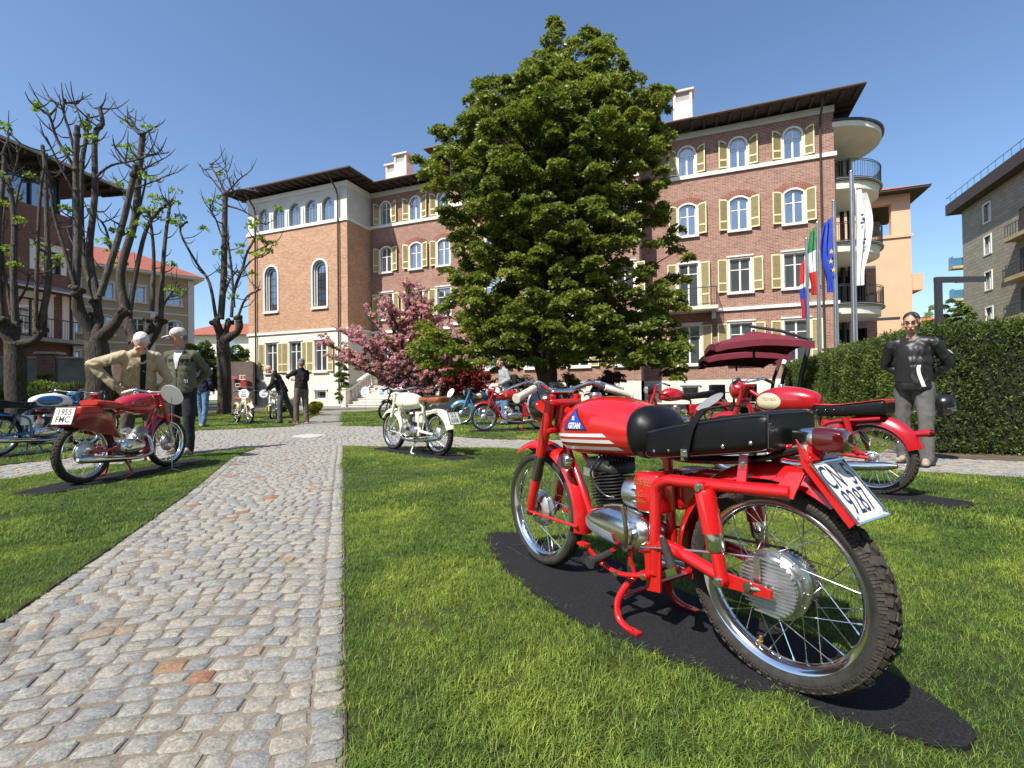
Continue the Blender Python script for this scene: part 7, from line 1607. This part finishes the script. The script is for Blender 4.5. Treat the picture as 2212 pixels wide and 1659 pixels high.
# left red racer
pB2, dB2 = (-4.23, 4.79), (.07, 1); L2 = 1.06
moto(pB2, dB2, L2, 'red racing motorcycle with square white plate and red saddle by two old men', dict(paint='crimson', vis=-1, R=.292, tw=.078, block=True, detail=1.5, hubr=.10, hubf=.095, tank=(.36, .80, .64, .88, .135), tankshape='drop', tankart=[('ring', 'redseat', (.60, .745, .15, .075)), ('text', 'redseat', ('Cm', .60, .745, .07))], seat='solo', sdz=.03, seatmat='redseat', tailbox=1, dz=.03, forkpaint='crimson', forktype=1, exs=-1, engine='h', cyl='alloy', tilt=1.1, loops=0, shocks=0, fguard=(58, 205), fw=.115, rguard=(10, 120), box=0, bardz=0, pull=.06, grip='grip', lampmat='black', lamp=0, tail=0, boxmat='crimson', plate=((-.165, .745), (-.215, .585), .105, [('1955', .30, .085, .5, .001), ('FMC', .72, .085, .5, .001)]), pink='ink'))
strip_mat(pB2, off(pB2, dB2, L2, 0), .26, .55, .55, 'black mat under the red racing motorcycle with the square plate')
placard(*off(pB2, dB2, .72, -.34), math.atan2(1, .07), .84, .125, 'round placard with red corner beside the racing motorcycle handlebar', 'disc', False, .5)
# blue and white at the left edge
pB3, dB3 = (-7.4, 6.98), (.18, .98)
moto(pB3, dB3, 1.22, 'blue motorcycle with blue and white tank, cut off by the left edge', dict(paint='blue', vis=-1, tank=(.42, .98, .70, .90, .12), tankpaint='white', tankart=[('ellipse', 'blue', (.62, .79, .17, .075))], seat='dual', seatz=.74, dz=.06, boxmat='white', boxx=.32, shock='black', grip='rubber', lampmat='black', tail=0, forkpaint='blue', guard='blue', detail=1.2))
strip_mat(pB3, off(pB3, dB3, 1.22, 0), .3, .5, .5, 'black mat under the blue and white motorcycle')
pX, dX = (-8.5, 8.7), (.18, .98)
moto(pX, dX, 1.2, 'dark motorcycle with red fork and black headlamp beyond the blue and white one', dict(paint='crimson', vis=-1, tankpaint='navy', guard='black', lampmat='black', seat='dual', dz=.05, tail=0))
strip_mat(pX, off(pX, dX, 1.2, 0), .25, .4, .4, 'black mat under the motorcycle with the red fork')
# ivory one
pB4, dB4 = (-.99, 6.50), (-.71, .70)
moto(pB4, dB4, 1.10, 'ivory motorcycle with tan saddles and plate reading SI 26308', dict(paint='ivory', vis=1, R=.285, tw=.078, tank=(.40, .88, .60, .845, .15), tankshape='drop', tankart=[('ring', 'cream', (.70, .72, .075, .085))], seat='two', seatmat='tan', detail=1.5, hubr=.085, shock='chrome', forktype=1, grip='rubber', lampmat='ivory', rguard=(0, 168), rdrop=.07, rw=.14, fguard=(40, 190), fdrop=.06, fw=.13, boxmat='ivory', boxx=.33, exs=1, tail=0, plate=((-.300, .585), (-.370, .425), .085, [('SI 2', .29, .082, .5, .001), ('6308', .71, .082, .5, .001)]), block=True, bardz=.03, pull=.10, rimm='chrome'))
strip_mat(pB4, off(pB4, dB4, 1.10, 0), .26, .55, .3, 'black mat under the ivory motorcycle')
# black one behind it
f5 = Vector((-3.66, 14.2)); d5 = Vector((-.62, -.78)).normalized(); pB5 = f5-d5*1.22
moto(pB5, d5, 1.22, 'black and red motorcycle facing the camera behind the ivory one', dict(paint='black', vis=-1, tankpaint='crimson', guard='black', lampmat='black', seat='dual', dz=.08, forkpaint='black', tail=0, R=.30))
placard(f5.x-.45, f5.y-.6, -1.9, .86, .14, 'white oval placard left of a pair before the black motorcycle'); placard(f5.x+.02, f5.y-.6, -1.5, .86, .14, 'white oval placard right of a pair before the black motorcycle')
# blue one facing left
pB6, dB6 = (-.05, 12.55), (-1, -.07)
moto(pB6, dB6, 1.25, 'steel blue motorcycle with dark tank and gold flank behind the ivory one', dict(paint='steelblue', vis=1, tankpaint='navy', tankart=[('ellipse', 'gold', (.80, .72, .07, .06))], seat='dual', lampmat='black', dz=.04, forkpaint='steelblue', fdrop=.08, fguard=(30, 200), fw=.13, cyl='darkmetal', tail=0))
strip_mat(pB6, off(pB6, dB6, 1.25, 0), .25, .4, .4, 'black mat under the steel blue motorcycle'); placard(-1.5, 11.9, -2.4, .80, .12, 'white oval placard leaning beside the steel blue motorcycle', stripes=False, lean=.5)
# red one facing left
pB7, dB7 = (.62, 10.68), (-.97, -.23)
moto(pB7, dB7, 1.26, 'red motorcycle with yellow tank badge, facing left behind the nearest handlebar', dict(paint='crimson', vis=1, tank=(.44, .98, .64, .86, .12), tankart=[('ellipse', 'gold', (.80, .75, .032, .035))], seat='dual', seatz=.73, dz=.05, forktype=1, lampmat='crimson', detail=1.2, pull=.10, tail=1, cyl='alloy', tilt=.9))
strip_mat(pB7, off(pB7, dB7, 1.26, 0), .3, .5, .3, 'black mat under the red motorcycle facing left')
# red one right of it
pB8, dB8 = (3.40, 8.25), (-1, -.08)
moto(pB8, dB8, 1.22, 'red motorcycle with black dual seat seen over the nearest tank', dict(paint='crimson', vis=1, tank=(.52, .92, .64, .86, .115), seat='dual', seatz=.73, seatend=.0, dz=.05, lampmat='black', boxmat='crimson', boxx=.36, detail=1.2, cyl='alloy', tilt=.2, plate=((-.19, .66), (-.25, .56), .08, [])))
placard(3.15, 7.75, -2.9, .62, .17, 'grey tilted placard on a wire in front of the red motorcycle with dual seat', 'panel', False, 1.0, 1.5)
placard(2.25, 9.6, -1.6, .98, .10, 'small yellow green placard above the red headlamp in the second row', 'yellowcard', False, .2) if False else None
strip_mat(pB8, off(pB8, dB8, 1.22, 0), .25, .3, .3, 'black mat under the red motorcycle with black dual seat')
# red one on the right with cream flank
pB10, dB10 = (2.88, 3.89), (-.58, .82)
moto(pB10, dB10, 1.22, 'crimson motorcycle with cream tank flank and studded seat beyond the nearest one', dict(paint='crimson', vis=1, R=.285, tw=.07, tank=(.38, .92, .62, .86, .14), tankart=[('ellipse', 'cream', (.77, .725, .125, .075)), ('text', 'gold', ('Morelli', .76, .745, .055))], seat='dual', seatz=.665, seatend=-.12, seattop='redseat', dz=.05, lampmat='crimson', lampr=.085, detail=1.5, rguard=(5, 165), rw=.14, rdrop=.08, hubr=.04, hubf=.05, tail=1, grip='rubber', pull=.06, exs=1, forkpaint='crimson', boxmat='crimson', boxx=.26, block=True))
strip_mat(pB10, off(pB10, dB10, 1.22, 0), .24, .55, .5, 'black mat under the crimson motorcycle on the right')
# mopeds near the tower
def moped(pos, dirv, label, c1='cream'):
    return moto(pos, dirv, 1.05, label, dict(name='moped', cat='moped', paint=c1, vis=-1, R=.27, tw=.06, tank=(.45, .75, .55, .68, .07), seat='solo', seatmat='tan', sdz=-.02, rguard=(10, 160), fguard=(35, 180), fdrop=.06, fw=.12, lampmat=c1, shocks=0, loops=0, box=1, boxmat=c1, dz=.06, pull=.16, tail=0))
moped((-8.40, 14.85), (.74, -.68), 'cream moped with brown saddle beside the lone bare tree'); placard(-7.45, 13.5, -1.45, .84, .135, 'white oval placard in front of the cream moped')
moped((-8.35, 17.3), (.27, -.96), 'ivory moped seen head on behind the bent man', 'ivory'); placard(-8.15, 15.95, -1.4, .84, .13, 'white oval placard in front of the head on moped')
strip_mat((-8.40, 14.85), (-7.63, 14.14), .3, .4, .4, 'black mat under the cream moped'); strip_mat((-8.35, 17.3), (-8.07, 16.3), .3, .4, .4, 'black mat under the ivory moped')
# ================================================================ PEOPLE
from mathutils.bvhtree import BVHTree
from mathutils import noise as mn
def cap(mb, a, b, r0, r1, seg=14):
    a = Vector(a); b = Vector(b); mb.ell(a, (r0,)*3, None, seg, 8); mb.ell(b, (r1,)*3, None, seg, 8); mb.cyl if False else None
    if (b-a).length > 1e-4: mb.tube([a, b], [r0, r1], seg)
def remesh(mb, vox, it=5, fold=0.0, fs=6.0, seed=0):
    me = bpy.data.meshes.new('t'); me.from_pydata(mb.v, [], mb.f); o = bpy.data.objects.new('t', me); COL.objects.link(o)
    m = o.modifiers.new('r', 'REMESH'); m.mode = 'VOXEL'; m.voxel_size = vox; m2 = o.modifiers.new('s', 'SMOOTH'); m2.factor = .5; m2.iterations = it
    dg = bpy.context.evaluated_depsgraph_get(); dg.update(); e = bpy.data.meshes.new_from_object(o.evaluated_get(dg)); V = [v.co.copy() for v in e.vertices]; N = [v.normal.copy() for v in e.vertices]; F = [tuple(p.vertices) for p in e.polygons]
    bpy.data.objects.remove(o); bpy.data.meshes.remove(e)
    if fold:
        off_ = Vector((seed*3.1, seed*1.7, 0))
        for i, v in enumerate(V):
            p = Vector((v.x*fs*1.25, v.y*fs*1.25, v.z*fs*.8))+off_; p += mn.noise_vector(p*.7)*1.1; k = 1-abs(mn.noise(p))*3.5; V[i] = v+N[i]*(fold*max(-.5, k)+fold*.5*mn.noise(p*2.7))
    r = MB(); r.v = [tuple(v) for v in V]; r.f = F; r.m = [0]*len(F); return r
def hand(mb, w, d, n, sc=1.0, curl=.5, side=1):
    """palm and five fingers from wrist w, pointing d, palm facing n"""
    w = Vector(w); d = Vector(d).normalized(); n = Vector(n); n = (n-d*n.dot(d)).normalized(); s = d.cross(n)*side; R = Matrix((d, s, n)).transposed()
    mb.ell(w+d*.045*sc, (.050*sc, .040*sc, .017*sc), R, 14, 8)
    for i, (o, L) in enumerate(((.030, .062), (.010, .070), (-.010, .066), (-.029, .052))):
        a = w+d*.085*sc+s*o*sc; b = a+(d*math.cos(curl*.5)+n*math.sin(curl*.5))*L*.5*sc; c = b+(d*math.cos(curl*1.4)+n*math.sin(curl*1.4))*L*.5*sc; cap(mb, a, b, .0095*sc, .0088*sc, 8); cap(mb, b, c, .0088*sc, .0072*sc, 8)
    a = w+d*.02*sc+s*.030*sc; b = a+(d*.6+s*.8).normalized()*.035*sc; c = b+(d*.95+s*.25+n*.3).normalized()*.030*sc; cap(mb, a, b, .0125*sc, .0105*sc, 8); cap(mb, b, c, .0105*sc, .0085*sc, 8)
def person(label, pos, face, c):
    g = c.get; sc = g('scale', 1.0); f = Vector((face[0], face[1])).normalized()
    root = thing('person', label, 'person', (pos[0], pos[1], .006), math.atan2(f.y, f.x)); root.scale = (sc, sc, sc); HS = g('head', 1.08)
    hip = Vector((0, 0, .95)); Rt = Matrix.Rotation(g('lean', 0), 3, 'Y') @ Matrix.Rotation(g('twist', 0), 3, 'Z')
    T = lambda p: Rt @ (Vector(p)-hip)+hip
    Rh = Rt @ Matrix.Rotation(g('hyaw', 0), 3, 'Z') @ Matrix.Rotation(g('hpitch', 0), 3, 'Y'); neck = Vector((.01, 0, 1.50))
    Hd = lambda p: T(neck)+Rh @ ((Vector(p)-neck)*1.13)
    fat = g('fat', 1.0); skin = M[g('skin', 'skin')]
    legs = []
    for s in (1, -1):
        fx, fy = g('feet', ((.05, .11), (-.02, -.11)))[0 if s > 0 else 1]; hp = Vector((0, s*.09, .93)); an = Vector((fx-.02, fy, .085)); kn = (hp+an)/2+Vector((g('knee', .03), s*.012, .02)); legs.append((hp, kn, an, Vector((fx, fy, 0))))
    arms = []
    for s in (1, -1):
        el, ha = g('arms', (((-.03, .27, 1.15), (.08, .27, .90)), ((-.03, -.27, 1.15), (.08, -.27, .90))))[0 if s > 0 else 1]; arms.append((T((0, s*.160*fat, 1.42)), T(el), T(ha)))
    # the body, one continuous surface
    b = MB()
    for hp, kn, an, ft in legs: cap(b, hp, kn, .078, .052); cap(b, kn, an, .050, .036); cap(b, an, ft+Vector((.12, 0, .03)), .036, .028)
    b.ell((0, 0, .97), (.105*fat, .15, .11)); b.ell(T((0, 0, 1.12)), (.10*fat, .135, .14), Rt); b.ell(T((0, 0, 1.32)), (.10, .15, .15), Rt)
    for sh, el, ha in arms: cap(b, sh, el, .048, .040); cap(b, el, ha, .038, .027); cap(b, T((0, 0, 1.46)), sh, .06, .05)
    cap(b, T((-.01, 0, 1.42)), Hd((.012, 0, 1.56)), .062, .052)
    body_ = remesh(b, .014, 4)
    h = MB(); h.ell(Hd((-.005, 0, 1.665)), (.098, .076, .098), Rh, 20, 14); h.ell(Hd((.022, 0, 1.615)), (.072, .062, .085), Rh, 18, 12); h.ell(Hd((.045, 0, 1.565)), (.042, .040, .032), Rh, 14, 10)
    cap(h, Hd((.092, 0, 1.655)), Hd((.112, 0, 1.618)), .010, .0145, 10); cap(h, Hd((.084, .03, 1.675)), Hd((.084, -.03, 1.675)), .014, .014, 10); cap(h, Hd((0, 0, 1.48)), Hd((.01, 0, 1.6)), .054, .05)
    for s in (1, -1): h.ell(Hd((-.008, s*.078, 1.645)), (.017, .009, .029), Rh, 10, 8); h.ell(Hd((.068, s*.04, 1.625)), (.022, .022, .022), Rh)
    cap(h, Hd((.086, .02, 1.590)), Hd((.086, -.02, 1.590)), .009, .009, 8)
    hh = remesh(h, .0055, 3); body_.add(hh.v, hh.f)
    for i, (sh, el, ha) in enumerate(arms):
        if g('hands', (1, 1))[i]:
            d = g('handdir', ((el, ha), (el, ha)))[i]; d = (ha-el) if not isinstance(d[0], (int, float)) else Vector(d); q = MB(); hand(q, ha, d, g('palm', ((0, -1, 0), (0, 1, 0)))[i], 1.0, g('curl', .5)); cap(q, ha-d.normalized()*.03, ha+d.normalized()*.02, .026, .024); r = remesh(q, .0042, 2); body_.add(r.v, r.f)
    bo = body_.build('body', skin, root, 80)
    q = MB()
    for s in (1, -1): q.ell(Hd((.0875, s*.031, 1.652)), (.004, .009, .004), Rh, 10, 8)
    q.build('eyes', M['ink'], bo, 60); q = MB(); q.ell(Hd((.0945, 0, 1.5915)), (.004, .022, .0045), Rh, 10, 6); q.build('mouth', M['tan'], bo, 60)
    q = MB()
    for s in (1, -1): q.tube([Hd((.098, s*.014, 1.678)), Hd((.098, s*.032, 1.683)), Hd((.088, s*.052, 1.677))], .0030, 6)
    q.build('eyebrows', M[g('brow', 'browgrey')], bo, 60)
    # hair
    hr = g('hair')
    if hr:
        q = MB(); v = hr[1] if isinstance(hr, tuple) else 1; hm = hr[0] if isinstance(hr, tuple) else hr
        q.ell(Hd((-.020, 0, 1.697)), (.092, .080, .078*v), Rh, 20, 12); q.ell(Hd((-.040, 0, 1.640)), (.072, .080, .080), Rh, 18, 12)
        if g('fringe'): cap(q, Hd((.052, .035, 1.738)), Hd((.078, .055, 1.722)), .018, .012)
        r = remesh(q, .007, 2, .003, 40); r.build('hair', M[hm], root, 80)
    elif g('fringehair'):
        q = MB(); q.ell(Hd((-.045, 0, 1.635)), (.062, .0795, .045), Rh, 18, 10); remesh(q, .007, 2, .003, 30).build('hair', M[g('fringehair')], root, 80)
    if g('cap'):
        q = MB(); q.ell(Hd((-.008, 0, 1.715)), (.108, .090, .078), Rh, 22, 12); r = remesh(q, .007, 2, .002, 20); co = r.build('cap', M[g('cap')], root, 80); q = MB(); P = []
        for k in range(13): a = -1.25+2.5*k/12; P.append(Hd((.050+.135*math.cos(a), .080*math.sin(a), 1.704-.020*math.cos(a))))
        q.slab(P, Rh @ Vector((0, 0, .006))); q.build('peak', M[g('cap')], co, 30)
    if g('glasses'):
        q = MB()
        for s in (1, -1):
            q.tube([Hd((.104-.004*abs(math.cos(t)), s*.032+.023*math.cos(t), 1.650+.016*math.sin(t))) for t in [2*math.pi*k/14 for k in range(15)]], .0015, 5); q.tube([Hd((.10, s*.055, 1.656)), Hd((.0, s*.082, 1.660))], .002, 5)
        q.tube([Hd((.106, .01, 1.656)), Hd((.106, -.01, 1.656))], .002, 5); q.build('glasses', M['ink'], root, 60)
    # trousers
    t = MB(); tr = g('trw', 1.0)
    for hp, kn, an, ft in legs: cap(t, hp, kn, .098*tr, .074*tr); cap(t, kn, an+Vector((.01, 0, -.012)), .072*tr, .066*tr)
    t.ell((0, 0, .96), (.132*fat, .172, .10)); t.ell((0, 0, 1.02), (.125*fat, .160, .09))
    remesh(t, .013, 4, .0055, 7, 1).build('trousers', M[g('trousers')], root, 80)
    for hp, kn, an, ft in legs:
        q = MB(); a_ = ft+Vector((-.06, 0, .035)); z_ = ft+Vector((.155, (0.02 if ft.y > 0 else -.02), .028)); cap(q, a_, z_, .040, .036); cap(q, ft+Vector((-.04, 0, .06)), ft+Vector((.05, 0, .055)), .044, .035)
        q2 = MB(); q2.v = [(x, y, max(z, .012)) for x, y, z in q.v]; q2.f = q.f; q2.m = q.m; sh_ = remesh(q2, .008, 3).build('shoe', M[g('shoes', 'shoe')], root, 80)
        q = MB(); q.bev((ft.x+.048, ft.y, .011), (.30, .088, .022), .006, None, e=2.6, n=24); q.build('sole', M[g('sole', 'shoe')], sh_, 40)
    # upper garment
    j = MB(); ja = g('jw', 1.0); hem = g('hem', .90)
    j.ell(T((0, 0, 1.10)), (.138*fat*ja, .168*ja, .16), Rt, 20, 12); j.ell(T((0, 0, 1.31)), (.130*ja*(fat**.7), .175*ja, .16), Rt, 20, 12)
    j.ell(T((0, 0, 1.205)), (.136*fat*ja, .172*ja*fat**.4, .15), Rt, 20, 12)
    cz = [(T((.005, 0, z)), r) for z, r in ((hem, 1.02), (hem+.06, 1.05), (1.06, 1.0), (1.16, .98))]; rings = []
    for cc, r in cz: rings.append([cc+Rt @ Vector((.140*fat*ja*r*math.cos(2*math.pi*k/24), .172*ja*r*math.sin(2*math.pi*k/24), 0)) for k in range(24)])
    j.loft(rings)
    for sh, el, ha in arms:
        cap(j, T((0, 0, 1.445)), sh, .070, .062); cap(j, sh, el, .064*ja, .055*ja); cap(j, el, el.lerp(ha, g('sleeve', .95)), .054*ja, .043*ja)
    cap(j, T((-.012, 0, 1.44)), T((-.008, 0, 1.49)), .080, .072)
    jo = remesh(j, .012, 4, g('fold', .0065), 7.5, g('seed', 1)).build(g('topname', 'jacket'), M[g('top')], root, 80)
    V = [v.co.copy() for v in jo.data.vertices]; F = [tuple(p.vertices) for p in jo.data.polygons]; bv = BVHTree.FromPolygons(V, F)
    def wrap(name, mt, grid, org_dir, offn=.004, par=jo):
        """grid: rows of local torso points projected along org_dir onto the garment"""
        q = MB(); n = len(grid[0]); vs = []; D = Rt @ Vector(org_dir)
        for row in grid:
            for p in row:
                P = T(p)-D*.6; hit = bv.ray_cast(P, D); vs.append(hit[0]+hit[1]*(offn+(.004 if name == 'shirt_front' else 0)) if hit[0] is not None else T(p)-D*.15)
        q.add(vs, [(i*n+k, i*n+k+1, (i+1)*n+k+1, (i+1)*n+k) for i in range(len(grid)-1) for k in range(n-1)]); return q.build(name, M[mt], par, 80)
    def rows(poly, w, n=10, axis=(0, 1, 0), m=3):
        P, _ = smooth([Vector(p) for p in poly], 0, max(2, n//len(poly))); A = Vector(axis); return [[p+A*w*(k/(m-1)-.5) for k in range(m)] for p in P]
    c_ = MB(); R_ = [T((-.012+.075*math.cos(2*math.pi*k/20)*1.05, .072*math.sin(2*math.pi*k/20), 1.475+.02*math.cos(2*math.pi*k/20)*-1)) for k in range(3, 18)]
    R2 = [p+(Rt @ Vector((0, 0, .045)))+(p-T((-.012, 0, p.z))).normalized()*.004*0 for p in R_]; c_.loft([R_, R2], closed=False, caps=False); c_.build('collar', M[g('collarmat', g('top'))], jo, 60)
    if g('shirt'):      # open front showing what is worn beneath
        sy = g('shirty', 0); w0, w1 = g('shirtw', (.05, .06)); wrap('shirt_front', g('shirt'), [[(.1, sy+(-1+2*k/4)*(w0+(w1-w0)*i/9), 1.49-(1.49-g('shirtz', .95))*i/9) for k in range(5)] for i in range(10)], (-1, 0, 0))
    if g('zip'): wrap('zip', 'ink', rows([(.1, g('shirty', 0), 1.28), (.1, g('shirty', 0), hem+.02)], .012), (-1, 0, 0), .005)
    for nm, mt, poly, w_, D in g('marks', []): wrap(nm, mt, rows(poly, w_, 14, (0, 1, 0) if abs(D[0]) > .5 else (1, 0, 0)), D, .005)
    return root
for n_, col, r_ in (('beigejacket', (.44, .36, .24), .85), ('olive', (.115, .115, .075), .95), ('blackcloth', (.014, .014, .015), .85), ('blackleather', (.012, .012, .013), .48), ('navycloth', (.016, .02, .045), .9), ('jeans', (.10, .18, .30), .9), ('greyjeans', (.115, .11, .105), .95), ('darktrousers', (.022, .024, .028), .9), ('greytrousers', (.085, .088, .095), .9), ('cargo', (.12, .10, .078), .9), ('browntrousers', (.09, .075, .06), .9),
    ('shoe', (.03, .03, .03), .6), ('tanshoe', (.30, .26, .20), .7), ('redshoe', (.30, .03, .03), .6), ('whitehair', (.62, .61, .59), .7), ('greyhair', (.16, .16, .16), .7), ('blackhair', (.02, .018, .018), .45), ('browgrey', (.25, .22, .2), .8), ('capcloth', (.50, .46, .44), .9), ('paleshirt', (.55, .55, .58), .8), ('greyjacket', (.30, .31, .32), .8)):
    M[n_] = mat(n_, col, r_, 0, 0, .14, 14, .35 if r_ > .5 else .2, 220, spec=.3 if r_ > .5 else .6)
back_arms = (((-.12, .30, 1.17), (-.20, .05, .98)), ((-.12, -.30, 1.17), (-.20, -.05, .98)))
person('white haired old man in a beige jacket bending over the red racing motorcycle', (-4.86, 6.32), (.66, -.75), dict(scale=1.0, lean=.56, hpitch=.45, hair=('whitehair', .95), skin='skinpink', top='beigejacket', trousers='browntrousers', shirt='blackcloth', shirtw=(.03, .025), shirty=.03, fold=.010, jw=1.06, hem=.90, arms=(((.10, .30, 1.16), (.25, .20, .93)), ((-.10, -.46, 1.24), (.10, -.22, 1.02))), hands=(1, 1), palm=((-.3, 0, -1), (-1, .2, 0)), curl=.5, seed=2, shoes='tanshoe', collarmat='beigejacket'))
p2_ = person('tall old man in a pale cap and olive fleece jacket with hands behind his back', (-4.88, 7.20), (.12, -1), dict(scale=1.02, lean=.05, hyaw=-.75, hpitch=.22, fringehair='greyhair', cap='capcloth', top='olive', trousers='darktrousers', shirt='paleshirt', shirtw=(.065, .006), shirtz=1.22, zip=1, jw=1.06, fat=1.05, hem=.88, arms=back_arms, marks=[('chest_stripe', 'blackcloth', [(.1, -.115, 1.36), (.1, -.115, 1.318)], .13, (-1, 0, 0)), ('chest_stripe', 'blackcloth', [(.1, .115, 1.36), (.1, .115, 1.318)], .13, (-1, 0, 0)), ('small_print', 'paleshirt', [(.1, .10, 1.07), (.1, .115, 1.02)], .010, (-1, 0, 0)), ('small_print', 'paleshirt', [(.1, .125, 1.07), (.1, .13, 1.02)], .010, (-1, 0, 0))], seed=3, shoes='tanshoe', sole='tanshoe', collarmat='blackcloth', feet=((.05, .10), (-.02, -.12)), trw=1.08))
person('bald man in a navy sweater and blue jeans walking away behind the old men', (-8.28, 13.0), (.15, 1), dict(scale=.98, skin='skinpink', top='navycloth', topname='sweater', trousers='jeans', feet=((.12, .12), (-.12, -.13)), arms=(((-.02, .27, 1.16), (.12, .22, .98)), ((-.02, -.27, 1.16), (.12, -.22, .98))), seed=4, shoes='tanshoe', fold=.012, hem=.94))
person('bald man in a black jacket bending forward to the left near the tower', (-6.60, 13.96), (-1, -.25), dict(scale=1.0, lean=.40, hpitch=.55, skin='skinpink', top='blackcloth', trousers='greytrousers', feet=((.05, .14), (-.32, -.10)), arms=(((.12, .27, 1.20), (.32, .15, 1.12)), ((.12, -.27, 1.20), (.32, -.15, 1.12))), marks=[('back_print', 'paleshirt', [(-.1, -.03, 1.36), (-.1, .03, 1.30)], .05, (1, 0, 0)), ('sleeve_print', 'paleshirt', [(0, .2, 1.33), (0, .2, 1.27)], .045, (0, -1, 0))], seed=5, fringehair=None, hem=.86))
person('grey haired man in a black sweatshirt and cargo trousers reaching to the other man', (-6.0, 13.84), (-.72, .70), dict(scale=1.03, hair='greyhair', top='blackcloth', topname='sweatshirt', trousers='cargo', feet=((.06, .12), (-.05, -.11)), arms=(((.22, .28, 1.30), (.50, .16, 1.28)), ((.20, -.25, 1.22), (.46, -.05, 1.22))), marks=[('back_print', 'greyjeans', [(-.1, -.10, 1.36), (-.1, -.055, 1.30), (-.1, -.05, 1.24)], .014, (1, 0, 0)), ('back_print', 'greyjeans', [(-.1, -.02, 1.38), (-.1, .04, 1.34), (-.1, .08, 1.26)], .014, (1, 0, 0)), ('back_print', 'cargo', [(-.1, .01, 1.31), (-.1, .02, 1.22)], .03, (1, 0, 0))], seed=6, shoes='redshoe', sole='paleshirt', hem=.94, trw=1.08))
person('person in a grey jacket and jeans standing under the big tree behind the bikes', (-.17, 12.3), (-.9, -.5), dict(scale=.95, lean=.12, hair='blackhair', top='greyjacket', trousers='jeans', hpitch=.3, arms=(((.0, .26, 1.2), (.14, .14, 1.12)), ((-.12, -.24, 1.18), (.02, -.18, 1.0))), seed=7, hem=.95))
bag = MB(); bag.bev((.06, 12.2, 1.12), (.14, .22, .30), .03, None, e=4); tag(bag.build('shoulder_bag', M['blackcloth'], None, 50), 'black bag hanging beside the person in the grey jacket', 'bag')
p7_ = person('man in glasses and a black leather jacket with a white stripe before the hedge', (4.45, 5.38), (-.78, -.62), dict(scale=.93, lean=.06, twist=0, hyaw=.12, hpitch=.12, hair=('blackhair', .98), fringe=1, brow='blackhair', glasses=1, top='blackleather', trousers='greyjeans', shirt='blackcloth', shirty=-.06, shirtw=(.04, .075), shirtz=.98, jw=1.04, fat=1.24, hem=.88, arms=back_arms, marks=[('white_stripe', 'white', [(.1, .085, 1.17), (.1, .078, 1.13), (.1, .085, 1.06), (.1, .105, .98), (.1, .12, .92)], .030, (-1, 0, 0))], seed=8, shoes='tanshoe', collarmat='blackleather', feet=((.10, .12), (-.08, -.13)), trw=1.10))
q = MB(); rg_ = []
for ch in p7_.children:
    if ch.name.startswith('jacket'):
        V = [v.co.copy() for v in ch.data.vertices]; bv = BVHTree.FromPolygons(V, [tuple(p.vertices) for p in ch.data.polygons])
        c0 = Vector((-.065, .8, 1.30)); hit = bv.ray_cast(c0, Vector((0, -1, 0)))
        if hit[0] is not None:
            n = hit[1].normalized(); e1 = n.cross(Vector((0, 0, 1))).normalized(); e2 = n.cross(e1)
            o_ = hit[0]+n*.012; mbb = MB(); mbb.tube([o_+e1*.034*math.cos(2*math.pi*k/24)+e2*.034*math.sin(2*math.pi*k/24) for k in range(25)], .004, 5)
            for a in (0, math.pi): mbb.add([o_]+[o_+e1*.024*math.cos(a+k*math.pi/8)+e2*.024*math.sin(a+k*math.pi/8) for k in range(5)], [(0, k, k+1) for k in range(1, 5)])
            mbb.build('sleeve_roundel', M['paleshirt'], ch, 0)
h0 = AT(2040, 874, 5.45); hm = MB(); hm.ell((0, 0, 0), (.125, .115, .125), None, 24, 16); hr_ = remesh(hm, .009, 2); ho = hr_.build('motorcycle_helmet', M['black'], None, 80); ho.location = h0; tag(ho, 'black crash helmet held behind the man in the leather jacket', 'helmet')
q = MB(); q.tube([(.04, -.118*math.cos(a)*0-.10, .0+.0) for a in (0,)]+[(.02, -.112, -.03), (-.06, -.10, -.04)], .006, 6); q.box((0, -.119, -.055), (.06, .006, .018)); q.build('visor_trim', M['steel'], ho, 0)
grass()
